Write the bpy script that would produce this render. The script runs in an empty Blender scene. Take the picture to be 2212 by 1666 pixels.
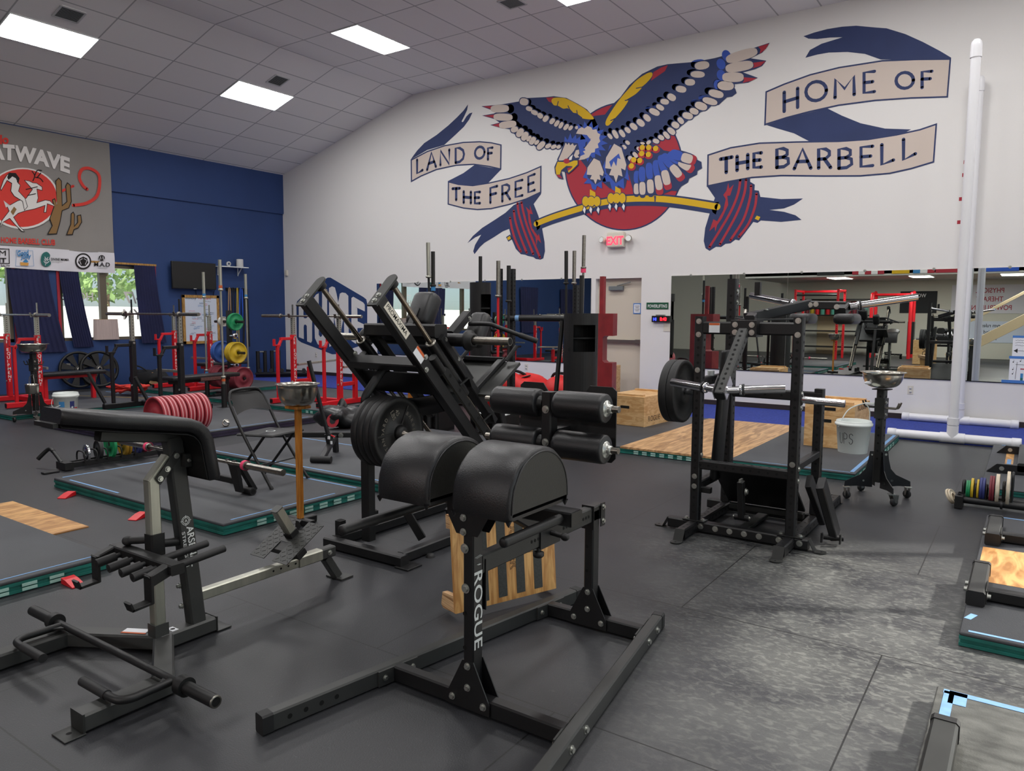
import bpy, bmesh, math, random
from mathutils import Vector as V, Matrix
from mathutils.geometry import tessellate_polygon
random.seed(7)
scn = bpy.context.scene
COL = scn.collection
PI = math.pi
# ---------------------------------------------------------------- camera
FL, YAW, PIT, ROL = 1615.757, 0.6066816, 0.0966162, 0.0049247
CP = V((15.413, -12.222, 1.530))
F_ = V((-math.sin(YAW)*math.cos(PIT), math.cos(YAW)*math.cos(PIT), -math.sin(PIT)))
R0 = V((math.cos(YAW), math.sin(YAW), 0)); U0 = R0.cross(F_)
R_ = R0*math.cos(ROL)+U0*math.sin(ROL); U_ = -R0*math.sin(ROL)+U0*math.cos(ROL)
cam = bpy.data.cameras.new('camera'); camo = bpy.data.objects.new('camera', cam); COL.objects.link(camo)
cam.sensor_fit = 'HORIZONTAL'; cam.sensor_width = 36; cam.lens = 36*FL/2212; cam.clip_start = .05
mw = Matrix((R_, U_, -F_)).transposed().to_4x4(); mw.translation = CP; camo.matrix_world = mw
scn.camera = camo
# ---------------------------------------------------------------- world, sun, exposure
w = bpy.data.worlds.new('world'); scn.world = w; w.use_nodes = True
wn = w.node_tree.nodes; bg = wn['Background']
sky = wn.new('ShaderNodeTexSky'); sky.sky_type = 'HOSEK_WILKIE'; sky.turbidity = 4; sky.ground_albedo = .5
sky.sun_direction = V((.68, .43, .57)).normalized()
w.node_tree.links.new(sky.outputs[0], bg.inputs[0]); bg.inputs[1].default_value = 1.6
sun = bpy.data.lights.new('sun', 'SUN'); suno = bpy.data.objects.new('sun', sun); COL.objects.link(suno)
sun.energy = 3.4; sun.angle = .035; sun.color = (1, .95, .86)
suno.rotation_euler = V((-.68, -.43, -.57)).to_track_quat('-Z', 'Y').to_euler()
scn.view_settings.view_transform = 'Standard'; scn.view_settings.look = 'None'
scn.view_settings.gamma = 1; scn.view_settings.use_curve_mapping = False
scn.view_settings.exposure = 1.1
PANEL = 13.0      # strength of the ceiling light panels
# ---------------------------------------------------------------- materials
def S(r, g=None, b=None):
    if g is None: g = b = r
    f = lambda c: (c/255/12.92) if c/255 <= .04045 else ((c/255+.055)/1.055)**2.4
    return (f(r), f(g), f(b), 1)
def M(name, col, rough=.5, metal=0., noise=None, bump=None, coat=0, spec=.5, emit=None, tint=None):
    m = bpy.data.materials.new(name); m.use_nodes = True
    nt = m.node_tree; n = nt.nodes; L = nt.links; p = n['Principled BSDF']
    p.inputs['Base Color'].default_value = col; p.inputs['Roughness'].default_value = rough
    p.inputs['Metallic'].default_value = metal; p.inputs['Specular IOR Level'].default_value = spec
    p.inputs['Coat Weight'].default_value = coat
    tc = n.new('ShaderNodeTexCoord')
    if noise:
        t = n.new('ShaderNodeTexNoise'); t.inputs['Scale'].default_value = noise[0]; t.inputs['Detail'].default_value = 6
        if len(noise) > 2:
            mp = n.new('ShaderNodeMapping'); mp.inputs['Scale'].default_value = noise[2]; L.new(tc.outputs['Object'], mp.inputs[0]); L.new(mp.outputs[0], t.inputs[0])
        else: L.new(tc.outputs['Object'], t.inputs[0])
        r = n.new('ShaderNodeValToRGB'); a = noise[1]
        r.color_ramp.elements[0].position = .3; r.color_ramp.elements[1].position = .7
        r.color_ramp.elements[0].color = tint or (col[0]*(1-a), col[1]*(1-a), col[2]*(1-a), 1)
        r.color_ramp.elements[1].color = col if tint else (col[0]*(1+a), col[1]*(1+a), col[2]*(1+a), 1)
        L.new(t.outputs[0], r.inputs[0]); L.new(r.outputs[0], p.inputs['Base Color'])
    if bump:
        t = n.new('ShaderNodeTexNoise'); t.inputs['Scale'].default_value = bump[0]; t.inputs['Detail'].default_value = 4
        L.new(tc.outputs['Object'], t.inputs[0])
        b = n.new('ShaderNodeBump'); b.inputs['Strength'].default_value = bump[1]; b.inputs['Distance'].default_value = .01
        L.new(t.outputs[0], b.inputs['Height']); L.new(b.outputs[0], p.inputs['Normal'])
    if emit:
        p.inputs['Emission Color'].default_value = emit[0]; p.inputs['Emission Strength'].default_value = emit[1]
    return m
def wood(name, c1, c2, sc, rough=.55, axis=(1, 8, 8)):
    m = bpy.data.materials.new(name); m.use_nodes = True
    nt = m.node_tree; n = nt.nodes; L = nt.links; p = n['Principled BSDF']; p.inputs['Roughness'].default_value = rough
    tc = n.new('ShaderNodeTexCoord'); mp = n.new('ShaderNodeMapping'); mp.inputs['Scale'].default_value = axis
    t = n.new('ShaderNodeTexNoise'); t.inputs['Scale'].default_value = sc; t.inputs['Detail'].default_value = 5; t.inputs['Distortion'].default_value = 1.6
    r = n.new('ShaderNodeValToRGB'); e = r.color_ramp.elements; e[0].position = .38; e[1].position = .62; e[0].color = c1; e[1].color = c2
    L.new(tc.outputs['Object'], mp.inputs[0]); L.new(mp.outputs[0], t.inputs[0]); L.new(t.outputs[0], r.inputs[0]); L.new(r.outputs[0], p.inputs['Base Color'])
    return m
MT = dict(
 white=M('white wall paint', S(228, 226, 224), .75, bump=(60, .06)),
 navywall=M('navy wall paint', S(36, 62, 112), .7, noise=(.7, .12), bump=(60, .06)),
 navy=M('mural navy paint', S(40, 54, 98), .7, noise=(2, .1)),
 blue=M('mural blue paint', S(52, 84, 178), .7), tan=M('mural tan paint', S(206, 192, 182), .7),
 mred=M('mural red paint', S(170, 42, 58), .7), yel=M('mural yellow paint', S(218, 176, 22), .7), mwhite=M('mural white paint', S(232, 230, 230), .7),
 black=M('black powder coat', S(19, 19, 21), .42, noise=(3, .25), bump=(400, .04)),
 blackm=M('matt black paint', S(15, 15, 16), .5, noise=(4, .3)),
 grey=M('dark grey powder coat', S(62, 63, 62), .45, .3, noise=(3, .2)),
 dkgrey=M('worn charcoal frame', S(44, 45, 44), .42, .2, noise=(5, .3)),
 silver=M('brushed silver tube', S(178, 178, 166), .38, .85, noise=(30, .12, (1, 1, .1))),
 chrome=M('chrome', S(208, 208, 212), .09, 1), steel=M('worn steel', S(150, 146, 138), .3, .95, noise=(40, .2)),
 zinc=M('zinc bolt', S(190, 192, 186), .3, .9), rod=M('polished guide rod', S(150, 142, 130), .2, 1),
 vinyl=M('black vinyl', S(27, 27, 29), .38, bump=(220, .12), noise=(4, .2)),
 hole=M('dark hole', S(4, 4, 4), .9), rubber=M('black rubber', S(26, 26, 27), .6, noise=(8, .3)),
 dkvinyl=M('olive black vinyl side', S(34, 34, 31), .5, bump=(160, .12)),
 red=M('red powder coat', S(205, 22, 34), .4, noise=(3, .15)), dkred=M('dark red paint', S(136, 36, 42), .5, noise=(5, .25)),
 redplate=M('red bumper rubber', S(150, 34, 46), .6, noise=(6, .2)), pinkstripe=M('faded pink stripe', S(214, 146, 150), .6),
 maroon=M('maroon urethane', S(120, 38, 50), .55, noise=(6, .2)),
 bplate=M('blue plate enamel', S(52, 92, 168), .5, noise=(6, .2)), yplate=M('yellow plate enamel', S(196, 164, 34), .5, noise=(6, .25)),
 gplate=M('green plate enamel', S(24, 136, 84), .5, noise=(6, .2)), wplate=M('white plate enamel', S(206, 204, 196), .5, noise=(10, .2)),
 cream=M('cream change plate', S(216, 202, 178), .6, noise=(14, .18)), dkblue=M('navy change plate', S(44, 52, 112), .55),
 ygold=M('amber worn plate', S(150, 112, 24), .55, noise=(9, .4)),
 green=M('green platform edge', S(22, 104, 94), .6, noise=(8, .3)), greenlt=M('pale green block paint', S(158, 196, 186), .7, noise=(8, .15)),
 purple=M('purple black platform edge', S(46, 38, 60), .6, noise=(8, .3)),
 pvc=M('white pvc', S(226, 226, 230), .3), bucket=M('white plastic', S(226, 232, 228), .35), ink=M('black marker', S(30, 32, 34), .7),
 ply=wood('plywood face', S(150, 112, 74), S(206, 164, 116), 1.5, .5, (10, 1.2, 10)), plyb=wood('birch plywood box', S(196, 150, 96), S(220, 182, 130), 2.2, .5, (2.5, 2.5, 7)),
 plyo=wood('orange plywood', S(158, 110, 60), S(212, 164, 104), 2.2, .45, (5, 1.2, 5)), wedge=wood('maple ply wedge', S(186, 132, 74), S(226, 178, 112), 2.4, .4, (9, 9, 1.2)),
 plyedge=wood('plywood edge grain', S(150, 108, 70), S(224, 186, 140), 2, .6, (1, 1, 40)), post=wood('varnished wooden post', S(166, 100, 34), S(206, 140, 60), 3, .3, (9, 9, 1)),
 grip=M('grey grip tape', S(66, 68, 66), .85, noise=(90, .2)), stencil=M('burnt stencil', S(74, 56, 40), .7),
 turf=M('blue turf', S(44, 62, 150), .95, noise=(30, .25), bump=(300, .6)), base=M('dark vinyl baseboard', S(44, 34, 34), .6),
 door=M('beige door paint', S(206, 196, 180), .5), alu=M('brushed aluminium', S(150, 150, 148), .3, .9), closer=M('grey door closer', S(120, 126, 128), .5, .4),
 plastic=M('ivory plastic', S(216, 210, 196), .5), paper=M('white paper', S(232, 234, 238), .8), tape=M('blue painter tape', S(70, 124, 196), .7), ltape=M('pale blue tape', S(112, 152, 196), .75, noise=(20, .12)),
 sign=M('green street sign', S(20, 82, 56), .4), signw=M('sign white', S(230, 234, 232), .5), orange=M('orange warning print', S(206, 96, 44), .6), pink=M('pink tape', S(238, 66, 112), .6),
 redled=M('red led', S(255, 30, 40), .5, emit=(S(255, 20, 34), 3.0)), blueled=M('blue led', S(40, 60, 255), .5, emit=(S(36, 50, 255), 4.0)),
 exitred=M('lit exit letters', S(255, 60, 70), .5, emit=(S(255, 40, 62), 1.6)), cloth=M('grey banner cloth', S(142, 138, 134), .9, bump=(3, .25), noise=(1.2, .06)), clothw=M('white banner cloth', S(222, 220, 226), .9),
 bred=M('banner red', S(214, 64, 56), .9), bwhite=M('banner white', S(226, 222, 218), .9), bbrown=M('banner brown', S(140, 108, 68), .9), bdark=M('banner black', S(34, 30, 30), .9), bteal=M('banner teal', S(46, 108, 104), .9), bblue=M('banner blue', S(64, 134, 190), .9), borange=M('banner orange', S(216, 160, 84), .9),
 curtain=M('navy curtain cloth', S(32, 36, 74), .9, noise=(2, .15)), tv=M('television screen', S(12, 11, 10), .15), tvb=M('television bezel', S(22, 22, 22), .4),
 board=M('whiteboard', S(206, 214, 228), .35), oak=wood('golden oak frame', S(150, 110, 50), S(190, 146, 80), 3, .5, (8, 8, 2)), shelf=M('grey plastic', S(198, 198, 198), .5),
 leather=M('black leather', S(18, 18, 20), .35, bump=(14, .35)), bagred=M('red vinyl sandbag', S(216, 36, 36), .55, bump=(7, .6)), canvas=M('tan canvas', S(166, 132, 96), .85), redbadge=M('red badge', S(160, 30, 44), .6),
 stainless=M('stainless bowl', S(186, 182, 172), .22, 1, noise=(6, .08)), mesh=M('dark mesh', S(40, 46, 50), .7), tealcloth=M('teal tablecloth', S(90, 168, 148), .8), brownwood=M('brown wood', S(100, 58, 42), .6), beige=M('beige stringer paint', S(206, 186, 150), .6), greywall=M('cream wall paint', S(206, 204, 190), .8), mezz=M('mezzanine underside', S(196, 194, 188), .8),  # greywall is one even cream colour for the front wall
 leaf=M('tree leaves', S(176, 204, 136), .8, noise=(1.2, .5)), leafd=M('darker tree leaves', S(140, 180, 122), .8, noise=(1.2, .5)), bark=M('bark', S(90, 72, 54), .9), concrete=M('pale concrete', S(214, 212, 206), .9), fence=M('white wall outside', S(236, 236, 234), .9), lamp=M('cream lampshade', S(186, 168, 164), .8, noise=(9, .12, (1, 12, .2))), winframe=M('bronze window frame', S(112, 104, 90), .4, .5), redframe=M('red window trim', S(168, 34, 52), .5),
 strap=M('black strap', S(22, 22, 24), .8), ystrap=M('yellow band', S(196, 168, 60), .7), bstrap=M('blue band', S(36, 84, 190), .7), dumb=M('black urethane', S(24, 24, 26), .5),
)
mm = M('mirror silver', S(226, 232, 228), .0, 1); MT['mirror'] = mm
def glassmat():
    m = bpy.data.materials.new('window glass'); m.use_nodes = True; n = m.node_tree.nodes; L = m.node_tree.links
    n.remove(n['Principled BSDF']); a = n.new('ShaderNodeBsdfTransparent'); b = n.new('ShaderNodeBsdfGlossy'); b.inputs['Roughness'].default_value = .02
    x = n.new('ShaderNodeMixShader'); x.inputs[0].default_value = .07; a.inputs[0].default_value = (.94, .97, .96, 1)
    L.new(a.outputs[0], x.inputs[1]); L.new(b.outputs[0], x.inputs[2]); L.new(x.outputs[0], n['Material Output'].inputs[0]); return m
MT['glass'] = glassmat()
def panelmat():
    m = bpy.data.materials.new('lit diffuser panel'); m.use_nodes = True; n = m.node_tree.nodes
    n.remove(n['Principled BSDF']); e = n.new('ShaderNodeEmission'); e.inputs[0].default_value = (1, .985, .97, 1); e.inputs[1].default_value = PANEL
    m.node_tree.links.new(e.outputs[0], n['Material Output'].inputs[0]); return m
MT['panel'] = panelmat()
# ---------------------------------------------------------------- mesh builder
X, Y, Z = V((1, 0, 0)), V((0, 1, 0)), V((0, 0, 1))
def frame(d, up=None):
    d = d.normalized(); up = up or Z
    if abs(d.dot(up)) > .995: up = Y if abs(d.y) < .9 else X
    a = up.cross(d).normalized(); return a, d.cross(a), d
class B:
    def __init__(s): s.v = []; s.f = []; s.m = []; s.sm = []; s.mats = []; s.cur = 0
    def mat(s, k):
        if k not in s.mats: s.mats.append(k)
        s.cur = s.mats.index(k); return s
    def add(s, vs, fs, smooth=False):
        o = len(s.v); s.v += [V(x) for x in vs]
        for f in fs: s.f.append([i+o for i in f]); s.m.append(s.cur); s.sm.append(smooth)
        return s
    def ring_(s, c, a, b, pts): return [c+a*p[0]+b*p[1] for p in pts]
    def loft(s, rings, smooth=True, cap=True, closed=True):
        n = len(rings[0]); vs = [p for r in rings for p in r]; fs = []
        for k in range(len(rings)-1):
            for i in range(n if closed else n-1):
                j = (i+1) % n; fs.append((k*n+i, k*n+j, (k+1)*n+j, (k+1)*n+i))
        s.add(vs, fs, smooth)
        if cap: s.add(rings[0], [list(range(n))[::-1]]); s.add(rings[-1], [list(range(n))])
        return s
    def bar(s, p, q, w, h, up=None, c=.12):
        p, q = V(p), V(q); a, b, d = frame(q-p, up); k = min(w, h)*c; x, y = w/2, h/2
        o = [(-x+k, -y), (x-k, -y), (x, -y+k), (x, y-k), (x-k, y), (-x+k, y), (-x, y-k), (-x, -y+k)]
        return s.loft([s.ring_(p, a, b, o), s.ring_(q, a, b, o)], False)
    def box(s, c, sz, c_=.0, rz=0):
        c = V(c); d = V((sz[0], 0, 0)); d.rotate(Matrix.Rotation(rz, 3, 'Z'))
        return s.bar(c-d/2, c+d/2, sz[1], sz[2], Z, c_ if c_ else .02)
    def tube(s, p, q, r, r2=None, n=16, cap=True):
        p, q = V(p), V(q); a, b, d = frame(q-p); r2 = r if r2 is None else r2
        cs = [(math.cos(2*PI*i/n), math.sin(2*PI*i/n)) for i in range(n)]
        return s.loft([[p+(a*x+b*y)*r for x, y in cs], [q+(a*x+b*y)*r2 for x, y in cs]], True, cap)
    def path(s, pts, r, n=10, smooth=0, closed=False):
        pts = [V(p) for p in pts]
        if smooth: pts = catmull(pts, smooth, closed)
        rings = []; up = None
        for i, p in enumerate(pts):
            d = (pts[min(i+1, len(pts)-1)]-pts[max(i-1, 0)])
            if d.length < 1e-7: continue
            d.normalize()
            if up is None: a, b, _ = frame(d)
            else:
                a = up-d*up.dot(d)
                if a.length < 1e-5: a, b, _ = frame(d)
                else: a.normalize(); b = d.cross(a)
            up = a
            rr = r(i/(len(pts)-1)) if callable(r) else r
            rings.append([p+(a*math.cos(2*PI*k/n)+b*math.sin(2*PI*k/n))*rr for k in range(n)])
        return s.loft(rings, True, True)
    def lathe(s, prof, o, ax=Z, n=32, smooth=True, cap=False):
        o = V(o); a, b, d = frame(V(ax))
        return s.loft([[o+d*z+(a*math.cos(2*PI*k/n)+b*math.sin(2*PI*k/n))*r for k in range(n)] for r, z in prof], smooth, cap)
    def poly(s, pts):
        pts = [V(p) for p in pts]; t = tessellate_polygon([pts])
        return s.add(pts, [tuple(x) for x in t])
    def prism(s, pts, th):
        pts = [V(p) for p in pts]; th = V(th); n = len(pts); q = [p+th for p in pts]
        t = tessellate_polygon([pts])
        s.add(pts, [tuple(x) for x in t]); s.add(q, [tuple(x)[::-1] for x in t])
        return s.add(pts+q, [(i, (i+1) % n, n+(i+1) % n, n+i) for i in range(n)])
    def disc(s, c, nrm, r, n=14):
        a, b, d = frame(V(nrm)); c = V(c)
        return s.add([c+(a*math.cos(2*PI*k/n)+b*math.sin(2*PI*k/n))*r for k in range(n)], [list(range(n))])
    def bolt(s, c, nrm, r=.011, t=.008, hexa=True):
        c = V(c); d = V(nrm).normalized(); s.tube(c, c+d*.0025, r*1.45, n=16)
        return s.tube(c+d*.0025, c+d*(t+.0025), r, r*(1 if hexa else .7), 6 if hexa else 12)
    def holes(s, p, q, n, nrm, r):
        p, q = V(p), V(q); d = V(nrm).normalized()*.0012
        for i in range(n): s.disc(p.lerp(q, i/max(1, n-1))+d, nrm, r)
        return s
    def rbox(s, c, sz, r, rot=None, seg=3):
        bm = bmesh.new(); bmesh.ops.create_cube(bm, size=1)
        for v in bm.verts: v.co = V((v.co.x*sz[0], v.co.y*sz[1], v.co.z*sz[2]))
        bmesh.ops.bevel(bm, geom=bm.edges[:], offset=r, segments=seg, profile=.5, affect='EDGES')
        R = rot or Matrix.Identity(3); c = V(c); bm.verts.index_update()
        s.add([R @ v.co+c for v in bm.verts], [[v.index for v in f.verts] for f in bm.faces], True); bm.free(); return s
    def ell(s, c, r, n=20, m=12, rot=None, jit=0):
        R = rot or Matrix.Identity(3); c = V(c); rings = []
        for i in range(1, m):
            t = PI*i/m; rings.append([c+R @ V((r[0]*math.sin(t)*math.cos(2*PI*k/n), r[1]*math.sin(t)*math.sin(2*PI*k/n), r[2]*math.cos(t)))*(1+random.uniform(-jit, jit)) for k in range(n)])
        return s.loft(rings, True, True)
    def stroke(s, pts, w, nrm, smooth=0, taper=False):
        pts = [V(p) for p in pts]; nrm = V(nrm).normalized()
        if smooth: pts = catmull(pts, smooth)
        l, r = [], []
        for i, p in enumerate(pts):
            d = pts[min(i+1, len(pts)-1)]-pts[max(i-1, 0)]
            if d.length < 1e-9: d = V((1, 0, 0))
            k = nrm.cross(d).normalized(); t = i/(len(pts)-1); ww = w/2*((math.sin(PI*min(max(t, .04), .96))**.6) if taper else 1)
            l.append(p+k*ww); r.append(p-k*ww)
        n = len(pts); s.add(l+r, [(i, i+1, n+i+1, n+i) for i in range(n-1)])
        if not taper:
            s.disc(pts[0], nrm, w/2, 10); s.disc(pts[-1], nrm, w/2, 10)
        return s
    def text(s, txt, o, ux, uy, size, bold=0, sx=1, mid=False, shear=0, fn=None):
        me = textmesh(txt, bold); o, ux, uy = V(o), V(ux).normalized(), V(uy).normalized()
        xs = [p[0] for p in me[0]] or [0]; x0, x1 = min(xs), max(xs); off = -(x0+x1)/2 if mid else -x0
        vs = []
        for p in me[0]:
            a, b = (p[0]+off+shear*p[1])*size*sx, p[1]*size
            vs.append(fn(a, b) if fn else o+ux*a+uy*b)
        return s.add(vs, me[1])
    def obj(s, name, mats=None, parent=None, smooth=None):
        mats = s.mats or ([mats] if isinstance(mats, str) else mats)
        off = OFF.get(parent.name, V((0, 0, 0))) if parent else V((0, 0, 0))
        me = bpy.data.meshes.new(name); me.from_pydata([v-off for v in s.v], [], s.f)
        for k in mats: me.materials.append(MT[k])
        me.polygons.foreach_set('material_index', s.m)
        me.polygons.foreach_set('use_smooth', [bool(x) if smooth is None else smooth for x in s.sm]); me.update()
        o = bpy.data.objects.new(name, me); COL.objects.link(o)
        if parent: o.parent = parent; OFF[o.name] = off
        return o
OFF = {}
def b(k): return B().mat(k)
_tx = {}
def textmesh(t, bold):
    if (t, bold) not in _tx:
        c = bpy.data.curves.new('t', 'FONT'); c.body = t; c.size = 1; c.offset = bold; c.resolution_u = 4
        o = bpy.data.objects.new('t', c); COL.objects.link(o); dg = bpy.context.evaluated_depsgraph_get()
        me = o.evaluated_get(dg).to_mesh(); _tx[(t, bold)] = ([tuple(v.co) for v in me.vertices], [tuple(p.vertices) for p in me.polygons])
        o.evaluated_get(dg).to_mesh_clear(); bpy.data.objects.remove(o); bpy.data.curves.remove(c)
    return _tx[(t, bold)]
def catmull(p, k, closed=False):
    n = len(p); out = []
    for i in range(n if closed else n-1):
        a, b_, c, d = (p[(i-1) % n], p[i], p[(i+1) % n], p[(i+2) % n]) if closed else (p[max(i-1, 0)], p[i], p[i+1], p[min(i+2, n-1)])
        for j in range(k):
            t = j/k; out.append(.5*((2*b_)+(c-a)*t+(2*a-5*b_+4*c-d)*t*t+(3*b_-a-3*c+d)*t**3))
    if not closed: out.append(p[-1])
    return out
def thing(name, label, cat, loc=(0, 0, 0), group=None):
    o = bpy.data.objects.new(name, None); COL.objects.link(o); o.location = loc; o.empty_display_size = .1
    o['label'] = label; o['category'] = cat
    if group: o['group'] = group
    OFF[o.name] = V(loc); return o
def tag(o, label, cat, group=None):
    o['label'] = label; o['category'] = cat
    if group: o['group'] = group
    return o
def struct(o): o['kind'] = 'structure'; return o
def dup(root, loc, rotz=None, label=None, group=None):
    r = root.copy(); COL.objects.link(r); r.location = loc
    if rotz is not None: r.rotation_euler = (0, 0, rotz)
    if label: r['label'] = label
    if group: r['group'] = group
    for ch in list(root.children):
        c = ch.copy(); COL.objects.link(c); c.parent = r
        for g in list(ch.children):
            d = g.copy(); COL.objects.link(d); d.parent = c
    return r
def onwall(o, n=Y):      # measuring helper: ray through a photo pixel meets the wall plane
    def f(px, py, lift=0):
        d = F_+R_*((px-1106)/FL)-U_*((py-833)/FL); o2 = V(o)+n*lift
        return CP+d*((o2-CP).dot(n)/d.dot(n))
    return f
# ================================================================ room shell
XR, YF, ZC, XK, ZK = 17.9, -19.0, 6.122, 4.345, 4.868
def floormat():
    m = bpy.data.materials.new('rubber gym flooring'); m.use_nodes = True
    nt = m.node_tree; n = nt.nodes; L = nt.links; p = n['Principled BSDF']; tc = n.new('ShaderNodeTexCoord')
    def noise(sc, det=5, scale=None, dist=0):
        t = n.new('ShaderNodeTexNoise'); t.inputs['Scale'].default_value = sc; t.inputs['Detail'].default_value = det; t.inputs['Distortion'].default_value = dist
        if scale:
            q = n.new('ShaderNodeMapping'); q.inputs['Scale'].default_value = scale; L.new(tc.outputs['Object'], q.inputs[0]); L.new(q.outputs[0], t.inputs[0])
        else: L.new(tc.outputs['Object'], t.inputs[0])
        return t.outputs[0]
    def ramp(i, a, c, x0=(0, 0, 0, 1), x1=(1, 1, 1, 1)):
        r = n.new('ShaderNodeValToRGB'); e = r.color_ramp.elements; e[0].position = a; e[1].position = c; e[0].color = x0; e[1].color = x1; L.new(i, r.inputs[0]); return r.outputs[0]
    def mix(f, a, c, t='MIX'):
        x = n.new('ShaderNodeMix'); x.data_type = 'RGBA'; x.blend_type = t
        for s_, k in ((x.inputs[0], f), (x.inputs[6], a), (x.inputs[7], c)):
            if hasattr(k, 'default_value') or isinstance(k, bpy.types.NodeSocket): L.new(k, s_)
            else: s_.default_value = k
        return x.outputs[2]
    base = ramp(noise(.9, 6), .3, .7, S(35, 36, 39), S(48, 49, 53))
    spk = ramp(noise(420, 2), .66, .72); base = mix(spk, base, S(92, 92, 92))
    fib = ramp(noise(26, 6, (1, 3.2, 1), 2.5), .66, .74); base = mix(fib, base, S(72, 72, 72))
    # chalk dust ground into the floor by the right-hand platforms
    sep = n.new('ShaderNodeSeparateXYZ'); L.new(tc.outputs['Object'], sep.inputs[0])
    def dist(cx, cy, rx, ry):
        v = n.new('ShaderNodeVectorMath'); v.operation = 'SUBTRACT'; L.new(tc.outputs['Object'], v.inputs[0]); v.inputs[1].default_value = (cx, cy, 0)
        q = n.new('ShaderNodeVectorMath'); q.operation = 'DIVIDE'; L.new(v.outputs[0], q.inputs[0]); q.inputs[1].default_value = (rx, ry, 1)
        l = n.new('ShaderNodeVectorMath'); l.operation = 'LENGTH'; L.new(q.outputs[0], l.inputs[0]); return ramp(l.outputs['Value'], .2, 1, (1, 1, 1, 1), (0, 0, 0, 1))
    ch = mix(1.0, dist(15.0, -8.4, 1.5, 2.0), dist(14.3, -7.5, 1.2, .9), 'LIGHTEN')
    cn = mix(.55, ramp(noise(2.2, 8, (1, 1.3, 1), .4), .38, .62), ramp(noise(24, 12, (1, 1.7, 1), .8), .48, .66)); chm = mix(1.0, ch, cn, 'MULTIPLY')
    x = n.new('ShaderNodeMath'); x.operation = 'MULTIPLY'; x.inputs[1].default_value = .5; L.new(chm, x.inputs[0])
    base = mix(x.outputs[0], base, S(150, 152, 146))
    # seams between the 4 x 6 ft mats
    br = n.new('ShaderNodeTexBrick'); br.inputs['Scale'].default_value = 1; br.inputs['Brick Width'].default_value = 1.905; br.inputs['Row Height'].default_value = 1.27
    br.inputs['Mortar Size'].default_value = .0035; br.inputs['Color1'].default_value = (1, 1, 1, 1); br.inputs['Color2'].default_value = (1, 1, 1, 1); br.inputs['Mortar'].default_value = (0, 0, 0, 1); br.offset = .5
    mp = n.new('ShaderNodeMapping'); mp.inputs['Location'].default_value = (.30, .98, 0); L.new(tc.outputs['Object'], mp.inputs[0]); L.new(mp.outputs[0], br.inputs[0])
    base = mix(br.outputs['Fac'], base, S(12, 12, 13))
    L.new(base, p.inputs['Base Color']); p.inputs['Roughness'].default_value = .46
    bm_ = n.new('ShaderNodeBump'); bm_.inputs['Strength'].default_value = .25; bm_.inputs['Distance'].default_value = .004
    L.new(noise(160, 3), bm_.inputs['Height']); L.new(bm_.outputs[0], p.inputs['Normal']); return m
MT['floor'] = floormat()
def ceilmat(name, ph):
    m = bpy.data.materials.new(name); m.use_nodes = True; nt = m.node_tree; n = nt.nodes; L = nt.links; p = n['Principled BSDF']
    tc = n.new('ShaderNodeTexCoord'); mp = n.new('ShaderNodeMapping'); mp.inputs['Location'].default_value = ph; L.new(tc.outputs['Object'], mp.inputs[0])
    br = n.new('ShaderNodeTexBrick'); br.offset = 0; br.inputs['Scale'].default_value = 1; br.inputs['Brick Width'].default_value = .63; br.inputs['Row Height'].default_value = 1.257
    br.inputs['Mortar Size'].default_value = .012; br.inputs['Mortar Smooth'].default_value = .1
    br.inputs['Color1'].default_value = S(238, 236, 234); br.inputs['Color2'].default_value = S(232, 230, 228); br.inputs['Mortar'].default_value = S(176, 176, 176)
    L.new(mp.outputs[0], br.inputs[0]); L.new(br.outputs[0], p.inputs['Base Color']); p.inputs['Roughness'].default_value = .85
    t = n.new('ShaderNodeTexNoise'); t.inputs['Scale'].default_value = 90; L.new(tc.outputs['Object'], t.inputs[0])
    bp = n.new('ShaderNodeBump'); bp.inputs['Strength'].default_value = .12; bp.inputs['Distance'].default_value = .01; L.new(t.outputs[0], bp.inputs['Height']); L.new(bp.outputs[0], p.inputs['Normal']); return m
MT['ceilf'] = ceilmat('suspended ceiling tiles', (.005, .905, 0)); MT['ceils'] = ceilmat('sloped ceiling tiles', (0, .905, 0))
struct(b('floor').box((XR/2, YF/2, -.05), (XR+1, -YF+1, .1)).obj('floor'))
cf = b('ceilf').add([(0, 0, 0), (0, YF, 0), (XR-XK, YF, 0), (XR-XK, 0, 0)], [(0, 1, 2, 3)]).obj('ceiling'); cf.location = (XK, 0, ZC); struct(cf)
sl = math.hypot(XK, ZC-ZK); cs = b('ceils').add([(-sl, 0, 0), (-sl, YF, 0), (0, YF, 0), (0, 0, 0)], [(0, 1, 2, 3)]).obj('ceiling_slope')
cs.location = (XK, 0, ZC); cs.rotation_euler = (0, -math.atan2(ZC-ZK, XK), 0); struct(cs)
# back wall with the recessed doorway
DX0, DX1, DZ = 8.787, 9.699, 2.16
w_ = b('white')
w_.prism([(-.1, 0, 0), (-.1, 0, ZK), (0, 0, ZK), (XK, 0, ZC+.02), (XR, 0, ZC+.02), (XR, 0, 0), (DX1, 0, 0), (DX1, 0, DZ), (DX0, 0, DZ), (DX0, 0, 0)], (0, .16, 0))
struct(w_.obj('wall_back'))
dr = thing('door_1', 'beige door', 'door', (DX0, .1, 0)); del dr['category'], dr['label']; struct(dr)
b('door').box(((DX0+DX1)/2, .13, DZ/2), (DX1-DX0, .05, DZ)).obj('door_leaf', parent=dr)
q = b('alu').box(((DX0+DX1)/2+.02, .06, 1.03), (DX1-DX0-.1, .05, .055)).box((DX1-.06, .055, 1.03), (.1, .07, .075)); q.obj('panic_bar', parent=dr)
q = b('closer').box((9.17, .07, 1.985), (.28, .06, .075), .1); q.bar((9.18, .08, 2.03), (9.46, .05, 2.09), .02, .012); q.obj('door_closer', parent=dr)
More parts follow.
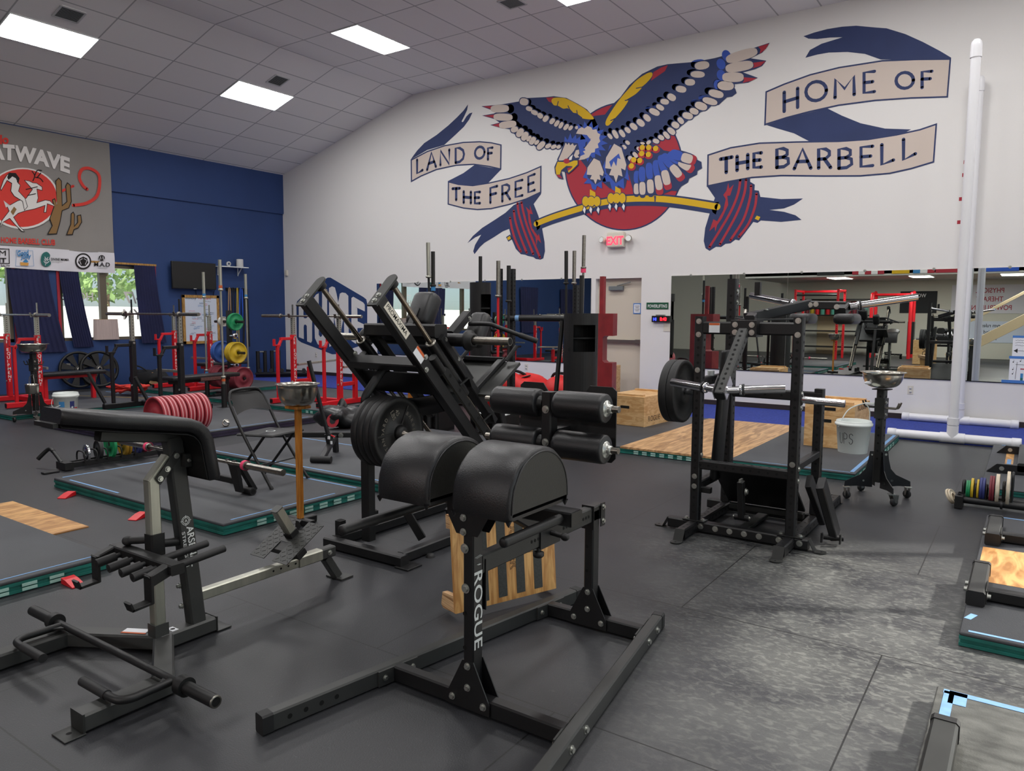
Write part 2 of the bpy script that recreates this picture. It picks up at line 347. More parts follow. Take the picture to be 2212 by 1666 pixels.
q = b('tape').box((9.578, .1, 1.62), (.15, .004, .19)); q.mat('paper').box((9.578, .097, 1.62), (.12, .004, .155)); q.mat('ink')
for k in range(4): q.box((9.578, .0945, 1.665-.028*k), (.09-.02*(k % 2), .001, .008))
tag(q.obj('door_notice'), 'paper notice framed in blue tape on the beige door', 'notice')
struct(b('base').box((DX0/2, -.008, .045), (DX0, .016, .09)).obj('baseboard_back')); struct(b('base').box(((DX1+XR)/2, -.008, .045), (XR-DX1, .016, .09)).obj('baseboard_right'))
struct(b('turf').box((XR/2, -.98, .006), (XR, 1.93, .012)).obj('trim_1'))
# left (navy) wall with two windows
W1 = (-5.28, -3.40); W2 = (-8.4, -6.1); WZ = (.945, 2.46)
wl = b('navywall')
for y0, y1, z0, z1 in ((W1[1], .0, 0, 3.93), (W1[0], W1[1], 0, WZ[0]), (W1[0], W1[1], WZ[1], 3.93), (W2[1], W1[0], 0, 3.93), (W2[0], W2[1], 0, WZ[0]), (W2[0], W2[1], WZ[1], 3.93), (YF, W2[0], 0, 3.93)):
    wl.add([(0, y0, z0), (0, y1, z0), (0, y1, z1), (0, y0, z1), (-.16, y0, z0), (-.16, y1, z0), (-.16, y1, z1), (-.16, y0, z1)], [(3, 2, 1, 0), (4, 5, 6, 7), (0, 1, 5, 4), (2, 3, 7, 6), (1, 2, 6, 5), (0, 4, 7, 3)])
wl.box((-.06, YF/2, 4.43), (.20, -YF, 1.0)); struct(wl.obj('wall_left'))
def window(n, y0, y1, mull):
    t = bpy.data.objects.new('window_%d' % n, None); COL.objects.link(t); struct(t); t.location = (-.08, (y0+y1)/2, WZ[0]); OFF[t.name] = V(t.location)
    q = b('winframe')
    for yy in (y0+.03, y1-.03): q.box((-.08, yy, 1.70), (.08, .06, WZ[1]-WZ[0]))
    for zz in (WZ[0]+.03, WZ[1]-.03): q.box((-.08, (y0+y1)/2, zz), (.08, y1-y0, .06))
    q.box((-.08, mull, 1.70), (.09, .13, 1.45)); q.obj('window_frame', parent=t)
    b('glass').add([(-.09, y0, WZ[0]), (-.09, y1, WZ[0]), (-.09, y1, WZ[1]), (-.09, y0, WZ[1])], [(0, 1, 2, 3)]).obj('pane', parent=t)
    q = b('redframe').box((.008, y1+.03, 1.7), (.016, .05, 1.62)).box((.008, y0-.03, 1.7), (.016, .05, 1.62)); q.obj('window_trim', parent=t)
    q = b('oak').box((.03, (y0+y1)/2, 2.5), (.05, y1-y0+.1, .04)); q.obj('curtain_rail', parent=t)
    return t
t1 = window(1, *W1, -4.44); window(2, *W2, -7.2)
q = b('bwhite')      # window lettering seen from behind
q.text('24/7', (-.085, -3.42, 1.70), -Y, Z, .33, .02).text('GYM', (-.085, -3.42, 1.36), -Y, Z, .30, .02).text('HOME', (-.085, -4.62, 1.74), -Y, Z, .22, .01); q.obj('window_lettering', parent=t1)
q = B(); q.mat('bwhite').text('STRONG', (-.085, -6.15, 1.75), -Y, Z, .24, .01).text('HALT', (-.085, -6.2, 1.45), -Y, Z, .2, .01)
# right wall with the open roll-up door, front wall
OY0, OY1, OZ = -11.5, -4.6, 3.2
wr = b('white'); 
for y0, y1, z0, z1 in ((OY1, 0, 0, ZC), (OY0, OY1, OZ, ZC), (YF, OY0, 0, ZC)): wr.box((XR+.1, (y0+y1)/2, (z0+z1)/2), (.2, y1-y0, z1-z0))
struct(wr.obj('wall_right')); struct(b('concrete').box((XR+9.3, -8, -.10), (18, 40, .1)).obj('ground')); struct(b('greywall').box((XR/2, YF-.1, ZC/2), (XR, .2, ZC)).obj('wall_front'))  # unseen outdoor concrete, added to bounce sunlight up to the ceiling
# ceiling light panels and vents
def onslope(s, y, lift=0):      # s measured down the slope from the kink
    a = math.atan2(ZC-ZK, XK); return V((XK-s*math.cos(a)+lift*math.sin(a), y, ZC-s*math.sin(a)-lift*math.cos(a)))
def light(P, label, group=None):
    c = sum(P, V())/4; nrm = (P[1]-P[0]).cross(P[3]-P[0]).normalized(); nrm = nrm if nrm.z < 0 else -nrm
    t = thing('ceiling_light', label, 'ceiling light', c, group)
    q = b('signw'); 
    for i in range(4): q.bar(P[i]+nrm*.006, P[(i+1) % 4]+nrm*.006, .02, .012, nrm)
    q.obj('frame', parent=t)
    I = [c+(p-c)*.975+nrm*.008 for p in P]; b('panel').add(I, [(0, 1, 2, 3)]).obj('diffuser', parent=t)
def fl_(x0, y0): return [V((x0, y0, ZC)), V((x0+.63, y0, ZC)), V((x0+.63, y0+1.257, ZC)), V((x0, y0+1.257, ZC))]
def sl_(s, y0): return [onslope(s, y0), onslope(s+.63, y0), onslope(s+.63, y0+1.257), onslope(s, y0+1.257)]
light(sl_(1.26, -3.40), 'lit panel in the sloped ceiling nearest the corner of the room'); light(sl_(1.26, -7.17), 'lit panel in the sloped ceiling above the grey banner')
light(fl_(5.605, -3.40), 'lit panel in the flat ceiling left of the eagle wing'); light(fl_(9.385, -3.40), 'lit panel cut off by the top edge of the photo')
for x, y in ((5.605, -7.17), (9.385, -7.17), (13.165, -7.17), (13.165, -3.40), (16.2, -3.4), (16.2, -7.17), (5.605, -11), (9.385, -11), (13.165, -11), (16.2, -11)): light(fl_(x, y), 'lit panel in the flat ceiling outside the photo', 'ceiling panels outside the photo')
light(sl_(1.26, -11), 'lit panel in the sloped ceiling outside the photo')
def vent(P, label):
    c = sum(P, V())/4; nrm = (P[1]-P[0]).cross(P[3]-P[0]).normalized(); nrm = nrm if nrm.z < 0 else -nrm
    t = thing('ceiling_vent', label, 'air vent', c); q = b('shelf')
    for i in range(4): q.bar(P[i]+nrm*.006, P[(i+1) % 4]+nrm*.006, .03, .014, nrm)
    q.obj('frame', parent=t); b('hole').add([p+nrm*.002 for p in P], [(0, 1, 2, 3)]).obj('backing', parent=t); q = b('closer')
    for k in range(1, 12): q.bar(P[0].lerp(P[1], k/12)+nrm*.008, P[3].lerp(P[2], k/12)+nrm*.008, .011, .006, nrm+(P[1]-P[0]).normalized())
    q.obj('slats', parent=t)
vent([onslope(.76, -2.94), onslope(1.07, -2.94), onslope(1.07, -2.63), onslope(.76, -2.63)], 'square vent in the sloped ceiling beside the panel nearest the corner')
vent([onslope(.74, -6.69), onslope(1.03, -6.69), onslope(1.03, -6.35), onslope(.74, -6.35)], 'square vent in the sloped ceiling above the grey banner')
vent([V((8.62, -2.86, ZC)), V((8.93, -2.86, ZC)), V((8.93, -2.54, ZC)), V((8.62, -2.54, ZC))], 'square vent in the flat ceiling cut off by the top edge of the photo')
# mirrors
def mirror(x0, x1, z0, z1, joints, label):
    t = thing('wall_mirror', label, 'mirror', ((x0+x1)/2, 0, z0)); xs = [x0]+joints+[x1]
    for a, c in zip(xs, xs[1:]):
        b('mirror').box(((a+c)/2, -.006, (z0+z1)/2), (c-a-.004, .008, z1-z0)).obj('mirror_sheet', parent=t)
    q = b('hole').box(((x0+x1)/2, -.003, z0-.006), (x1-x0, .014, .012)); q.obj('bottom_channel', parent=t)
    q = b('zinc'); k = x0+.35
    while k < x1: q.bolt((k, -.01, z1+.004), -Y, .014, .006, False); k += .9
    q.obj('mirror_clip', parent=t)
mirror(3.21, 8.70, .60, 2.175, [5.04, 6.87], 'long wall mirror between the round logo and the beige door'); mirror(10.26, 17.2, .62, 2.178, [12.206, 14.78], 'long wall mirror right of the beige door')
# ================================================================ painted wall art
WB = onwall((0, 0, 0))
MA = lambda x, y: (1020+x/3.6222, 60+y/3.6222)
ML = lambda x, y: (860+x/3.9675, 180+y/3.9675)
MR = lambda x, y: (1500+x/3.2034, 40+y/3.2034)
MH = lambda x, y: (600+x/4.1667, 500+y/4.1667)
def pp(q, cv, pts, lay, sm=0, wall=WB, n=-Y):      # filled painted outline
    P = [V(cv(*p)).to_3d() for p in pts]
    if sm: P = catmull(P, sm, True)
    q.poly([wall(p.x, p.y)+n*(.0012*lay+.0008) for p in P]); return q
def ps(q, cv, pts, wpx, lay, sm=5, taper=False, wall=WB, n=-Y):
    P = [wall(*cv(*p))+n*(.0012*lay+.0008) for p in pts]
    sc = (wall(cv(*pts[0])[0]+1, cv(*pts[0])[1])-wall(*cv(*pts[0]))).length
    k = abs(cv(1, 0)[0]-cv(0, 0)[0]); return q.stroke(P, wpx*k*sc*.9, n, sm, taper)
def pe(q, cv, cx, cy, rx, ry, rot, lay, n=18, sq=1.0):
    a = math.radians(rot); pts = []
    for i in range(n):
        t = 2*PI*i/n; c, s_ = math.cos(t), math.sin(t); c = math.copysign(abs(c)**sq, c); s_ = math.copysign(abs(s_)**sq, s_)
        pts.append((cx+rx*c*math.cos(a)-ry*s_*math.sin(a), cy+rx*c*math.sin(a)+ry*s_*math.cos(a)))
    return pp(q, cv, pts, lay)
GLY = {'L': [[(.08, 1), (.08, 0), (.95, .04)]], 'A': [[(0, 0), (.5, 1), (1, 0)], [(.2, .36), (.8, .36)]], 'N': [[(.05, 0), (.05, 1), (.95, 0), (.95, 1)]],
 'D': [[(.08, 0), (.08, 1), (.5, .97), (.85, .78), (.95, .5), (.85, .2), (.5, .02), (.08, 0)]], 'O': [[(.5+.5*math.cos(2*PI*k/16), .5+.5*math.sin(2*PI*k/16)) for k in range(17)]],
 'F': [[(.08, 0), (.08, 1), (1, 1)], [(.08, .54), (.85, .54)]], 'T': [[(0, 1), (1, 1)], [(.5, 1), (.5, 0)]], 'H': [[(.05, 0), (.05, 1)], [(.95, 0), (.95, 1)], [(.05, .5), (.95, .5)]],
 'E': [[(.95, 1), (.08, 1), (.08, 0), (.95, 0)], [(.08, .5), (.8, .5)]], 'R': [[(.06, 0), (.06, 1), (.6, .98), (.88, .85), (.88, .65), (.6, .48), (.06, .46)], [(.5, .47), (.98, 0)]],
 'M': [[(.04, 0), (.06, 1), (.5, .4), (.94, 1), (.96, 0)]], 'B': [[(.06, 0), (.06, 1), (.55, 1), (.85, .88), (.85, .65), (.55, .53), (.06, .53)], [(.55, .53), (.92, .42), (.95, .15), (.6, 0), (.06, 0)]], 'S': [[(.9, .85), (.6, 1), (.2, .95), (.08, .75), (.3, .55), (.75, .45), (.92, .25), (.7, .03), (.3, 0), (.05, .18)]],
 'P': [[(.06, 0), (.06, 1), (.6, .98), (.9, .82), (.85, .58), (.55, .46), (.06, .46)]], 'U': [[(.06, 1), (.06, .25), (.3, .02), (.65, .02), (.92, .25), (.92, 1)]]}
def letters(q, cv, txt, boxes, wpx, lay):
    for ch, (x0, y0, x1, y1, h) in zip(txt, boxes):
        for st in GLY[ch]: ps(q, cv, [(x0+(x1-x0)*u, y0+(y1-y0)*u-h*v) for u, v in st], wpx, lay, 0)
def grow(pts, k):     # outline shrunk towards its own edge by k crop pixels
    n = len(pts); out = []; A = sum(pts[i][0]*pts[(i+1) % n][1]-pts[(i+1) % n][0]*pts[i][1] for i in range(n)); sg = 1 if A > 0 else -1
    for i in range(n):
        a, c, d = V(pts[i-1]), V(pts[i]), V(pts[(i+1) % n]); e1, e2 = (c-a).normalized(), (d-c).normalized()
        m = V((-(e1.y+e2.y), e1.x+e2.x))*sg; l = max(m.length, .6); m = m/l; out.append(tuple(c+m*k/max(.5, m.dot(V((-e1.y, e1.x))*sg))))
    return out
def panel(nm, cv, pts, root, lay):
    q = b('navy'); pp(q, cv, pts, lay); q.mat('tan'); pp(q, cv, grow(pts, 11), lay+1); return q
mu = thing('wall_mural', 'painted wall mural of an eagle gripping a bent barbell between lettered ribbons', 'mural', (8.3, 0, 3.5))
# --- left ribbon
q = b('navy')
pp(q, ML, [(600, 180), (592, 228), (566, 285), (545, 325), (549, 334), (560, 328), (585, 285), (612, 258), (638, 250), (610, 310), (565, 372), (500, 434), (395, 530), (250, 572), (108, 655), (130, 622), (165, 575), (225, 512), (330, 443), (430, 362), (505, 292), (560, 235)], 1)
pp(q, ML, [(655, 700), (884, 738), (775, 852), (690, 876), (560, 874), (428, 838), (560, 770)], 1); q.obj('ribbon_back', parent=mu)
q = panel('x', ML, [(108, 655), (250, 580), (400, 530), (560, 502), (700, 496), (800, 505), (888, 525), (885, 742), (780, 718), (650, 700), (500, 708), (330, 745), (200, 800), (110, 850)], mu, 2)
q.mat('navy'); letters(q, ML, 'LANDOF', [(160, 775, 213, 748, 116), (250, 742, 325, 715, 135), (360, 702, 444, 694, 124), (488, 682, 570, 670, 124), (660, 650, 742, 640, 100), (768, 655, 810, 650, 98)], 20, 4); q.obj('ribbon_panel', parent=mu)
q = panel('x', ML, [(427, 838), (520, 862), (640, 872), (780, 850), (950, 812), (1100, 762), (1230, 705), (1228, 937), (1100, 997), (950, 1045), (800, 1080), (680, 1088), (560, 1075), (425, 1040)], mu, 2)
q.mat('navy'); letters(q, ML, 'THEFREE', [(468, 1002, 530, 998, 98), (560, 1024, 628, 1028, 96), (655, 1030, 705, 1028, 96), (787, 1026, 850, 1008, 126), (890, 1014, 962, 994, 136), (1002, 978, 1070, 960, 132), (1112, 938, 1175, 914, 136)], 21, 4); q.obj('ribbon_panel', parent=mu)
# --- left plates and tail
q = b('navy'); pp(q, ML, [(1228, 930), (1225, 950), (1162, 1035), (1200, 1130), (1232, 1230), (1255, 1360), (1259, 1440), (1245, 1500), (1222, 1512), (1180, 1506), (1160, 1490), (1112, 1480), (1090, 1470), (1052, 1465), (1010, 1420), (975, 1340), (952, 1248), (900, 1268), (820, 1320), (740, 1368), (700, 1405), (655, 1465), (644, 1440), (660, 1385), (712, 1298), (660, 1322), (594, 1370), (640, 1310), (720, 1240), (830, 1170), (920, 1110), (990, 1045)], 1)
pp(q, ML, [(925, 1318), (960, 1296), (980, 1335), (945, 1358)], 1); q.mat('yel'); pp(q, ML, [(933, 1325), (958, 1308), (968, 1332), (945, 1346)], 2); q.mat('mred')
for st in ([(960, 1155), (975, 1240), (1008, 1350), (1052, 1440)], [(992, 1095), (1008, 1190), (1046, 1310), (1102, 1450)], [(1024, 1030), (1036, 1120), (1082, 1270), (1158, 1462)], [(1058, 1022), (1078, 1120), (1120, 1260), (1216, 1492)]): ps(q, ML, st, 19, 2)
pp(q, ML, [(1095, 1058), (1132, 1092), (1130, 1045), (1155, 1122), (1128, 1118), (1142, 1200), (1168, 1270), (1200, 1310), (1205, 1288), (1227, 1370), (1196, 1338), (1186, 1390), (1178, 1320), (1140, 1255), (1120, 1190), (1112, 1110)], 2); q.obj('painted_plates', parent=mu)
# --- right ribbon
q = b('navy'); pp(q, MR, [(755, 123), (830, 97), (920, 73), (1020, 57), (1120, 50), (1250, 62), (1330, 68), (1460, 108), (1580, 162), (1700, 225), (1778, 272), (1765, 292), (1290, 284), (1180, 245), (1060, 232), (930, 236), (850, 250), (768, 272), (800, 218), (880, 175), (1025, 130), (940, 132), (850, 142), (790, 140)], 1)
pp(q, MR, [(500, 738), (640, 690), (920, 622), (1020, 672), (1150, 725), (1320, 762), (1500, 768), (1420, 810), (1100, 850), (795, 850), (690, 795), (570, 760)], 1); q.obj('ribbon_back', parent=mu)
q = panel('x', MR, [(492, 505), (620, 450), (800, 385), (1000, 335), (1300, 288), (1550, 278), (1777, 276), (1755, 548), (1500, 556), (1250, 573), (1000, 606), (800, 650), (640, 692), (483, 742)], mu, 2)
q.mat('navy'); letters(q, MR, 'HOMEOF', [(617, 645, 720, 614, 132), (772, 575, 914, 563, 132), (968, 550, 1112, 526, 128), (1168, 516, 1250, 506, 140), (1396, 486, 1516, 482, 110), (1570, 480, 1643, 476, 110)], 26, 4); q.obj('ribbon_panel', parent=mu)
q = panel('x', MR, [(90, 942), (250, 890), (450, 858), (700, 850), (1000, 845), (1200, 832), (1400, 800), (1560, 765), (1680, 724), (1660, 997), (1500, 1045), (1350, 1078), (1150, 1095), (900, 1096), (600, 1093), (400, 1106), (230, 1136), (86, 1167)], mu, 2)
q.mat('navy'); letters(q, MR, 'THEBARBELL', [(182, 1072, 260, 1058, 98), (292, 1052, 374, 1038, 96), (408, 1032, 466, 1028, 98), (566, 1032, 656, 1022, 126), (692, 1040, 806, 1036, 134), (855, 1036, 945, 1032, 132), (995, 1038, 1094, 1028, 132), (1146, 1026, 1238, 1018, 134), (1290, 1014, 1382, 984, 138), (1440, 982, 1534, 940, 142)], 27, 4); q.obj('ribbon_panel', parent=mu)
q = b('navy'); pp(q, MR, [(86, 1160), (142, 1242), (112, 1330), (75, 1450), (65, 1540), (77, 1590), (105, 1608), (150, 1580), (185, 1582), (215, 1560), (250, 1556), (285, 1530), (310, 1536), (345, 1492), (408, 1408), (437, 1415), (460, 1398), (600, 1408), (742, 1394), (700, 1362), (620, 1338), (520, 1325), (620, 1315), (690, 1288), (752, 1246), (600, 1250), (457, 1235), (446, 1192), (416, 1188), (418, 1150), (386, 1130), (386, 1100), (230, 1130)], 1)
q.mat('yel'); pp(q, MR, [(432, 1364), (457, 1374), (444, 1398), (418, 1386)], 2); q.mat('mred')
for st in ([(318, 1120), (300, 1220), (240, 1360), (105, 1582)], [(358, 1116), (345, 1215), (290, 1360), (178, 1562)], [(392, 1158), (386, 1240), (340, 1390), (250, 1534)], [(430, 1214), (420, 1300), (375, 1420), (308, 1510)]): ps(q, MR, st, 19, 2)
pp(q, MR, [(235, 1138), (242, 1178), (272, 1150), (248, 1225), (228, 1228), (235, 1290), (190, 1385), (158, 1430), (145, 1476), (140, 1440), (104, 1472), (132, 1390), (158, 1404), (200, 1330), (218, 1250), (200, 1222), (222, 1192)], 2); q.obj('painted_plates', parent=mu)
# --- red sun and bent bar
q = b('navy'); pe(q, MA, 1187, 1085, 464, 503, 0, 1, 64); q.mat('mred'); pe(q, MA, 1187, 1085, 453, 492, 0, 2, 64); q.obj('red_sun', parent=mu)
q = b('navy'); bp = [(500, 1535), (640, 1480), (870, 1408), (1010, 1370), (1200, 1342), (1430, 1338), (1640, 1358), (1920, 1402)]
ps(q, MA, [(x, y+10) for x, y in bp], 78, 3, 6); q.mat('yel'); ps(q, MA, bp, 40, 4, 6); q.mat('navy'); pp(q, MA, [(1424, 1316), (1440, 1316), (1436, 1362), (1428, 1362)], 5); q.obj('painted_bar', parent=mu)
# --- eagle wings
PX = lambda x, y: (x, y)
def feath(q, cv, items, sq=.8, blue=None):
    for it in items:
        cx, cy, rx, ry, ro = it[:5]
        if blue: q.mat('blue'); pe(q, cv, cx+blue[0], cy+blue[1], rx*1.02, ry*1.05, ro, 5, 16, sq)
    for it in items:
        cx, cy, rx, ry, ro = it[:5]; q.mat('navy'); pe(q, cv, cx, cy, rx+7, ry+7, ro, 6, 16, sq); q.mat('tan'); pe(q, cv, cx, cy, rx, ry, ro, 7, 16, sq)
q = b('navy'); pp(q, MA, [(72, 615), (230, 601), (368, 577), (385, 552), (440, 550), (580, 543), (640, 536), (740, 550), (830, 598), (900, 640), (960, 712), (1000, 800), (880, 900), (740, 900), (690, 948), (620, 950), (560, 935), (520, 955), (480, 915), (430, 885), (360, 852), (310, 818), (300, 796), (230, 785), (142, 762), (215, 742), (175, 715), (78, 688), (170, 672), (195, 660)], 5)
q.mat('mred'); pp(q, MA, [(88, 616), (160, 612), (142, 632), (180, 648)], 6); pp(q, MA, [(95, 689), (178, 680), (168, 698), (195, 712)], 6); pp(q, MA, [(158, 762), (222, 746), (212, 768), (235, 785)], 6); pp(q, MA, [(580, 548), (640, 544), (622, 570), (632, 590), (600, 578)], 6)
q.mat('yel'); pp(q, MA, [(622, 572), (640, 550), (690, 548), (740, 556), (828, 602), (895, 645), (955, 712), (900, 716), (850, 704), (822, 672), (790, 664), (752, 632), (715, 634), (675, 612), (640, 606)], 7, 4)
q.mat('navy')
for st in ([(676, 578), (668, 610)], [(752, 612), (765, 640), (790, 668)], [(820, 648), (826, 680), (860, 706)]): ps(q, MA, st, 7, 8, 0)
q.mat('blue'); pe(q, MA, 300, 634, 30, 36, 0, 5); pe(q, MA, 330, 702, 28, 34, 0, 5); pe(q, MA, 345, 758, 28, 30, 0, 5)
q.mat('tan')
for cx, cy, rx, ry, ro in ((218, 634, 72, 30, -2), (244, 700, 75, 28, 2), (280, 758, 68, 28, -8)): pe(q, MA, cx, cy, rx, ry, ro, 7, 24, .7)
feath(q, MA, [(408, 580, 34, 28, 10)], .8, (22, 2))
feath(q, MA, [(447, 635, 26, 18, 20), (489, 665, 28, 18, 25) , (534, 690, 24, 20, 40), (577, 712, 28, 20, -50), (628, 732, 26, 18, -50), (664, 750, 28, 16, -55), (697, 764, 28, 15, -60), (737, 778, 28, 16, -50), (772, 785, 22, 14, -50), (820, 782, 14, 12, -40)], .85, (26, -12))
feath(q, MA, [(333, 797, 30, 22, -20), (376, 822, 38, 24, -55), (414, 850, 38, 24, -60), (446, 868, 26, 14, -55), (474, 885, 34, 22, -55), (507, 898, 22, 14, -45), (540, 922, 40, 22, -45), (597, 926, 26, 16, -30), (640, 932, 24, 15, -25), (678, 933, 18, 14, -30)], .85, (30, -22)); q.obj('painted_wing', parent=mu)
q = b('navy'); pp(q, MA, [(955, 690), (1040, 680), (1100, 600), (1160, 545), (1230, 450), (1330, 362), (1450, 304), (1530, 286), (1740, 268), (1900, 238), (2060, 195), (2200, 160), (2328, 118), (2310, 150), (2270, 195), (2180, 240), (2302, 258), (2270, 300), (2215, 325), (2120, 350), (2236, 392), (2160, 430), (2030, 445), (2060, 480), (2070, 512), (2035, 540), (1995, 545), (1930, 605), (1880, 605), (1840, 645), (1790, 660), (1755, 690), (1700, 720), (1650, 760), (1600, 800), (1570, 835), (1510, 865), (1460, 890), (1400, 910), (1340, 960), (1230, 1110), (1200, 1250), (1080, 1260), (900, 1100), (830, 1010), (860, 800)], 5)
q.mat('mred'); pp(q, MA, [(2322, 125), (2240, 150), (2258, 172), (2250, 205), (2300, 165)], 6); pp(q, MA, [(2296, 262), (2200, 275), (2208, 300), (2195, 318), (2260, 298)], 6); pp(q, MA, [(2226, 396), (2120, 388), (2130, 410), (2118, 432), (2190, 415)], 6); pp(q, MA, [(1420, 348), (1480, 312), (1532, 294), (1510, 340), (1400, 416), (1412, 380)], 6)
q.mat('yel'); pp(q, MA, [(1046, 760), (1052, 720), (1100, 640), (1160, 555), (1225, 480), (1290, 410), (1370, 358), (1408, 352), (1408, 382), (1370, 428), (1330, 462), (1290, 480), (1330, 468), (1280, 520), (1200, 570), (1225, 568), (1180, 640), (1110, 720), (1070, 765)], 7, 4)
q.mat('navy')
for st in ([(1285, 475), (1330, 466)], [(1198, 570), (1228, 565)], [(1085, 728), (1118, 712)]): ps(q, MA, st, 7, 8, 0)
q.mat('blue')
for cx, cy in ((1948, 285), (1950, 372), (1926, 450), (1990, 218)): pe(q, MA, cx, cy, 34, 44, -20, 6)
q.mat('tan')
for cx, cy, rx, ry, ro in ((2110, 218, 128, 40, -17), (2092, 305, 110, 38, -10), (2042, 388, 84, 38, 0)): pe(q, MA, cx, cy, rx, ry, ro, 7, 24, .7)
feath(q, MA, [(1985, 455, 65, 36, 3), (1910, 518, 60, 30, 14), (1862, 576, 60, 26, 16), (1792, 614, 50, 30, 20), (1738, 655, 36, 24, 20), (1688, 690, 42, 26, 15), (1634, 728, 30, 20, 50), (1592, 762, 32, 24, 30), (1560, 810, 36, 22, 40), (1522, 842, 34, 18, 50), (1480, 860, 26, 18, 30), (1440, 888, 26, 18, 20), (1382, 898, 20, 14, -40), (1335, 905, 18, 10, 10)], .85, (-32, -16))
feath(q, MA, [(1800, 296, 58, 32, -8), (1766, 366, 56, 26, 2), (1706, 428, 40, 26, 0), (1636, 482, 42, 26, 10), (1562, 545, 36, 26, 30), (1508, 580, 34, 22, 10), (1472, 624, 34, 20, 30), (1428, 660, 44, 24, 25), (1370, 706, 34, 22, 45), (1320, 745, 36, 24, 40), (1265, 774, 34, 22, 40), (1218, 802, 28, 18, 45), (1175, 828, 34, 18, 55), (1122, 834, 38, 18, 60), (1080, 850, 26, 14, 50)], .85, (-30, -14)); q.obj('painted_wing', parent=mu)
# --- tail
q = b('navy'); pp(q, MA, [(1330, 880), (1460, 925), (1500, 960), (1640, 985), (1745, 1025), (1795, 1050), (1800, 1100), (1765, 1120), (1760, 1150), (1700, 1180), (1690, 1210), (1640, 1240), (1610, 1280), (1560, 1275), (1480, 1310), (1270, 1310), (1230, 1160), (1200, 1100)], 6)
T = [((1290, 1130), (1287, 1305)), ((1330, 1100), (1335, 1310)), ((1385, 1070), (1400, 1300)), ((1440, 1050), (1470, 1290)), ((1480, 1010), (1535, 1250)), ((1500, 1000), (1640, 1180)), ((1545, 990), (1720, 1110)), ((1560, 985), (1740, 1040))]
for i, (a, c) in enumerate(T):
    a, c = V(a), V(c); d = (c-a); L_ = d.length; ro = math.degrees(math.atan2(d.y, d.x)); wd = 24+i*2.2
    q.mat('navy'); m_ = a.lerp(c, .55); pe(q, MA, m_.x, m_.y, L_*.56, wd+7, ro, 7+i*.3, 24, .7)
    q.mat('blue'); m_ = a.lerp(c, .22); pe(q, MA, m_.x, m_.y, L_*.28, wd, ro, 7.1+i*.3, 20, .7)
    if i > 2: q.mat('mred'); m_ = a.lerp(c, .92); pe(q, MA, m_.x, m_.y, L_*.16, wd-1, ro, 7.1+i*.3, 20, .7)
    q.mat('tan'); m_ = a.lerp(c, .68 if i > 2 else .75); pe(q, MA, m_.x, m_.y, L_*.24, wd-2, ro, 7.2+i*.3, 20, .6)
for cx, cy in ((1335, 938), (1385, 938), (1440, 945), (1330, 985), (1383, 992), (1315, 1040), (1268, 1035), (1250, 1082)):
    q.mat('mred'); pe(q, MA, cx, cy+10, 32, 28, 0, 10); q.mat('yel'); pe(q, MA, cx-2, cy, 20, 22, 20, 10.5)
q.obj('painted_tail', parent=mu)
feath(q := B(), MA, [(1308, 950, 22, 16, 40), (1278, 996, 26, 16, 50), (1242, 1026, 24, 18, 50), (1218, 900, 20, 14, 40), (1192, 934, 20, 14, 40)], .85, (-18, -6)); q.obj('painted_body', parent=mu)
# --- collar, head, legs, feet
def spikes(q, cx, cy, r0, r1, a0, a1, n, lay, ex=1):
    pts = []
    for i in range(2*n+1):
        a = math.radians(a0+(a1-a0)*i/(2*n)); r = r1 if i % 2 else r0; pts.append((cx+r*math.cos(a)*ex, cy+r*math.sin(a)))
    return pp(q, MA, pts+[(cx, cy)], lay)
q = b('blue'); spikes(q, 905, 890, 112, 160, -130, 100, 11, 9); q.mat('tan')
pp(q, MA, [(815, 830), (832, 795), (860, 778), (880, 790), (905, 770), (935, 780), (945, 800), (975, 795), (985, 825), (1005, 835), (996, 865), (1005, 890), (985, 910), (992, 940), (965, 948), (962, 975), (935, 980), (915, 1015), (880, 1030), (835, 1038), (870, 960), (930, 880), (900, 840)], 10)
q.mat('blue'); pp(q, MA, [(722, 900), (728, 850), (750, 880), (772, 825), (785, 870), (815, 838), (820, 872), (850, 850), (848, 878), (935, 868), (890, 900), (888, 930), (870, 935), (890, 960), (870, 968), (885, 990), (850, 1005), (842, 1030), (820, 1030), (800, 940)], 11)
q.mat('navy'); pp(q, MA, [(725, 892), (830, 905), (850, 1000), (830, 1045), (672, 1052), (668, 1030), (690, 985)], 11.5); q.mat('tan'); pp(q, MA, [(735, 900), (748, 918), (760, 900), (770, 922), (790, 905), (800, 925), (822, 915), (800, 962), (770, 1000), (740, 1030), (682, 1048), (680, 1030), (700, 985)], 12)
pp(q, MA, [(815, 960), (838, 955), (842, 985), (830, 1000), (842, 1015), (812, 1020), (798, 1000)], 12); q.mat('mwhite'); pp(q, MA, [(792, 992), (780, 1035), (758, 1040), (765, 1015)], 12.5)
q.mat('navy'); pp(q, MA, [(668, 1042), (700, 1040), (832, 1032), (836, 1075), (790, 1120), (755, 1148), (745, 1135), (700, 1120), (718, 1188), (680, 1180), (652, 1140), (646, 1090)], 12.6)
q.mat('yel'); pp(q, MA, [(672, 1050), (720, 1052), (760, 1058), (800, 1040), (828, 1040), (828, 1070), (790, 1108), (758, 1135), (752, 1120), (790, 1085), (740, 1082), (700, 1115), (690, 1150), (662, 1150), (655, 1100)], 13)
q.mat('mred'); pp(q, MA, [(662, 1152), (690, 1152), (710, 1180), (680, 1172)], 13.5); pp(q, MA, [(748, 1100), (790, 1088), (778, 1105), (752, 1122)], 13.5); pe(q, MA, 742, 1045, 24, 20, 0, 13.5); q.obj('painted_head', parent=mu)
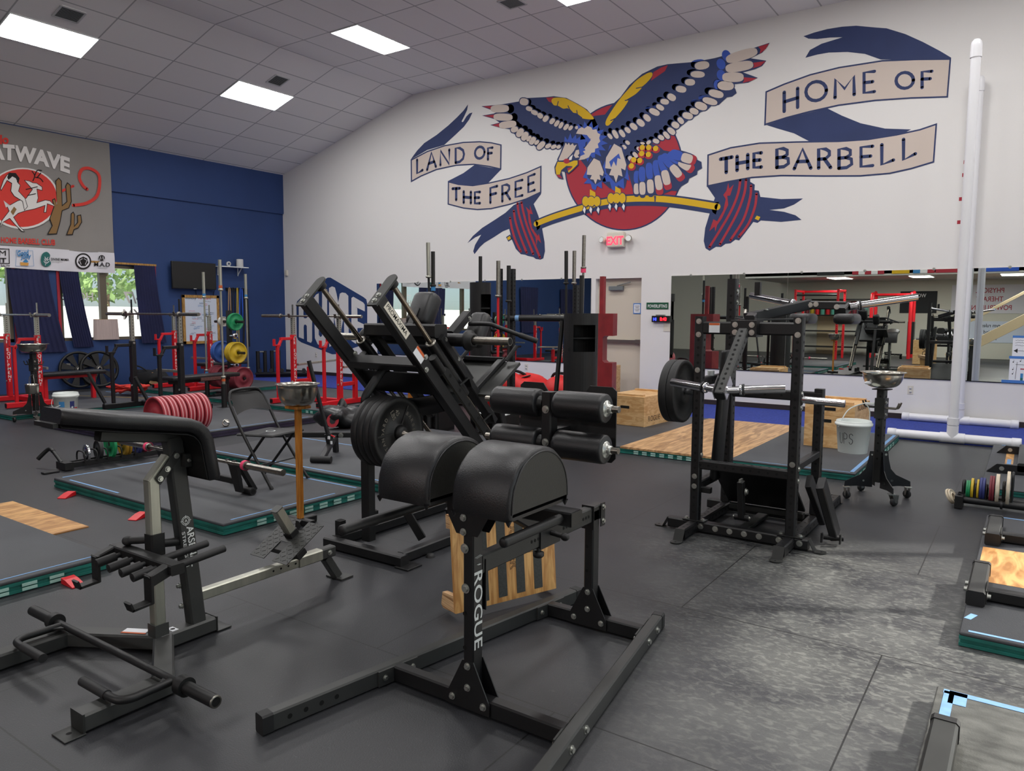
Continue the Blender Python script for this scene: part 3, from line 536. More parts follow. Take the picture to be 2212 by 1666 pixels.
def leg(q, cx, cy, w_, h_):
    q.mat('blue'); pp(q, MA, [(cx-w_*.62, cy-h_*.1), (cx-w_*.3, cy-h_*.55), (cx+w_*.4, cy-h_*.5), (cx+w_*.6, cy+.0*h_), (cx+w_*.72, cy+h_*.3), (cx+w_*.42, cy+h_*.22), (cx+w_*.45, cy+h_*.5), (cx+w_*.12, cy+h_*.4), (cx+w_*.02, cy+h_*.56), (cx-w_*.2, cy+h_*.5), (cx-w_*.3, cy+h_*.32), (cx-w_*.75, cy+h_*.32), (cx-w_*.5, cy+h_*.16), (cx-w_*.8, cy+h_*.1)], 9)
    q.mat('navy'); pp(q, MA, [(cx-w_*.58, cy-h_*.28), (cx-w_*.1, cy-h_*.62), (cx+w_*.35, cy-h_*.52), (cx+w_*.62, cy-h_*.1), (cx+w_*.5, cy+h_*.2), (cx, cy+h_*.36), (cx-w_*.5, cy+h_*.1)], 9.5)
    q.mat('tan'); pp(q, MA, [(cx-w_*.5, cy-h_*.25), (cx-w_*.08, cy-h_*.58), (cx+w_*.3, cy-h_*.48), (cx+w_*.56, cy-h_*.08), (cx+w_*.5, cy+h_*.05), (cx+w_*.28, cy+h_*.0), (cx+w_*.36, cy+h_*.2), (cx+w_*.14, cy+h_*.16), (cx+w_*.02, cy+h_*.34), (cx-w_*.1, cy+h_*.18), (cx-w_*.34, cy+h_*.16), (cx-w_*.22, cy+h_*.02), (cx-w_*.55, cy-h_*.0)], 10)
q = B(); leg(q, 965, 1150, 120, 220); leg(q, 1125, 1100, 150, 330); q.mat('blue'); pp(q, MA, [(1075, 1050), (1090, 1095), (1110, 1045), (1130, 1085), (1140, 1020), (1165, 1030), (1150, 985), (1120, 1010)], 11); q.obj('painted_legs', parent=mu)
q = B()
for cx, cy in ((932, 1360), (1130, 1335)):
    q.mat('yel'); pp(q, MA, [(cx-8, cy-95), (cx+34, cy-70), (cx+40, cy-10), (cx-10, cy-10)], 10)
    for dx, w_ in ((-42, 26), (48, 26), (2, 30)):
        q.mat('navy'); pe(q, MA, cx+dx, cy, w_+5, 46, 0, 11+abs(30-w_)*-.05); q.mat('yel'); pe(q, MA, cx+dx, cy, w_, 40, 0, 12+abs(30-w_)*-.05)
    for dx in (-52, -2, 56):
        q.mat('navy'); pp(q, MA, [(cx+dx-18, cy+72), (cx+dx, cy+30), (cx+dx+18, cy+60), (cx+dx+6, cy+110)], 13); q.mat('mwhite'); pp(q, MA, [(cx+dx-11, cy+68), (cx+dx, cy+40), (cx+dx+12, cy+60), (cx+dx+5, cy+96)], 13.5)
q.obj('painted_feet', parent=mu)
# --- round-cornered HOME logo painted left of the mirror
lg = thing('wall_logo', 'navy hexagonal logo with white letters painted on the white wall near the corner', 'painted logo', (2.2, 0, 1.4))
q = b('navywall'); pp(q, MH, [(430, 428), (450, 416), (475, 416), (770, 590), (798, 612), (806, 650), (806, 985), (795, 1010), (770, 1020), (520, 1105), (490, 1106), (215, 1000), (185, 980), (172, 950), (168, 660), (175, 630), (200, 605)], 1); q.obj('logo_field', parent=lg)
q = b('white')
pp(q, MH, [(190, 665), (215, 632), (232, 630), (232, 770), (240, 782), (258, 782), (268, 770), (268, 600), (310, 590), (310, 985), (300, 1004), (265, 990), (262, 850), (250, 838), (238, 842), (234, 860), (236, 970), (190, 952)], 2)
pp(q, MH, [(325, 600), (345, 570), (370, 556), (370, 930), (385, 952), (400, 940), (400, 545), (445, 520), (446, 960), (430, 1020), (395, 1036), (360, 1015), (335, 960)], 2)
pp(q, MH, [(462, 510), (490, 495), (515, 505), (530, 560), (545, 640), (560, 560), (580, 550), (610, 555), (636, 580), (640, 960), (600, 985), (596, 760), (570, 900), (530, 905), (506, 760), (505, 1020), (465, 1040)], 2)
pp(q, MH, [(664, 600), (680, 588), (770, 640), (784, 660), (784, 720), (700, 680), (716, 690), (720, 810), (784, 840), (784, 870), (718, 870), (718, 960), (780, 945), (780, 985), (700, 1010), (664, 985)], 2); q.obj('logo_letters', parent=lg)
# ================================================================ fittings on the white wall
t = thing('exit_sign', 'lit red EXIT sign with twin emergency lamps above the beige door', 'exit sign', (9.21, 0, 2.84))
b('plastic').rbox((9.215, -.05, 2.84), (.33, .1, .27), .02).obj('housing', parent=t)
b('exitred').text('EXIT', (9.215, -.103, 2.755), X, Z, .2, .03, .82, True).obj('exit_letters', parent=t)
for sx in (-1, 1):
    q = b('plastic').tube((9.215+sx*.15, -.04, 2.86), (9.215+sx*.25, -.05, 2.84), .016).lathe([(.01, -.03), (.05, -.02), (.06, .05), (.055, .055)], (9.215+sx*.255, -.06, 2.84), -Y+Z*.2+X*sx*.3, 18); q.mat('signw').disc((9.215+sx*.268, -.118, 2.85), -Y+Z*.2+X*sx*.3, .05, 16); q.obj('emergency_lamp', parent=t)
t = thing('street_sign', 'small green street sign reading POWERLIFTING PL', 'sign', (10.01, 0, 1.667)); b('sign').box((10.012, -.006, 1.667), (.41, .006, .115)).obj('plate', parent=t)
b('signw').text('POWERLIFTING', (9.835, -.0105, 1.636), X, Z, .078, .012, .66).text('PL', (10.165, -.0105, 1.668), X, Z, .04, .006, .8).obj('lettering', parent=t)
t = thing('led_clock', 'small black digital clock with blue and red numerals left of the mirror', 'clock', (10.1, 0, 1.44)); b('tvb').box((10.1, -.03, 1.44), (.33, .06, .11), .1).obj('case', parent=t); b('tvb').box((10.1, -.06, 1.505), (.16, .05, .014)).obj('sensor_lip', parent=t)
b('blueled').text('HI', (9.965, -.0615, 1.41), X, Z, .075, .01, .9).obj('numerals', parent=t); b('redled').text('8:40', (10.09, -.0615, 1.41), X, Z, .085, .012, .85).obj('numerals', parent=t)
tag(b('plastic').box((10.2, -.004, 1.30), (.13, .006, .15)).obj('wall_plate'), 'cream blank plate on the wall under the digital clock', 'wall plate')
def outlet(p, n, label):
    t = thing('power_outlet', label, 'outlet', p); p = V(p); u = Z.cross(V(n)); b('plastic').bar(p-Z*.06, p+Z*.06, .075, .008, V(n)).obj('cover_plate', parent=t); q = b('shelf')
    for s_ in (-1, 1): q.lathe([(.0, .008), (.018, .008), (.019, .004)], p+Z*.026*s_, n, 14); 
    q.mat('hole')
    for s_ in (-1, 1):
        for k in (-1, 1): q.bar(p+Z*(.026*s_-.006)+u*.006*k+V(n)*.0085, p+Z*(.026*s_+.006)+u*.006*k+V(n)*.0085, .002, .001, V(n))
    q.obj('sockets', parent=t)
outlet((7.273, 0, .474), -Y, 'white outlet under the mirror left of the beige door'); outlet((14.0, 0, .44), -Y, 'white outlet under the mirror right of the chalk stand'); outlet((1.127, 0, .49), -Y, 'white outlet below the hexagonal logo')
outlet((0, -5.195, .448), X, 'outlet low on the navy wall beside the wheel plates'); outlet((0, -2.05, .42), X, 'outlet low on the navy wall under the whiteboard')
tag(b('plastic').rbox((.11, -.02, 2.49), (.09, .04, .14), .01).obj('motion_sensor'), 'small white sensor box in the corner beside the navy wall', 'sensor')
t = thing('paper_notice', 'handwritten paper with an arrow taped to the mirror', 'notice', (15.35, -.012, 1.1)); q = b('paper').box((15.36, -.013, 1.11), (.32, .002, .27)); q.obj('sheet', parent=t); q = b('tape').box((15.36, -.015, 1.245), (.33, .002, .03)); q.obj('tape_strip', parent=t); q = b('ink')
for k in range(3): q.stroke([(15.23+i*.013, -.0145, 1.2-.035*k+random.uniform(-.007, .007)) for i in range(14)], .004, -Y)
q.add([(15.215, -.0145, 1.055), (15.26, -.0145, 1.085), (15.26, -.0145, 1.025)], [(0, 2, 1)]).stroke([(15.26, -.0145, 1.055), (15.42, -.0145, 1.05)], .005, -Y); q.obj('handwriting', parent=t)
t = thing('paper_notice', 'hand-drawn lifter poster taped to the mirror under the arrow note', 'notice', (15.35, -.012, .78)); b('paper').box((15.36, -.013, .79), (.36, .002, .35)).obj('sheet', parent=t); q = b('tape').box((15.36, -.015, .965), (.38, .002, .035)).box((15.33, -.015, .635), (.46, .002, .04)); q.obj('tape_strip', parent=t); q = b('ink')
for x in (15.255, 15.40): q.stroke([(x, -.0145, .67), (x+.01, -.0145, .9)], .005, -Y)
q.stroke([(15.25, -.0145, .87), (15.41, -.0145, .865)], .005, -Y)
for x, z in ((15.22, .9), (15.3, .915), (15.35, .92), (15.44, .88), (15.22, .8), (15.22, .74), (15.44, .8), (15.45, .73)): q.disc((x, -.0147, z), -Y, .008, 8).stroke([(x+.007, -.0145, z), (x+.007, -.0145, z+.03)], .003, -Y)
q.mat('mred').box((15.33, -.0147, .81), (.05, .001, .015)); q.mat('bblue').box((15.325, -.0147, .72), (.03, .001, .06)); q.mat('bteal').box((15.325, -.0147, .665), (.03, .001, .05)); q.obj('drawing', parent=t)
# ================================================================ things on and by the navy wall
WA_ = onwall((.075, 0, 0), X)
BN = lambda x, y: (x/2.687, y/2.687)
bn = thing('club_banner', 'grey cloth banner with a red sun and rider hanging on the navy wall', 'banner', (.06, -5.7, 2.3))
def clothgrid(q, y0, y1, z0, z1, ny, nz):
    vs, fs = [], []
    for j in range(nz+1):
        for i in range(ny+1):
            u, v = i/ny, j/nz; y = y0+(y1-y0)*u; z = z0+(z1-z0)*v
            vs.append((.062+.007*math.sin(u*17+v*3)*(1-v*.5)+.006*math.sin(u*31-v*7), y, z+.012*math.sin(u*6)*(1-v)))
    for j in range(nz):
        for i in range(ny): a = j*(ny+1)+i; fs.append((a, a+1, a+ny+2, a+ny+1))
    return q.add(vs, fs, True)
q = b('cloth'); clothgrid(q, -7.75, -4.235, 2.70, 4.86, 40, 20); q.mat('clothw'); clothgrid(q, -7.75, -4.235, 2.30, 2.70, 40, 4); q.obj('cloth_panel', parent=bn)
NB = X
def bp_(q, pts, lay, sm=0): return pp(q, BN, pts, lay, sm, WA_, X)
def bs_(q, pts, wpx, lay, sm=5, taper=False): return ps(q, BN, pts, wpx, lay, sm, taper, WA_, X)
def be_(q, cx, cy, rx, ry, lay, n=40): return bp_(q, [(cx+rx*math.cos(2*PI*i/n), cy+ry*math.sin(2*PI*i/n)) for i in range(n)], lay)
def btext(q, txt, x0, y0, x1, y1, h, lay, bold=.03, arc=0):
    me = textmesh(txt, bold); xs = [p[0] for p in me[0]]; ys = [p[1] for p in me[0]]; a, c, d, e = min(xs), max(xs), min(ys), max(ys)
    vs = []
    for p in me[0]:
        u = (p[0]-a)/(c-a); v = (p[1]-d)/(e-d); hh = h if not isinstance(h, tuple) else h[0]+(h[1]-h[0])*u
        vs.append(WA_(*BN(x0+(x1-x0)*u, y0+(y1-y0)*u-hh*v+arc*(4*(u-.5)**2-1)*-1*-1))+X*.0012*lay)
    return q.add(vs, me[1])
q = b('bwhite'); btext(q, 'HEATWAVE', -190, 935, 405, 1010, (95, 92), 3, .05, 35); q.obj('banner_title', parent=bn)
q = b('bred'); btext(q, 'lo', 0, 838, 50, 838, 55, 3, .04); btext(q, 'HOME BARBELL CLUB', 5, 1410, 320, 1425, 34, 3, .03); q.obj('banner_lettering', parent=bn)
q = b('bwhite'); be_(q, 130, 1152, 212, 178, 2); q.mat('bred'); be_(q, 130, 1150, 200, 168, 3)
bs_(q, [(330, 1122), (390, 1095), (425, 1080)], 16, 3); bs_(q, [(425, 1192), (500, 1180), (560, 1140), (578, 1070), (570, 1010), (520, 978), (475, 985), (460, 1030), (480, 1075), (505, 1098)], 20, 3); q.obj('red_sun', parent=bn)
q = b('bdark')     # saguaros
for cac in ([(320, 1050), (340, 1030), (358, 1050), (362, 1190), (385, 1170), (378, 1080), (390, 1058), (410, 1075), (416, 1170), (400, 1210), (362, 1225), (350, 1290), (330, 1360), (272, 1362), (300, 1310), (285, 1270), (310, 1200), (300, 1160), (318, 1150), (330, 1190)], [(410, 1240), (425, 1228), (434, 1245), (432, 1310), (448, 1290), (446, 1250), (470, 1245), (476, 1290), (455, 1325), (430, 1335), (422, 1364), (382, 1366), (408, 1300)]):
    q.mat('bdark'); bp_(q, cac, 4); cx = sum(p[0] for p in cac)/len(cac); cy = sum(p[1] for p in cac)/len(cac); q.mat('bbrown'); bp_(q, grow(cac, 5), 5)
q.obj('painted_cactus', parent=bn)
q = b('bdark'); HB = [(20, 1165), (35, 1200), (55, 1190), (100, 1165), (150, 1150), (185, 1100), (150, 1060), (138, 1045), (170, 1050), (190, 1060), (212, 1062), (245, 1085), (245, 1108), (215, 1100), (222, 1150), (215, 1175), (262, 1160), (290, 1165), (322, 1200), (275, 1185), (268, 1235), (252, 1235), (258, 1195), (200, 1215), (150, 1225), (105, 1240), (80, 1262), (110, 1310), (145, 1345), (125, 1345), (85, 1305), (55, 1270), (20, 1290), (2, 1320), (8, 1280), (50, 1225), (42, 1205)]
bp_(q, HB, 5); q.mat('bwhite'); bp_(q, grow(HB, 3.5), 6)
q.mat('bdark'); RD = [(38, 1015), (55, 1002), (90, 1008), (105, 1030), (100, 1055), (118, 1075), (108, 1110), (145, 1150), (160, 1200), (140, 1225), (128, 1170), (80, 1140), (60, 1110), (65, 1065), (40, 1050), (20, 1085), (5, 1110), (0, 1095), (18, 1045)]
bp_(q, RD, 7); q.mat('bwhite'); bp_(q, grow(RD, 3.5), 8); q.mat('bdark'); bp_(q, [(40, 1030), (50, 1003), (90, 1005), (112, 1035), (105, 1070), (90, 1035), (70, 1025), (48, 1045)], 9)
for st in ([(190, 1050), (200, 1020), (185, 995)], [(205, 1030), (230, 1035), (248, 1055)], [(200, 1020), (215, 990), (240, 990)], [(215, 1030), (235, 1005)], [(150, 1100), (215, 1085)], [(160, 1135), (205, 1125)]): bs_(q, st, 6, 9)
q.mat('bbrown'); bp_(q, [(60, 1230), (80, 1200), (95, 1215), (75, 1250)], 9); q.obj('painted_rider', parent=bn)
q = b('bdark'); bs_(q, [(-30, 1443), (52, 1446), (54, 1530), (-30, 1528)], 7, 3, 0); btext(q, 'IM', -20, 1483, 34, 1485, 30, 3, .0); btext(q, 'IT', -6, 1524, 36, 1526, 28, 3, .03); btext(q, 'SALTY', 5, 1548, 58, 1551, 12, 3, .02)
q.mat('bblue'); bs_(q, [(95, 1452), (190, 1456), (196, 1545), (90, 1545), (95, 1452)], 3, 3, 0); btext(q, 'Good', 100, 1490, 165, 1482, 34, 3); btext(q, 'Judy', 120, 1512, 180, 1506, 34, 3); q.mat('borange'); bp_(q, [(116, 1522), (166, 1526), (164, 1543), (118, 1541)], 3); q.mat('bblue'); bp_(q, [(132, 1520), (150, 1502), (165, 1520), (150, 1526)], 3)
q.mat('bteal'); bp_(q, [(245, 1475), (270, 1462), (290, 1480), (285, 1505), (296, 1530), (275, 1548), (248, 1540), (236, 1510)], 3, 4); q.mat('clothw'); bs_(q, [(262, 1540), (275, 1500)], 4, 4)
for k in range(3): bs_(q, [(266, 1532-k*12), (254+k*3, 1516-k*12)], 5, 4, 0); bs_(q, [(268, 1530-k*12), (284-k*3, 1518-k*12)], 5, 4, 0)
q.mat('bdark'); btext(q, 'DIVINE MAMA', 296, 1512, 400, 1516, 15, 3, .02); q.mat('shelf'); btext(q, 'strength', 297, 1522, 362, 1525, 10, 3)
q.mat('bdark'); be_(q, 482, 1517, 47, 47, 3); q.mat('clothw'); be_(q, 482, 1517, 38, 38, 4); q.mat('bdark'); bp_(q, [(482, 1490), (505, 1500), (512, 1525), (495, 1545), (470, 1545), (452, 1525), (460, 1500)], 5); q.mat('clothw')
for dx in (-1, 1): bs_(q, [(482+dx*5, 1502), (482+dx*22, 1512), (482+dx*12, 1535)], 4, 6, 0)
q.mat('bdark'); be_(q, 590, 1498, 18, 17, 3); q.mat('clothw'); bs_(q, [(578, 1510), (584, 1488), (590, 1506), (597, 1488), (602, 1510)], 5, 4, 0); q.mat('bdark'); btext(q, 'M.A.D', 546, 1546, 638, 1549, 24, 3, .02); q.mat('shelf'); btext(q, 'THREADS', 565, 1557, 622, 1558, 7, 3); q.obj('sponsor_logos', parent=bn)
# curtains
def curtain(name, label, pts0, pts1, z0, z1, x=.07):
    # gathered cloth between two edge curves (y at top, y at bottom)
    q = b('curtain'); ny, nz = 48, 10; vs, fs = [], []
    for j in range(nz+1):
        v = j/nz
        for i in range(ny+1):
            u = i/ny; a = pts0[0]+(pts0[1]-pts0[0])*v**1.3; c = pts1[0]+(pts1[1]-pts1[0])*v**1.3
            vs.append((x+.016*math.sin(u*52+math.sin(v*2))*(.7+.3*v), a+(c-a)*u, z1+(z0-z1)*v))
    for j in range(nz):
        for i in range(ny): k = j*(ny+1)+i; fs.append((k, k+1, k+ny+2, k+ny+1))
    return tag(q.add(vs, fs, True).obj(name), label, 'curtain')
curtain('curtain', 'navy curtain gathered at the right of the window with the pleated shade', (-3.85, -3.75), (-3.40, -3.20), .86, 2.48)
curtain('curtain', 'narrow navy curtain gathered at the left of the window with the pleated shade', (-5.30, -5.10), (-4.95, -4.72), .82, 2.29, .05)
curtain('curtain', 'wide navy curtain hanging below the grey banner', (-6.2, -6.05), (-5.50, -5.22), .74, 2.29, .05)
t = thing('pleated_lampshade', 'pleated beige shade standing on the window ledge', 'lampshade', (-.02, -4.44, .96)); q = b('lamp'); n = 60
r1 = [V((-.0+(.14+.006*(k % 2))*math.cos(2*PI*k/n)*.55, -4.44+(.25+.008*(k % 2))*math.sin(2*PI*k/n), .955)) for k in range(n)]; q.loft([r1, [V((p.x, -4.44+(p.y+4.44)*.93, 1.36)) for p in r1]], False, False).obj('pleated_shade', parent=t); q = b('oak').path([(-.0+.13*.55*math.cos(2*PI*k/24), -4.44+.235*math.sin(2*PI*k/24), 1.36) for k in range(25)], .006, 6); q.obj('rim', parent=t)
t = thing('television', 'black flat television mounted on the navy wall', 'television', (.1, -2.53, 2.32)); b('tvb').rbox((.12, -2.53, 2.315), (.05, 1.06, .59), .008).obj('case', parent=t); b('tv').box((.146, -2.53, 2.32), (.002, 1.03, .555)).obj('screen', parent=t); b('shelf').box((.147, -2.53, 2.028), (.006, .07, .012)).obj('logo_bar', parent=t); b('tvb').box((.055, -2.53, 2.3), (.085, .3, .3)).obj('wall_bracket', parent=t); b('hole').path([(.1, -2.49, 2.03), (.04, -2.45, 1.97), (.02, -2.43, 1.9)], .006, 6, 4).path([(.1, -2.02, 2.03), (.03, -2.0, 1.95), (.02, -2.0, 1.88)], .006, 6, 4).obj('cable', parent=t)
t = thing('whiteboard', 'oak framed whiteboard covered in coloured handwriting on the navy wall', 'whiteboard', (.02, -2.33, 1.35)); b('board').box((.02, -2.33, 1.352), (.02, .84, 1.03)).obj('writing_surface', parent=t); q = b('oak')
for yy in (-2.755, -1.905): q.box((.03, yy, 1.352), (.03, .06, 1.08))
for zz in (.84, 1.865): q.box((.03, -2.33, zz), (.03, .91, .06))
q.obj('oak_frame', parent=t); q = B()
for k in range(34):
    q.mat(random.choice(['bblue', 'bred', 'ink', 'dkblue'])); y0, z0 = random.uniform(-2.66, -2.1), random.uniform(.95, 1.78); L_ = random.uniform(.06, .16)
    for r in range(random.choice((1, 2))): q.stroke([(.032, y0+L_*i/8, z0-r*.03+random.uniform(-.008, .008)) for i in range(9)], .006, X)
q.mat('ink').text('monthly', (.032, -2.7, 1.80), Y, Z, .08).mat('bred').text('PR Board', (.032, -2.38, 1.80), Y, Z, .08); q.obj('handwriting', parent=t)
t = thing('wall_shelf', 'small white wall shelf right of the television', 'shelf', (.12, -1.57, 2.55)); b('signw').box((.13, -1.57, 2.555), (.22, .74, .02)).obj('shelf_board', parent=t)
for yy in (-1.88, -1.35): b('signw').bar((.03, yy, 2.55), (.03, yy, 2.36), .03, .012, Y).bar((.03, yy, 2.38), (.18, yy, 2.545), .02, .01, Y).obj('bracket', parent=t)
t = thing('bluetooth_speaker', 'pale grey upright speaker on the wall shelf', 'speaker', (.13, -1.36, 2.566)); b('shelf').lathe([(.0, 0), (.07, 0), (.078, .012), (.078, .17), (.07, .182), (0, .182)], (.13, -1.36, 2.566), Z, 24).obj('speaker_body', parent=t)
t = thing('alarm_clock', 'small round twin-ring clock on the wall shelf', 'clock', (.13, -1.66, 2.566)); b('shelf').lathe([(.03, -.02), (.052, -.02), (.052, .02), (.03, .02)], (.13, -1.66, 2.625), X, 20).obj('ring', parent=t); b('shelf').box((.13, -1.66, 2.57), (.05, .05, .012)).obj('foot', parent=t)
t = thing('band_rack', 'black rack of hanging resistance bands and straps on the navy wall', 'band rack', (.06, -1.42, 2.05)); b('blackm').box((.03, -1.42, 2.05), (.03, .52, .06)).obj('rail', parent=t)
for k in range(5): b('blackm').tube((.03, -1.62+.1*k, 2.05), (.12, -1.62+.1*k, 2.07), .006, n=8).obj('peg', parent=t)
def band(y, z0, wd, mat, label, k=0):
    q = b(mat)
    for s_ in (-1, 1): q.bar((.105+k*.012, y+s_*wd*.4, 2.06), (.07+k*.012, y+s_*wd, z0), wd*.55, .006, X)
    q.path([(.105+k*.012, y-wd*.4, 2.06), (.105+k*.012, y, 2.085), (.105+k*.012, y+wd*.4, 2.06)], .008, 6, 3)
    tag(q.obj('resistance_band'), label, 'resistance band', 'bands hanging by the corner')
band(-1.64, 1.0, .045, 'canvas', 'tan canvas strap hanging leftmost on the band rack'); band(-1.55, 1.1, .05, 'strap', 'black band with white edge hanging between the tan and yellow straps', 1); band(-1.43, .72, .03, 'ystrap', 'yellow band hanging in the middle of the band rack'); band(-1.33, 1.2, .06, 'bstrap', 'blue band hanging right of the yellow one'); band(-1.2, .7, .08, 'strap', 'wide black bands hanging rightmost on the band rack')
# outside the left windows
struct(b('concrete').box((-13, -8, -.12), (25.5, 40, .1)).obj('ground'))
tag(b('fence').box((-14, -8, .75), (.15, 40, 1.9)).obj('boundary_wall'), 'pale boundary wall seen through the windows', 'wall')
def tree(x, y, h, r, label, mk):
    t = thing('tree', label, 'tree', (x, y, -.07), 'trees outside the windows'); b('bark').path([(x, y, -.07), (x+.1, y, h*.4), (x, y+.1, h*.7)], lambda u: .16*(1-u*.6), 8, 4).obj('trunk', parent=t)
    q = b(mk); rnd = random.Random(int(x*10+y*7))
    for _ in range(900):
        u, v, k = rnd.uniform(0, 2*PI), rnd.uniform(-1, 1), rnd.uniform(.55, 1)**.5; s_ = math.sqrt(1-v*v); c = V((x+r*k*s_*math.cos(u), y+r*k*s_*math.sin(u), h*.68+h*.36*k*v))
        a = V((rnd.uniform(-1, 1), rnd.uniform(-1, 1), rnd.uniform(-1, 1))).normalized(); d = a.orthogonal().normalized(); e = rnd.uniform(.12, .26); q.add([c-a*e, c-d*e*.5, c+a*e, c+d*e*.5], [(0, 1, 2, 3)])
    q.obj('leaf_crown', parent=t)
for i, (yy, h, r, k) in enumerate(((-2.5, 5.2, 2.1, 'leaf'), (-5.2, 5.8, 2.2, 'leafd'), (-.2, 6.2, 2.4, 'leafd'), (2.6, 5.6, 2.3, 'leaf'), (5.2, 6, 2.4, 'leafd'), (-8.4, 5.5, 2.2, 'leaf'), (8, 6, 2.5, 'leaf'))): tree(-16.0-1.6*(i % 2), yy*1.15+1.5, h, r*.68, ('pale green tree beyond the window' if k == 'leaf' else 'darker green tree beyond the window'), k)
# ================================================================ glute-ham bench (front centre)
def bolts(t, mat, lst, r=.011, th=.008, name='bolt'):
    for c, n in lst: b(mat).bolt(c, n, r, th).obj(name, parent=t)
g = thing('glute_ham_bench', 'black glute ham bench with twin half-round pads and white vertical lettering on its front post', 'gym bench', (13.715, -9.6, 0))
LR = (V((13.19, -10.61, .037)), V((13.497, -8.84, .037))); RR = (V((14.245, -10.61, .037)), V((13.99, -8.90, .037)))
for a, c in (LR, RR):
    b('grey').bar(a, c, .052, .072).obj('base_rail', parent=g); d = (c-a).normalized()
    q = b('rubber')
    for e, s_ in ((a, 1), (c, -1)): q.bar(e-d*s_*.008, e+d*s_*.035, .056, .076)
    q.obj('end_cap', parent=g)
    o = d.cross(Z); q = b('hole'); q.holes(a+d*.10+o*.026, a+d*.30+o*.026, 4, o, .010); q.obj('adjustment_holes', parent=g)
def onrail(rr, y): t = (y-rr[0].y)/(rr[1].y-rr[0].y); return rr[0].lerp(rr[1], t)
for y in (-10.03, -9.09):
    pl, pr_ = onrail(LR, y), onrail(RR, y); b('black').bar(pl+X*.028, pr_-X*.028, .052, .066, Z).obj('cross_member', parent=g)
    for rr, s_ in ((LR, 1), (RR, -1)):
        d = (rr[1]-rr[0]).normalized(); c = onrail(rr, y)+X*s_*.031; b('grey').bar(c-d*.10, c+d*.10, .008, .064, Z).obj('mounting_plate', parent=g)
        bolts(g, 'zinc', [(c+d*k*.07+X*s_*.004, X*s_) for k in (-1, 1)], .009)
        e = onrail(rr, y)-X*s_*.027; bolts(g, 'zinc', [(e+d*k*.07, -X*s_) for k in (-1, 1)], .011)
    h1 = .79 if y < -10 else .615
    b('black').bar((13.715, y, .04), (13.715, y, h1-.03), .05, .062, Y).obj('upright', parent=g)
    for s_ in (-1, 1):
        yy = y+s_*.0285
        b('black').prism([(13.715-.103, yy, .012), (13.715+.103, yy, .012), (13.715+.103, yy, .055), (13.715+.026, yy, .205), (13.715-.026, yy, .205), (13.715-.103, yy, .055)], (0, s_*.005, 0)).obj('gusset_plate', parent=g)
    bolts(g, 'zinc', [((13.715+dx, y-.034, z), -Y) for dx, z in ((0, .185), (0, .10), (-.075, .045), (.075, .045))], .010)
    bolts(g, 'zinc', [((13.715+dx, y+.034, z), Y) for dx, z in ((0, .185), (0, .10))], .010)
q = b('hole'); q.holes((13.70, -10.0625, .39), (13.70, -10.0625, .255), 2, -Y, .008); q.holes((13.708, -9.122, .41), (13.708, -9.122, .29), 2, -Y, .008); q.obj('adjustment_holes', parent=g)
bolts(g, 'zinc', [((13.702, -10.063, .645), -Y), ((13.706, -10.063, .49), -Y)], .013)
q = b('signw').text('ROGUE', (13.7415, -10.0545, .555), -Z, Y, .070, .012, 1.32)      # reads top to bottom on the +X face
for k in range(3): q.bar((13.7413, -10.052+.006*k, .612-.003*k), (13.7413, -10.018+.006*k, .617-.003*k), .0006, .0015, X)
q.bar((13.7413, -10.04, .583), (13.7413, -10.022, .583), .0006, .016, X); q.obj('brand_lettering', parent=g)
for s_ in (-1, 1):
    yy = -10.03+s_*.034; b('black').prism([(13.665, yy, .70), (13.765, yy, .70), (13.81, yy, .775), (13.81, yy, .835), (13.62, yy, .835), (13.62, yy, .775)], (0, s_*.004, 0)).obj('pad_bracket', parent=g)
bolts(g, 'zinc', [((13.70, -10.069, .765), -Y), ((13.70, -10.069, .71), -Y)], .010)
b('dkgrey').bar((13.715, -10.0, .571), (13.715, -9.02, .571), .05, .074).obj('beam', parent=g)
q = b('hole'); q.holes((13.7405, -9.66, .575), (13.7405, -9.61, .575), 3, X, .007); q.holes((13.7405, -9.40, .572), (13.7405, -9.17, .572), 10, X, .0075); q.obj('adjustment_holes', parent=g)
q = b('black').prism([(13.744, -9.06, .50), (13.744, -9.02, .50), (13.744, -9.02, .615), (13.744, -9.06, .615)], (.004, 0, 0)); q.prism([(13.682, -9.13, .50), (13.748, -9.13, .50), (13.748, -9.13, .615), (13.682, -9.13, .615)], (0, -.004, 0)); q.obj('beam_plate', parent=g)
bolts(g, 'zinc', [((13.748, -9.04, z), X) for z in (.595, .525)], .009)
b('black').box((13.715, -9.985, .49), (.06, .005, .20)).obj('beam_plate', parent=g)
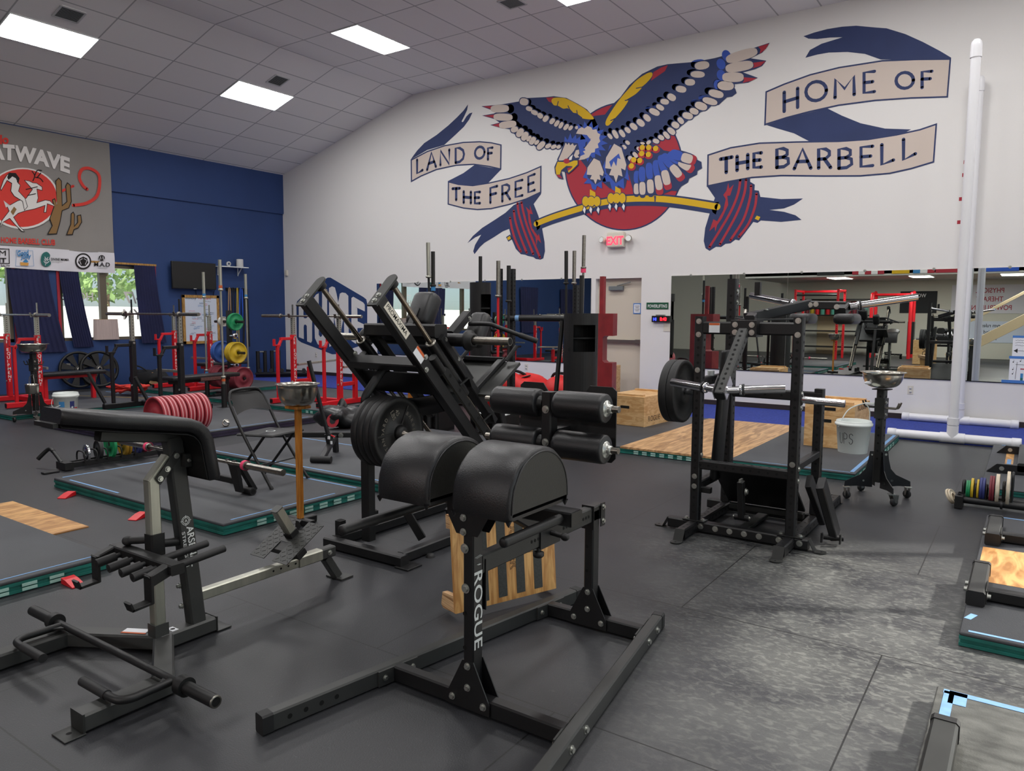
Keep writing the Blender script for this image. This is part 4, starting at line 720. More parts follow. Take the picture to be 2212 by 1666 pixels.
# half-round pads
def halfpad(x0, x1, label=None):
    cy, zb = -10.035, .838; prof = []
    for k in range(25):
        a = PI*k/24; prof.append((cy-.197*math.cos(a), zb+.02+.205*math.sin(a)**.85))
    prof = [(cy-.192, zb-.004)]+prof+[(cy+.192, zb-.004)]
    q = b('vinyl'); xs = [x0, x0+.004, x0+.014, x1-.014, x1-.004, x1]; ins = [.020, .006, 0, 0, .006, .020]
    rings = []
    for x, i_ in zip(xs, ins): rings.append([V((x+.002*math.sin(k*1.7+x*90)*(1 if 3 < k < 23 else 0), cy+(p[0]-cy)*(1-i_/.2), zb+(p[1]-zb)*(1-i_/.24)+.0)) for k, p in enumerate(prof)])
    q.loft(rings, True, False, False); o = q.obj('pad', parent=g)
    for x, s_ in ((x0-.0005, -1), (x1+.0005, 1)):
        q = b('dkvinyl').poly([V((x+s_*.001, cy+(p[0]-cy)*.905, zb+.002+(p[1]-zb)*.915)) for p in prof[1:-1]])
        o2 = q.obj('pad_side', parent=o)
        q = b('vinyl'); q.path([(x+s_*.0005, p[0]*.915+cy*.085, zb+(p[1]-zb)*.93) for p in prof[1:-1]], .0035, 6); q.obj('piping', parent=o)
    q = b('vinyl'); q.prism([(x0+.01, cy-.185, zb+.004), (x1-.01, cy-.185, zb+.004), (x1-.01, cy+.185, zb+.004), (x0+.01, cy+.185, zb+.004)], (0, 0, -.012)); q.obj('pad_base', parent=o)
    q = b('vinyl')
    for x, yy in ((x0+.006, cy-.185), (x1-.008, cy-.188), (x1-.008, cy+.18)): q.lathe([(.001, -.022), (.006, -.014), (.012, 0)], (x, yy, zb), Z, 8)
    q.obj('loose_corner', parent=o)
halfpad(13.772, 14.022); halfpad(13.41, 13.66)
# handle crossbar and slider
q = b('black').bar((13.42, -9.80, .755), (14.03, -9.80, .755), .085, .056); q.obj('handle_crossbar', parent=g); b('dkgrey').box((14.033, -9.80, .755), (.004, .08, .052)).obj('end_cap', parent=g)
for x, y0 in ((13.985, -10.205), (13.43, -10.42)): q = b('blackm').tube((x, -9.83, .756), (x, y0, .756), .0185, n=20).lathe([(.0185, 0), (.0175, .008), (.012, .012), (0, .012)], (x, y0, .756), -Y, 20); q.obj('handle', parent=g)
b('black').box((13.715, -9.52, .57), (.064, .16, .09)).obj('slider_sleeve', parent=g); b('black').bar((13.715, -9.56, .60), (13.715, -9.80, .735), .05, .05, X).obj('crossbar_stay', parent=g)
q = b('blackm').tube((13.747, -9.515, .58), (13.80, -9.515, .575), .011).ell((13.815, -9.515, .573), (.02, .017, .017)); q.obj('pop_pin_knob', parent=g); q = b('blackm').tube((13.735, -9.60, .532), (13.735, -9.60, .515), .008).lathe([(.012, 0), (.024, .004), (.024, .02), (.018, .026), (0, .026)], (13.735, -9.60, .518), -Z, 14); q.obj('clamp_knob', parent=g)
# foot assembly
q = b('black').bar((13.70, -9.465, .60), (13.70, -9.465, 1.19), .05, .062, Y); q.obj('foot_post', parent=g)
for z in (1.137, .965):
    b('steel').tube((13.36, -9.47, z), (14.04, -9.47, z), .014).obj('roller_axle', parent=g)
    for s_ in (-1, 1):
        x0, x1 = 13.70+s_*.045, 13.70+s_*.282
        o = b('vinyl').lathe([(.018, 0), (.055, .0), (.061, .006), (.0625, .02), (.0625, .217), (.061, .231), (.056, .237), (.018, .237)], (x0, -9.47, z), X*s_, 32).obj('foam_roller', parent=g)
        q = b('zinc').lathe([(0, .010), (.022, .010), (.022, .006), (.034, .004), (.036, 0)], (x1, -9.47, z), X*s_, 24).lathe([(0, .026), (.018, .026), (.02, .01)], (x1, -9.47, z), X*s_, 20); q.mat('rubber').tube((x1+s_*.02, -9.47, z), (x1+s_*.048, -9.47, z), .0115); q.obj('roller_cap', parent=o)
        b('blackm').tube((x0-s_*.02, -9.47, z), (x0+s_*.002, -9.47, z), .027, .034).obj('spacer', parent=g)
bolts(g, 'zinc', [((13.70, -9.497, z), -Y) for z in (1.115, .971)], .012)
fp = [(13.455, -9.33, .90), (13.475, -9.33, .88), (13.935, -9.33, .88), (13.955, -9.33, .90), (13.955, -9.33, 1.195), (13.935, -9.33, 1.212), (13.825, -9.33, 1.212), (13.79, -9.33, 1.165), (13.79, -9.33, 1.06), (13.615, -9.33, 1.06), (13.615, -9.33, 1.165), (13.58, -9.33, 1.212), (13.475, -9.33, 1.212), (13.455, -9.33, 1.195)]
b('blackm').prism(fp, (0, .006, 0)).obj('foot_plate', parent=g); b('plyb').box((13.92, -9.334, 1.14), (.013, .002, .06)).obj('decal_strip', parent=g); b('black').box((13.70, -9.39, 1.0), (.05, .12, .05)).obj('plate_bracket', parent=g)
# ================================================================ chest-supported row bench (front left)
a_ = thing('chest_support_bench', 'grey and silver chest support bench with L-shaped black pad and white lettering on its post', 'gym bench', (12.23, -10.3, 0))
CX = 12.245
b('grey').bar((CX, -10.46, .04), (CX, -10.19, .04), .085, .07).obj('base_spine', parent=a_)
for s_, y1 in ((1, -10.985), (-1, -11.35)):
    J = V((CX, -10.43, .039)); K = V((CX+s_*.39, -10.66, .039)); E_ = V((CX+s_*.39, y1, .039))
    q = b('grey').bar(J, K, .085, .068).bar(K+Y*.03, E_, .085, .07); q.obj('base_leg', parent=a_)
    b('dkgrey').box(E_+V((0, -.002, .0)), (.092, .008, .078)).obj('end_plate', parent=a_)
    q = b('dkgrey').rbox(E_+V((0, -.035, -.035)), (.10, .075, .006), .002); q.mat('hole').disc(E_+V((0, -.035, -.0315)), Z, .01); q.obj('foot_plate', parent=a_)
q = b('dkgrey').box((CX, -10.186, .04), (.092, .006, .075)).rbox((CX, -10.15, .006), (.10, .075, .007), .002); q.obj('foot_plate', parent=a_)
UB, UT = V((CX, -10.268, .07)), V((CX, -10.352, .965))
b('grey').bar(UB, UT, .062, .075, Y).obj('main_upright', parent=a_)
ud = (UT-UB).normalized(); un = X.cross(ud)
def onup(z, off): return UB+ud*((z-.07)/ud.z)+V((.0318, off, 0))
q = b('signw').text('ARSENAL', onup(.545, -.004), -ud, un if un.y > 0 else -un, .046, .016, 1.0).text('STRENGTH', onup(.525, -.030), -ud, un if un.y > 0 else -un, .022, .006, 1.55); q.obj('brand_lettering', parent=a_)
q = b('signw'); c = onup(.575, -.004)
for r in (.020, .014): q.path([c+V((0, math.cos(2*PI*k/24)*r, math.sin(2*PI*k/24)*r)) for k in range(25)], .0013, 4)
for k in range(4): d = V((0, math.cos(PI/2*k), math.sin(PI/2*k))); q.bar(c+d*.012, c+d*.026, .0015, .0015, X)
q.text('A', c+V((.0004, -.006, -.007)), Y, Z, .02, .01); q.obj('target_emblem', parent=a_)
bolts(a_, 'zinc', [((CX-.02, UB.y-.053, .16), -Y), ((CX-.02, UB.y-.062, .26), -Y)], .009, .012)
# silver post and bent top
PY = -10.452
q = b('silver').bar((CX, PY, .07), (CX, PY-.004, .785), .052, .052, Y); q.obj('silver_post', parent=a_)
q = b('hole'); q.holes((CX-.006, PY-.0275, .735), (CX-.006, PY-.0275, .56), 4, -Y, .006); q.holes((CX-.006, PY-.027, .34), (CX-.006, PY-.027, .28), 2, -Y, .006); q.obj('adjustment_holes', parent=a_)
b('silver').bar((CX, PY-.012, .772), (CX, -10.375, .875), .052, .05, X).obj('silver_elbow', parent=a_)
b('grey').box((CX, PY, .10), (.064, .064, .06)).obj('socket', parent=a_)
b('dkgrey').prism([(CX+.032, -10.455, .795), (CX+.032, -10.435, .765), (CX+.032, -10.335, .875), (CX+.032, -10.36, .905)], (.005, 0, 0)).obj('link_plate', parent=a_)
bolts(a_, 'zinc', [((CX+.037, y, z), X) for y, z in ((-10.435, .792), (-10.40, .83), (-10.355, .883))], .009)
# pad arm and L pad
b('grey').bar((CX, -10.675, 1.012), (CX, -10.315, .958), .05, .046).obj('pad_arm', parent=a_); b('hole').bar((CX, -10.681, 1.013), (CX, -10.674, 1.012), .042, .038).obj('open_end', parent=a_)
PX0, PX1 = 12.085, 12.43
def padloft(q, st, th_):
    # st: list of (y, z, half width) along the pad; outer face up/out
    rings = []; n = len(st)
    for i, (y, z, hw) in enumerate(st):
        d = V((0, st[min(i+1, n-1)][0]-st[max(i-1, 0)][0], st[min(i+1, n-1)][1]-st[max(i-1, 0)][1])).normalized(); nn = V((0, -d.z, d.y)); c = V(((PX0+PX1)/2, y, z)); r = .014
        rings.append([c+X*x+nn*k for x, k in ((-hw, 0), (hw, 0), (hw, th_-r), (hw-r*.4, th_-r*.4), (hw-r*1.2, th_), (-hw+r*1.2, th_), (-hw+r*.4, th_-r*.4), (-hw, th_-r))])
    return q.loft(rings, True, True)
st = [(-10.865, 1.092, .085), (-10.855, 1.09, .10), (-10.70, 1.063, .168), (-10.68, 1.059, .172), (-10.5, 1.03, .172), (-10.375, 1.008, .172), (-10.345, .995, .172), (-10.325, .975, .172), (-10.312, .95, .172), (-10.30, .88, .172), (-10.285, .79, .172), (-10.285, .775, .165)]
o = padloft(b('vinyl'), st, .058).obj('pad', parent=a_); st2 = [(y-.004, z-.010, hw-.012) for y, z, hw in st[1:-1]]
padloft(b('blackm'), st2, .008).obj('pad_board', parent=o); b('blackm').box((CX-.0, -10.873, 1.085), (.16, .02, .018)).obj('pad_lip', parent=o)
q = b('dkgrey').box((CX+.05, -10.318, .86), (.04, .03, .06)); q.mat('zinc').bolt((CX+.071, -10.318, .86), X, .006); q.obj('pad_bracket', parent=a_)
# sleeve, handle bar with hooks and grips
b('blackm').bar((CX, PY, .435), (CX, PY, .545), .066, .066, Y).obj('sliding_sleeve', parent=a_)
q = b('rubber').tube((CX-.035, PY-.01, .51), (CX-.12, PY-.05, .50), .017).ell((CX-.128, PY-.054, .499), (.026, .024, .022)); q.obj('sleeve_knob', parent=a_)
b('blackm').tube((CX, PY+.03, .49), (CX, PY+.125, .475), .02).obj('sleeve_pin', parent=a_)
b('blackm').bar((12.035, -10.52, .455), (12.535, -10.52, .455), .062, .045).obj('handle_bar', parent=a_)
for x, s_ in ((12.06, -1), (12.49, 1)):
    q = b('blackm').bar((x, -10.53, .455), (x-s_*.0, -10.625, .425), .045, .05); q.bar((x, -10.622, .452), (x, -10.622, .335), .058, .012, Y); q.bar((x, -10.618, .337), (x, -10.705, .330), .05, .012); q.bar((x, -10.70, .328), (x, -10.712, .362), .05, .010, Y); q.obj('bar_hook', parent=a_)
for x in (12.13, 12.235, 12.335, 12.425):
    q = b('blackm').tube((x, -10.55, .448), (x, -10.575, .445), .011); q.mat('rubber').tube((x, -10.57, .446), (x, -10.655, .436), .0195, n=18); q.mat('hole').disc((x, -10.6555, .4359), -Y, .011); q.obj('grip', parent=a_)
for x in (12.36, 12.49): b('rubber').tube((x, -10.49, .455), (x, -10.27, .472), .0165).obj('long_grip', parent=a_)
# warning labels on the base
q = b('paper').bar((CX-.17, -10.52, .0742), (CX-.07, -10.465, .0742), .05, .0006); q.mat('orange').bar((CX-.16, -10.538, .0748), (CX-.055, -10.482, .0748), .012, .0006); q.obj('warning_label', parent=a_)
q = b('paper').box((CX, -10.385, .0755), (.05, .03, .0008)); q.mat('ink').disc((CX, -10.385, .0762), Z, .011); q.obj('round_label', parent=a_)
# silver rail with tread plate
q = b('silver').bar((12.19, -10.255, .17), (12.19, -9.47, .172), .046, .052); q.obj('silver_rail', parent=a_); q = b('hole'); q.holes((12.2132, -9.80, .175), (12.2132, -9.655, .175), 4, X, .006); q.obj('adjustment_holes', parent=a_)
b('steel').prism([(12.16, -10.222, .08), (12.22, -10.222, .08), (12.22, -10.24, .25), (12.16, -10.24, .25)], (0, .008, 0)).obj('weld_plate', parent=a_)
b('silver').bar((12.19, -9.63, .173), (12.19, -9.47, .173), .058, .062).obj('slide_sleeve', parent=a_); b('grey').bar((12.19, -9.47, .173), (12.19, -9.375, .173), .056, .06).obj('end_block', parent=a_); bolts(a_, 'zinc', [((12.218, -9.42, .175), X)], .010)
b('grey').bar((12.19, -9.43, .145), (12.19, -9.345, .012), .05, .05, X).obj('rear_leg', parent=a_); q = b('grey').box((12.19, -9.325, .006), (.13, .09, .008)); q.obj('rear_foot', parent=a_)
T0, TU = V((12.19, -9.815, .238)), V((0, .86, .51))      # tread plate lower edge and its upward direction
tn = TU.cross(X); tn = tn if tn.z > 0 else -tn
def tp(x, u, k=0): return T0+X*x+TU*u+tn*k
q = b('dkgrey').prism([tp(-.15, 0), tp(-.035, 0), tp(-.035, .13), tp(.035, .13), tp(.035, 0), tp(.15, 0), tp(.15, .29), tp(.03, .29), tp(.03, .235), tp(-.03, .235), tp(-.03, .29), tp(-.15, .29)], tn*-.004)
for i in range(11):
    for j in range(12):
        x, u = -.135+.027*i, .02+.0235*j
        if abs(x) < .045 and (u < .14 or u > .225): continue
        d = X*.008+TU*.006*(1 if (i+j) % 2 else -1); q.bar(tp(x, u, .0005)-d, tp(x, u, .0005)+d, .0035, .0022, tn)
q.obj('tread_plate', parent=a_)
b('blackm').bar(tp(.0, .02, -.02), tp(.0, .17, -.02), .30, .035, tn).obj('plate_rib', parent=a_) if 0 else b('blackm').bar(tp(-.13, .10, -.022), tp(.155, .10, -.022), .06, .035, tn).obj('plate_rib', parent=a_)
b('silver').bar(tp(0, .09, -.03), (12.19, -9.60, .205), .04, .05, X).obj('plate_stay', parent=a_)
p0 = tp(0, .185); b('blackm').bar(p0-tn*.01, p0+tn*.03, .062, .062, X).obj('post_socket', parent=a_); b('silver').bar(p0+tn*.02, p0+tn*.185, .05, .052, X).obj('foot_post', parent=a_); b('grey').bar(p0+tn*.185, p0+tn*.19, .052, .054, X).obj('post_cap', parent=a_)
q = b('blackm').prism([tp(-.012, .215, .0), tp(-.012, .25, .0), tp(-.012, .25, .04), tp(-.012, .235, .02)], X*.024); q.obj('post_gusset', parent=a_)
# ================================================================ open rickshaw bar lying on the base legs
k_ = thing('neutral_grip_bar', 'black open-ended bar with bent neutral handles lying across the silver and grey bench base', 'barbell', (12.29, -10.68, .10))
z = .098
b('blackm').tube((11.79, -10.68, z), (12.80, -10.68, z), .0155).obj('shaft', parent=k_)
for s_, xa, xb in ((-1, 11.795, 11.55), (1, 12.795, 13.02)):
    q = b('blackm').tube((xa, -10.68, z), (xa+s_*.042, -10.68, z), .038, n=26).tube((xa+s_*.03, -10.68, z), (xb, -10.68, z), .0245, n=22); q.mat('steel').lathe([(.0245, 0), (.0235, .003), (.0175, .003)], (xb, -10.68, z), X*s_, 22); q.mat('hole').disc((xb+s_*.002, -10.68, z), X*s_, .018, 20); q.obj('sleeve', parent=k_)
    xi = xa-s_*.05; q = b('blackm').path([(xi, -10.69, z), (xi, -10.79, z), (xi, -10.84, z), (xi-s_*.02, -10.875, z), (xi-s_*.06, -10.885, z), (xi-s_*.12, -10.885, z)], .0155, 12, 4); q.prism([(xi, -10.69, z-.004), (xi-s_*.055, -10.69, z-.004), (xi, -10.745, z-.004)], (0, 0, .008)); q.obj('bent_arm', parent=k_)
    q = b('rubber').tube((xi-s_*.10, -10.885, z), (xi-s_*.285, -10.885, z), .0185, n=18); q.obj('handle_grip', parent=k_)
# ================================================================ squat wedge board
wv = thing('squat_wedge', 'maple plywood squat wedge with black grip strips standing behind the glute ham bench', 'squat wedge', (13.27, -9.1, 0))
W0, W1_ = V((13.135, -9.42, .035)), V((13.36, -8.83, .035)); wd = (W1_-W0).normalized(); wnm = wd.cross(Z); wup = (Z-wnm*.09).normalized(); wn2 = wd.cross(wup)
WL = (W1_-W0).length; WH = .49
def wp(u, v, k=0): return W0+wd*u*WL+wup*v*WH+wn2*k
b('wedge').prism([wp(0, 0), wp(1, 0), wp(1, 1), wp(0, 1)], wn2*-.02).obj('face_board', parent=wv)
for u in (.24, .42, .60, .78): 
    u -= .01; b('grip').prism([wp(u, .055, .0005), wp(u+.085, .055, .0005), wp(u+.085, 1.0, .0005), wp(u, 1.0, .0005)], wn2*.001).obj('grip_strip', parent=wv)
q = B().mat('stencil')
def otext(q, txt, o, ux, uy, size):
    me = textmesh(txt, .0); V3 = [V(o)+V(ux)*p[0]*size+V(uy)*p[1]*size for p in me[0]]; ed = {}
    for f in me[1]:
        for i in range(len(f)): e = tuple(sorted((f[i], f[(i+1) % len(f)]))); ed[e] = ed.get(e, 0)+1
    nn = V(ux).cross(V(uy)).normalized()
    for (a, c), k in ed.items():
        if k == 1: q.stroke([V3[a], V3[c]], .0028, nn, 0, False)
    return q
otext(q, 'SQUAT', wp(.705, .93, .0012), -wup, wd, .075); otext(q, 'ROGUE', wp(.50, .98, .0012), -wup, wd, .07) if 0 else otext(q, 'BOOSTER', wp(.535, .95, .0012), -wup, wd, .07)
for k in range(3): q.stroke([wp(.96, .66+.05*k, .001), wp(.975, .675+.05*k, .001), wp(.99, .66+.05*k, .001)], .003, wn2).stroke([wp(.975, .64+.05*k, .001), wp(.975, .675+.05*k, .001)], .003, wn2)
q.obj('engraved_lettering', parent=wv)
q = b('plyedge').prism([wp(-.0, .0, -.02), wp(-.0, .17, -.02), wp(-.0, .17, -.13), wp(.0, .03, -.15), wp(.0, .0, -.13)], wd*.03).prism([wp(.97, .0, -.02), wp(.97, .17, -.02), wp(.97, .17, -.13), wp(.97, .03, -.15), wp(.97, 0, -.13)], wd*.03).prism([wp(0, .86, -.02), wp(1, .86, -.02), wp(1, .86, -.06), wp(0, .86, -.06)], wup*.07); q.obj('back_rib', parent=wv)
# ================================================================ platforms
def platform(x0, x1, y0, y1, h, label, wood_=None, edge='green', blocks=True, tape=0, woodmat='plyo'):
    t = thing('lifting_platform', label, 'lifting platform', ((x0+x1)/2, (y0+y1)/2, 0))
    q = b(edge)
    for k in range(3): q.box(((x0+x1)/2, (y0+y1)/2, h*(.16+.24*k)), (x1-x0-.012*(k % 2), y1-y0-.012*(k % 2), h*.22))
    q.obj('edge_layers', parent=t)
    b('matt').rbox(((x0+x1)/2, (y0+y1)/2, h*.86), (x1-x0, y1-y0, h*.28), .006, None, 1).obj('rubber_top', parent=t)
    if wood_: b(woodmat).box(((wood_[0]+wood_[1])/2, (wood_[2]+wood_[3])/2, h*.86+.001), (wood_[1]-wood_[0], wood_[3]-wood_[2], h*.29)).obj('wooden_insert', parent=t)
    return t
MT['matt'] = M('platform rubber top', S(64, 66, 70), .6, noise=(2.2, .14), bump=(160, .15))
MT['mattc'] = M('chalked platform rubber', S(86, 87, 84), .7, noise=(9, .45, (1, 2.2, 1)), bump=(160, .15))
def blocks(t, p, q_, n, h, up=Z):      # pale painted squares along an edge face
    p, q_ = V(p), V(q_); d = (q_-p)/n; o = d.normalized().cross(Z); qq = b('greenlt')
    for i in range(n):
        for k in range(2):
            c = p+d*(i+.5)+Z*h*(.2+.28*k); qq.bar(c-d*.27, c+d*.27, .004, h*.2)
    qq.obj('painted_blocks', parent=t)
def tapes(t, lst, z):
    q = b('ltape')
    for a, c, w_ in lst: q.bar(V((a[0], a[1], z+.0012)), V((c[0], c[1], z+.0012)), w_, .001)
    q.obj('tape_marks', parent=t)
P1 = platform(8.50, 10.945, -9.24, -7.92, .085, 'black rubber platform with green edge under the folding chair'); tapes(P1, [((8.55, -9.19), (8.55, -8.3), .02), ((8.55, -7.97), (10.9, -7.97), .02), ((8.7, -9.2), (9.5, -9.2), .018), ((10.9, -9.15), (10.9, -8.2), .015)], .085); blocks(P1, (10.946, -9.0, 0), (10.946, -8.0, 0), 7, .085)
P2 = platform(8.45, 10.975, -12.9, -10.02, .085, 'green edged platform cut off by the left edge of the photo'); blocks(P2, (10.977, -10.95, 0), (10.977, -10.25, 0), 5, .085); tapes(P2, [((10.93, -12), (10.93, -10.1), .012)], .085)
P2b = thing('plywood_inlay', 'bare plywood panel set flush in the floor at the left edge', 'plywood panel', (9.6, -10, 0)); b('plyo').box((9.38, -9.93, .004), (1.22, .52, .008)).obj('plywood_sheet', parent=P2b)
P3 = platform(8.30, 10.95, -7.72, -5.2, .085, 'black platform with blue taped lines beside the black bag', None, 'green'); tapes(P3, [((8.4, -6.6), (10.9, -6.6), .02), ((8.36, -7.66), (10.9, -7.66), .02)], .085)
P4 = platform(4.70, 7.30, -7.72, -5.30, .085, 'platform with dark purple edge under the black bench rack', None, 'purple'); tapes(P4, [((7.25, -7.3), (7.25, -5.4), .015)], .085)
P5 = platform(1.35, 3.75, -7.7, -5.0, .07, 'green edged platform under the red rack at the left edge'); tapes(P5, [((1.6, -5.3), (3.4, -5.3), .03)], .07); b('yplate').bar((1.7, -6.0, .0705), (3.3, -5.4, .0705), .015, .001).obj('tape_line', parent=P5)
P6 = platform(3.9, 6.7, -4.75, -2.45, .07, 'green edged platform under the red racks by the hexagonal logo'); blocks(P6, (6.4, -4.752, 0), (6.6, -4.752, 0), 2, .07)
P7 = platform(.7, 3.1, -4.6, -2.2, .07, 'green edged platform in the far corner below the whiteboard')
P8 = platform(10.55, 14.15, -4.86, -2.12, .075, 'platform with bare plywood centre in front of the beige door', (11.76, 12.985, -4.864, -2.12), 'green', woodmat='ply'); tapes(P8, [((12.99, -2.15), (14.1, -2.15), .02), ((14.11, -4.8), (14.11, -2.2), .035), ((13.2, -4.83), (14.1, -4.83), .012)], .075); blocks(P8, (11.9, -4.865, 0), (12.6, -4.865, 0), 7, .075); blocks(P8, (14.152, -4.7, 0), (14.152, -2.5, 0), 12, .075)
P9 = platform(15.215, 17.7, -8.29, -5.80, .07, 'platform with orange plywood centre at the right edge', (15.235, 16.4, -7.45, -6.72)); tapes(P9, [((15.25, -8.26), (16.2, -8.26), .02), ((15.24, -5.83), (16.2, -5.83), .02), ((15.235, -8.1), (15.26, -8.02), .03)], .07)
P10 = platform(15.185, 17.7, -11.8, -8.925, .07, 'chalk covered rubber platform with pale blue tape in the bottom right corner'); [setattr(c_.data.materials, '__dummy__', 0) if 0 else c_.data.materials.__setitem__(0, MT['mattc']) for c_ in P10.children if c_.name.startswith('rubber_top')]; tapes(P10, [((15.21, -8.965), (16.3, -8.965), .035), ((15.23, -9.5), (15.23, -8.96), .035), ((15.26, -8.95), (15.26, -9.06), .06)], .07)
P11 = platform(15.12, 17.7, -4.7, -2.1, .06, 'platform with narrow plywood strips under the far right rack', (15.26, 15.33, -3.6, -2.5)); b('plyo').box((15.5, -3.1, .058), (.2, 1.0, .006)).obj('wooden_insert', parent=P11); tapes(P11, [((15.295, -3.5), (15.295, -3.1), .035), ((15.2, -2.14), (16, -2.14), .03)], .061)
for x, y, r, lab in ((8.93, -9.31, .5, 'red webbing tab under the green edged platform with the chair, nearer its left corner'), (10.03, -9.31, .4, 'red webbing tab under the green edged platform behind the silver post'), (11.04, -10.28, 1.6, 'red webbing tab under the platform edge below the bar hooks'), (11.05, -11.35, 1.6, 'red webbing tab at the left edge of the photo')):
    d = V((math.cos(r), math.sin(r), 0)); n_ = V((-d.y, d.x, 0)); q = b('red'); c = V((x, y, .0))
    e = n_ if abs(d.x) > .7 else V((1, 0, 0)); e = -n_ if abs(d.x) > .7 else e
    q.loft([[c+d*k-e*.03+Z*.035, c+d*k+e*.02+Z*.03, c+d*k+e*.10+Z*.006, c+d*k+e*.10+Z*.001, c+d*k-e*.03+Z*.003] for k in (-.035, .035)], False); tag(q.obj('webbing_tab'), lab, 'strap', 'red platform tabs')
# ================================================================ plate builder
def plate(q, c, ax, R, th, hub=.026, lip=True, style='iron', mats=('blackm',)):
    h = th/2; q.mat(mats[0]); r_ = R
    if style == 'iron': pr = [(hub, -h*.8), (hub*2.1, -h*.9), (hub*2.3, -h*.45), (R*.80, -h*.45), (R*.84, -h*.95), (R*.985, -h), (R, -h*.8), (R, h*.8), (R*.985, h), (R*.84, h*.95), (R*.80, h*.45), (hub*2.3, h*.45), (hub*2.1, h*.9), (hub, h*.8), (hub, -h*.8)]
    else: pr = [(hub, -h), (R*.42, -h), (R*.45, -h*.6), (R*.86, -h*.6), (R*.89, -h), (R*.99, -h), (R, -h*.85), (R, h*.85), (R*.99, h), (R*.89, h), (R*.86, h*.6), (R*.45, h*.6), (R*.42, h), (hub, h), (hub, -h)]
    return q.lathe(pr, c, ax, 44, True)
def ringtext(q, txt, c, ax, up, rad, size, a0, mat, bold=.01, adv=None, sx=1.):
    ax = V(ax).normalized(); up = V(up); rt = up.cross(ax); q.mat(mat); n = len(txt); adv = adv or size*.95/rad
    for i, ch in enumerate(txt):
        if ch == ' ': continue
        a = a0-(i-(n-1)/2)*adv; d = rt*math.cos(a)+up*math.sin(a); tng = rt*math.sin(a)-up*math.cos(a)
        q.text(ch, V(c)+d*rad-d*size*.35, tng, d, size, bold, sx, True)
    return q
# ================================================================ plate-loaded hack squat (centre)
h = thing('hack_squat_machine', 'black hack squat sled with steel guide rods and white maker plate on its right rail', 'gym machine', (12.05, -8.6, 0))
XL, XRr = 11.745, 12.355
q = b('black').bar((11.70, -8.985, .038), (12.385, -8.985, .038), .07, .065); q.obj('base_crossbar', parent=h)
for x in (11.735, 12.32): b('black').bar((x, -8.95, .038), (x, -7.5, .038), .06, .065).obj('base_rail', parent=h)
b('black').bar((11.70, -7.52, .038), (12.36, -7.52, .038), .07, .065).obj('base_crossbar', parent=h)
for x, y in ((11.735, -8.90), (11.735, -8.60)):
    q = b('black').bar((x, y, .065), (x, y, .165), .056, .056, Y); q.mat('hole').bar((x, y, .163), (x, y, .166), .044, .044, Y); q.obj('storage_socket', parent=h)
q = b('blackm').rbox((12.40, -8.97, .006), (.11, .13, .010), .003); q.obj('rubber_foot', parent=h); q = b('rubber').lathe([(0, .02), (.022, .02), (.026, .01), (.03, 0)], (12.385, -8.75, 0), Z, 16); q.obj('rubber_foot', parent=h)
b('black').bar((11.955, -8.86, .06), (11.955, -8.86, .74), .07, .07, Y).obj('front_post', parent=h)
q = b('black').path([(11.955, -8.86, .72), (11.955, -8.875, .93), (11.96, -8.86, 1.02), (12.0, -8.70, 1.22)], .036, 4, 5); q.obj('bent_post', parent=h)
b('black').bar((12.31, -8.40, .07), (12.30, -8.46, .24), .05, .05, Y).obj('brace', parent=h); b('black').bar((12.17, -8.585, .04), (12.09, -8.66, .24), .035, .055).obj('brace', parent=h)
rd = V((0, .695, -.72)).normalized(); rn = V((0, .72, .695))     # along the rails (down), and away from them
def rp(x, s, k=0): return V((x, -9.155, 1.60))+X*(x-x)+rd*s+rn*k
for x in (XL, XRr):
    b('black').bar(rp(x, 0), rp(x, 1.98), .085, .062, X).obj('slanted_rail', parent=h)
    q = b('dkgrey'); pts = [rp(x, -.008, -.05)+X*s_ for s_ in (-.036, .036)]
    out = [V((x-.038, 0, -.055)), V((x+.038, 0, -.055))]+[V((x+.038*math.cos(PI*k/10), 0, .165+.038*math.sin(PI*k/10))) for k in range(11)]
    q.prism([rp(x, -.002, o.z)+X*(o.x-x) for o in out], rd*-.012); q.obj('top_plate', parent=h)
    bolts(h, 'zinc', [(rp(x, -.014, k), -rd) for k in (-.02, .025)], .012)
    b('rubber').tube(rp(x, .0, .148), rp(x, .03, .148), .036, n=20).obj('bumper', parent=h)
    b('rod').tube(rp(x, .0, .148), rp(x, 2.0, .148), .0165, n=20).obj('guide_rod', parent=h)
    b('rod').tube(rp(x+.03, .60, .075), rp(x+.03, 1.95, .075), .012, n=16).obj('catch_rod', parent=h)
    q = b('blackm').tube(rp(x+.03, .55, .075), rp(x+.03, .68, .075), .028, n=20); q.obj('catch_sleeve', parent=h)
    b('black').tube(rp(x, .50, .148), rp(x, .98, .148), .036, n=20).obj('bearing_tube', parent=h)
    q = b('steel').lathe([(.036, 0), (.036, -.006), (.020, -.006)], rp(x, .50, .148), rd, 20); q.obj('bearing_rim', parent=h)
    bolts(h, 'zinc', [(rp(x, s, k)+X*.033, X) for s, k in ((.50, .03), (.56, -.02))], .012)
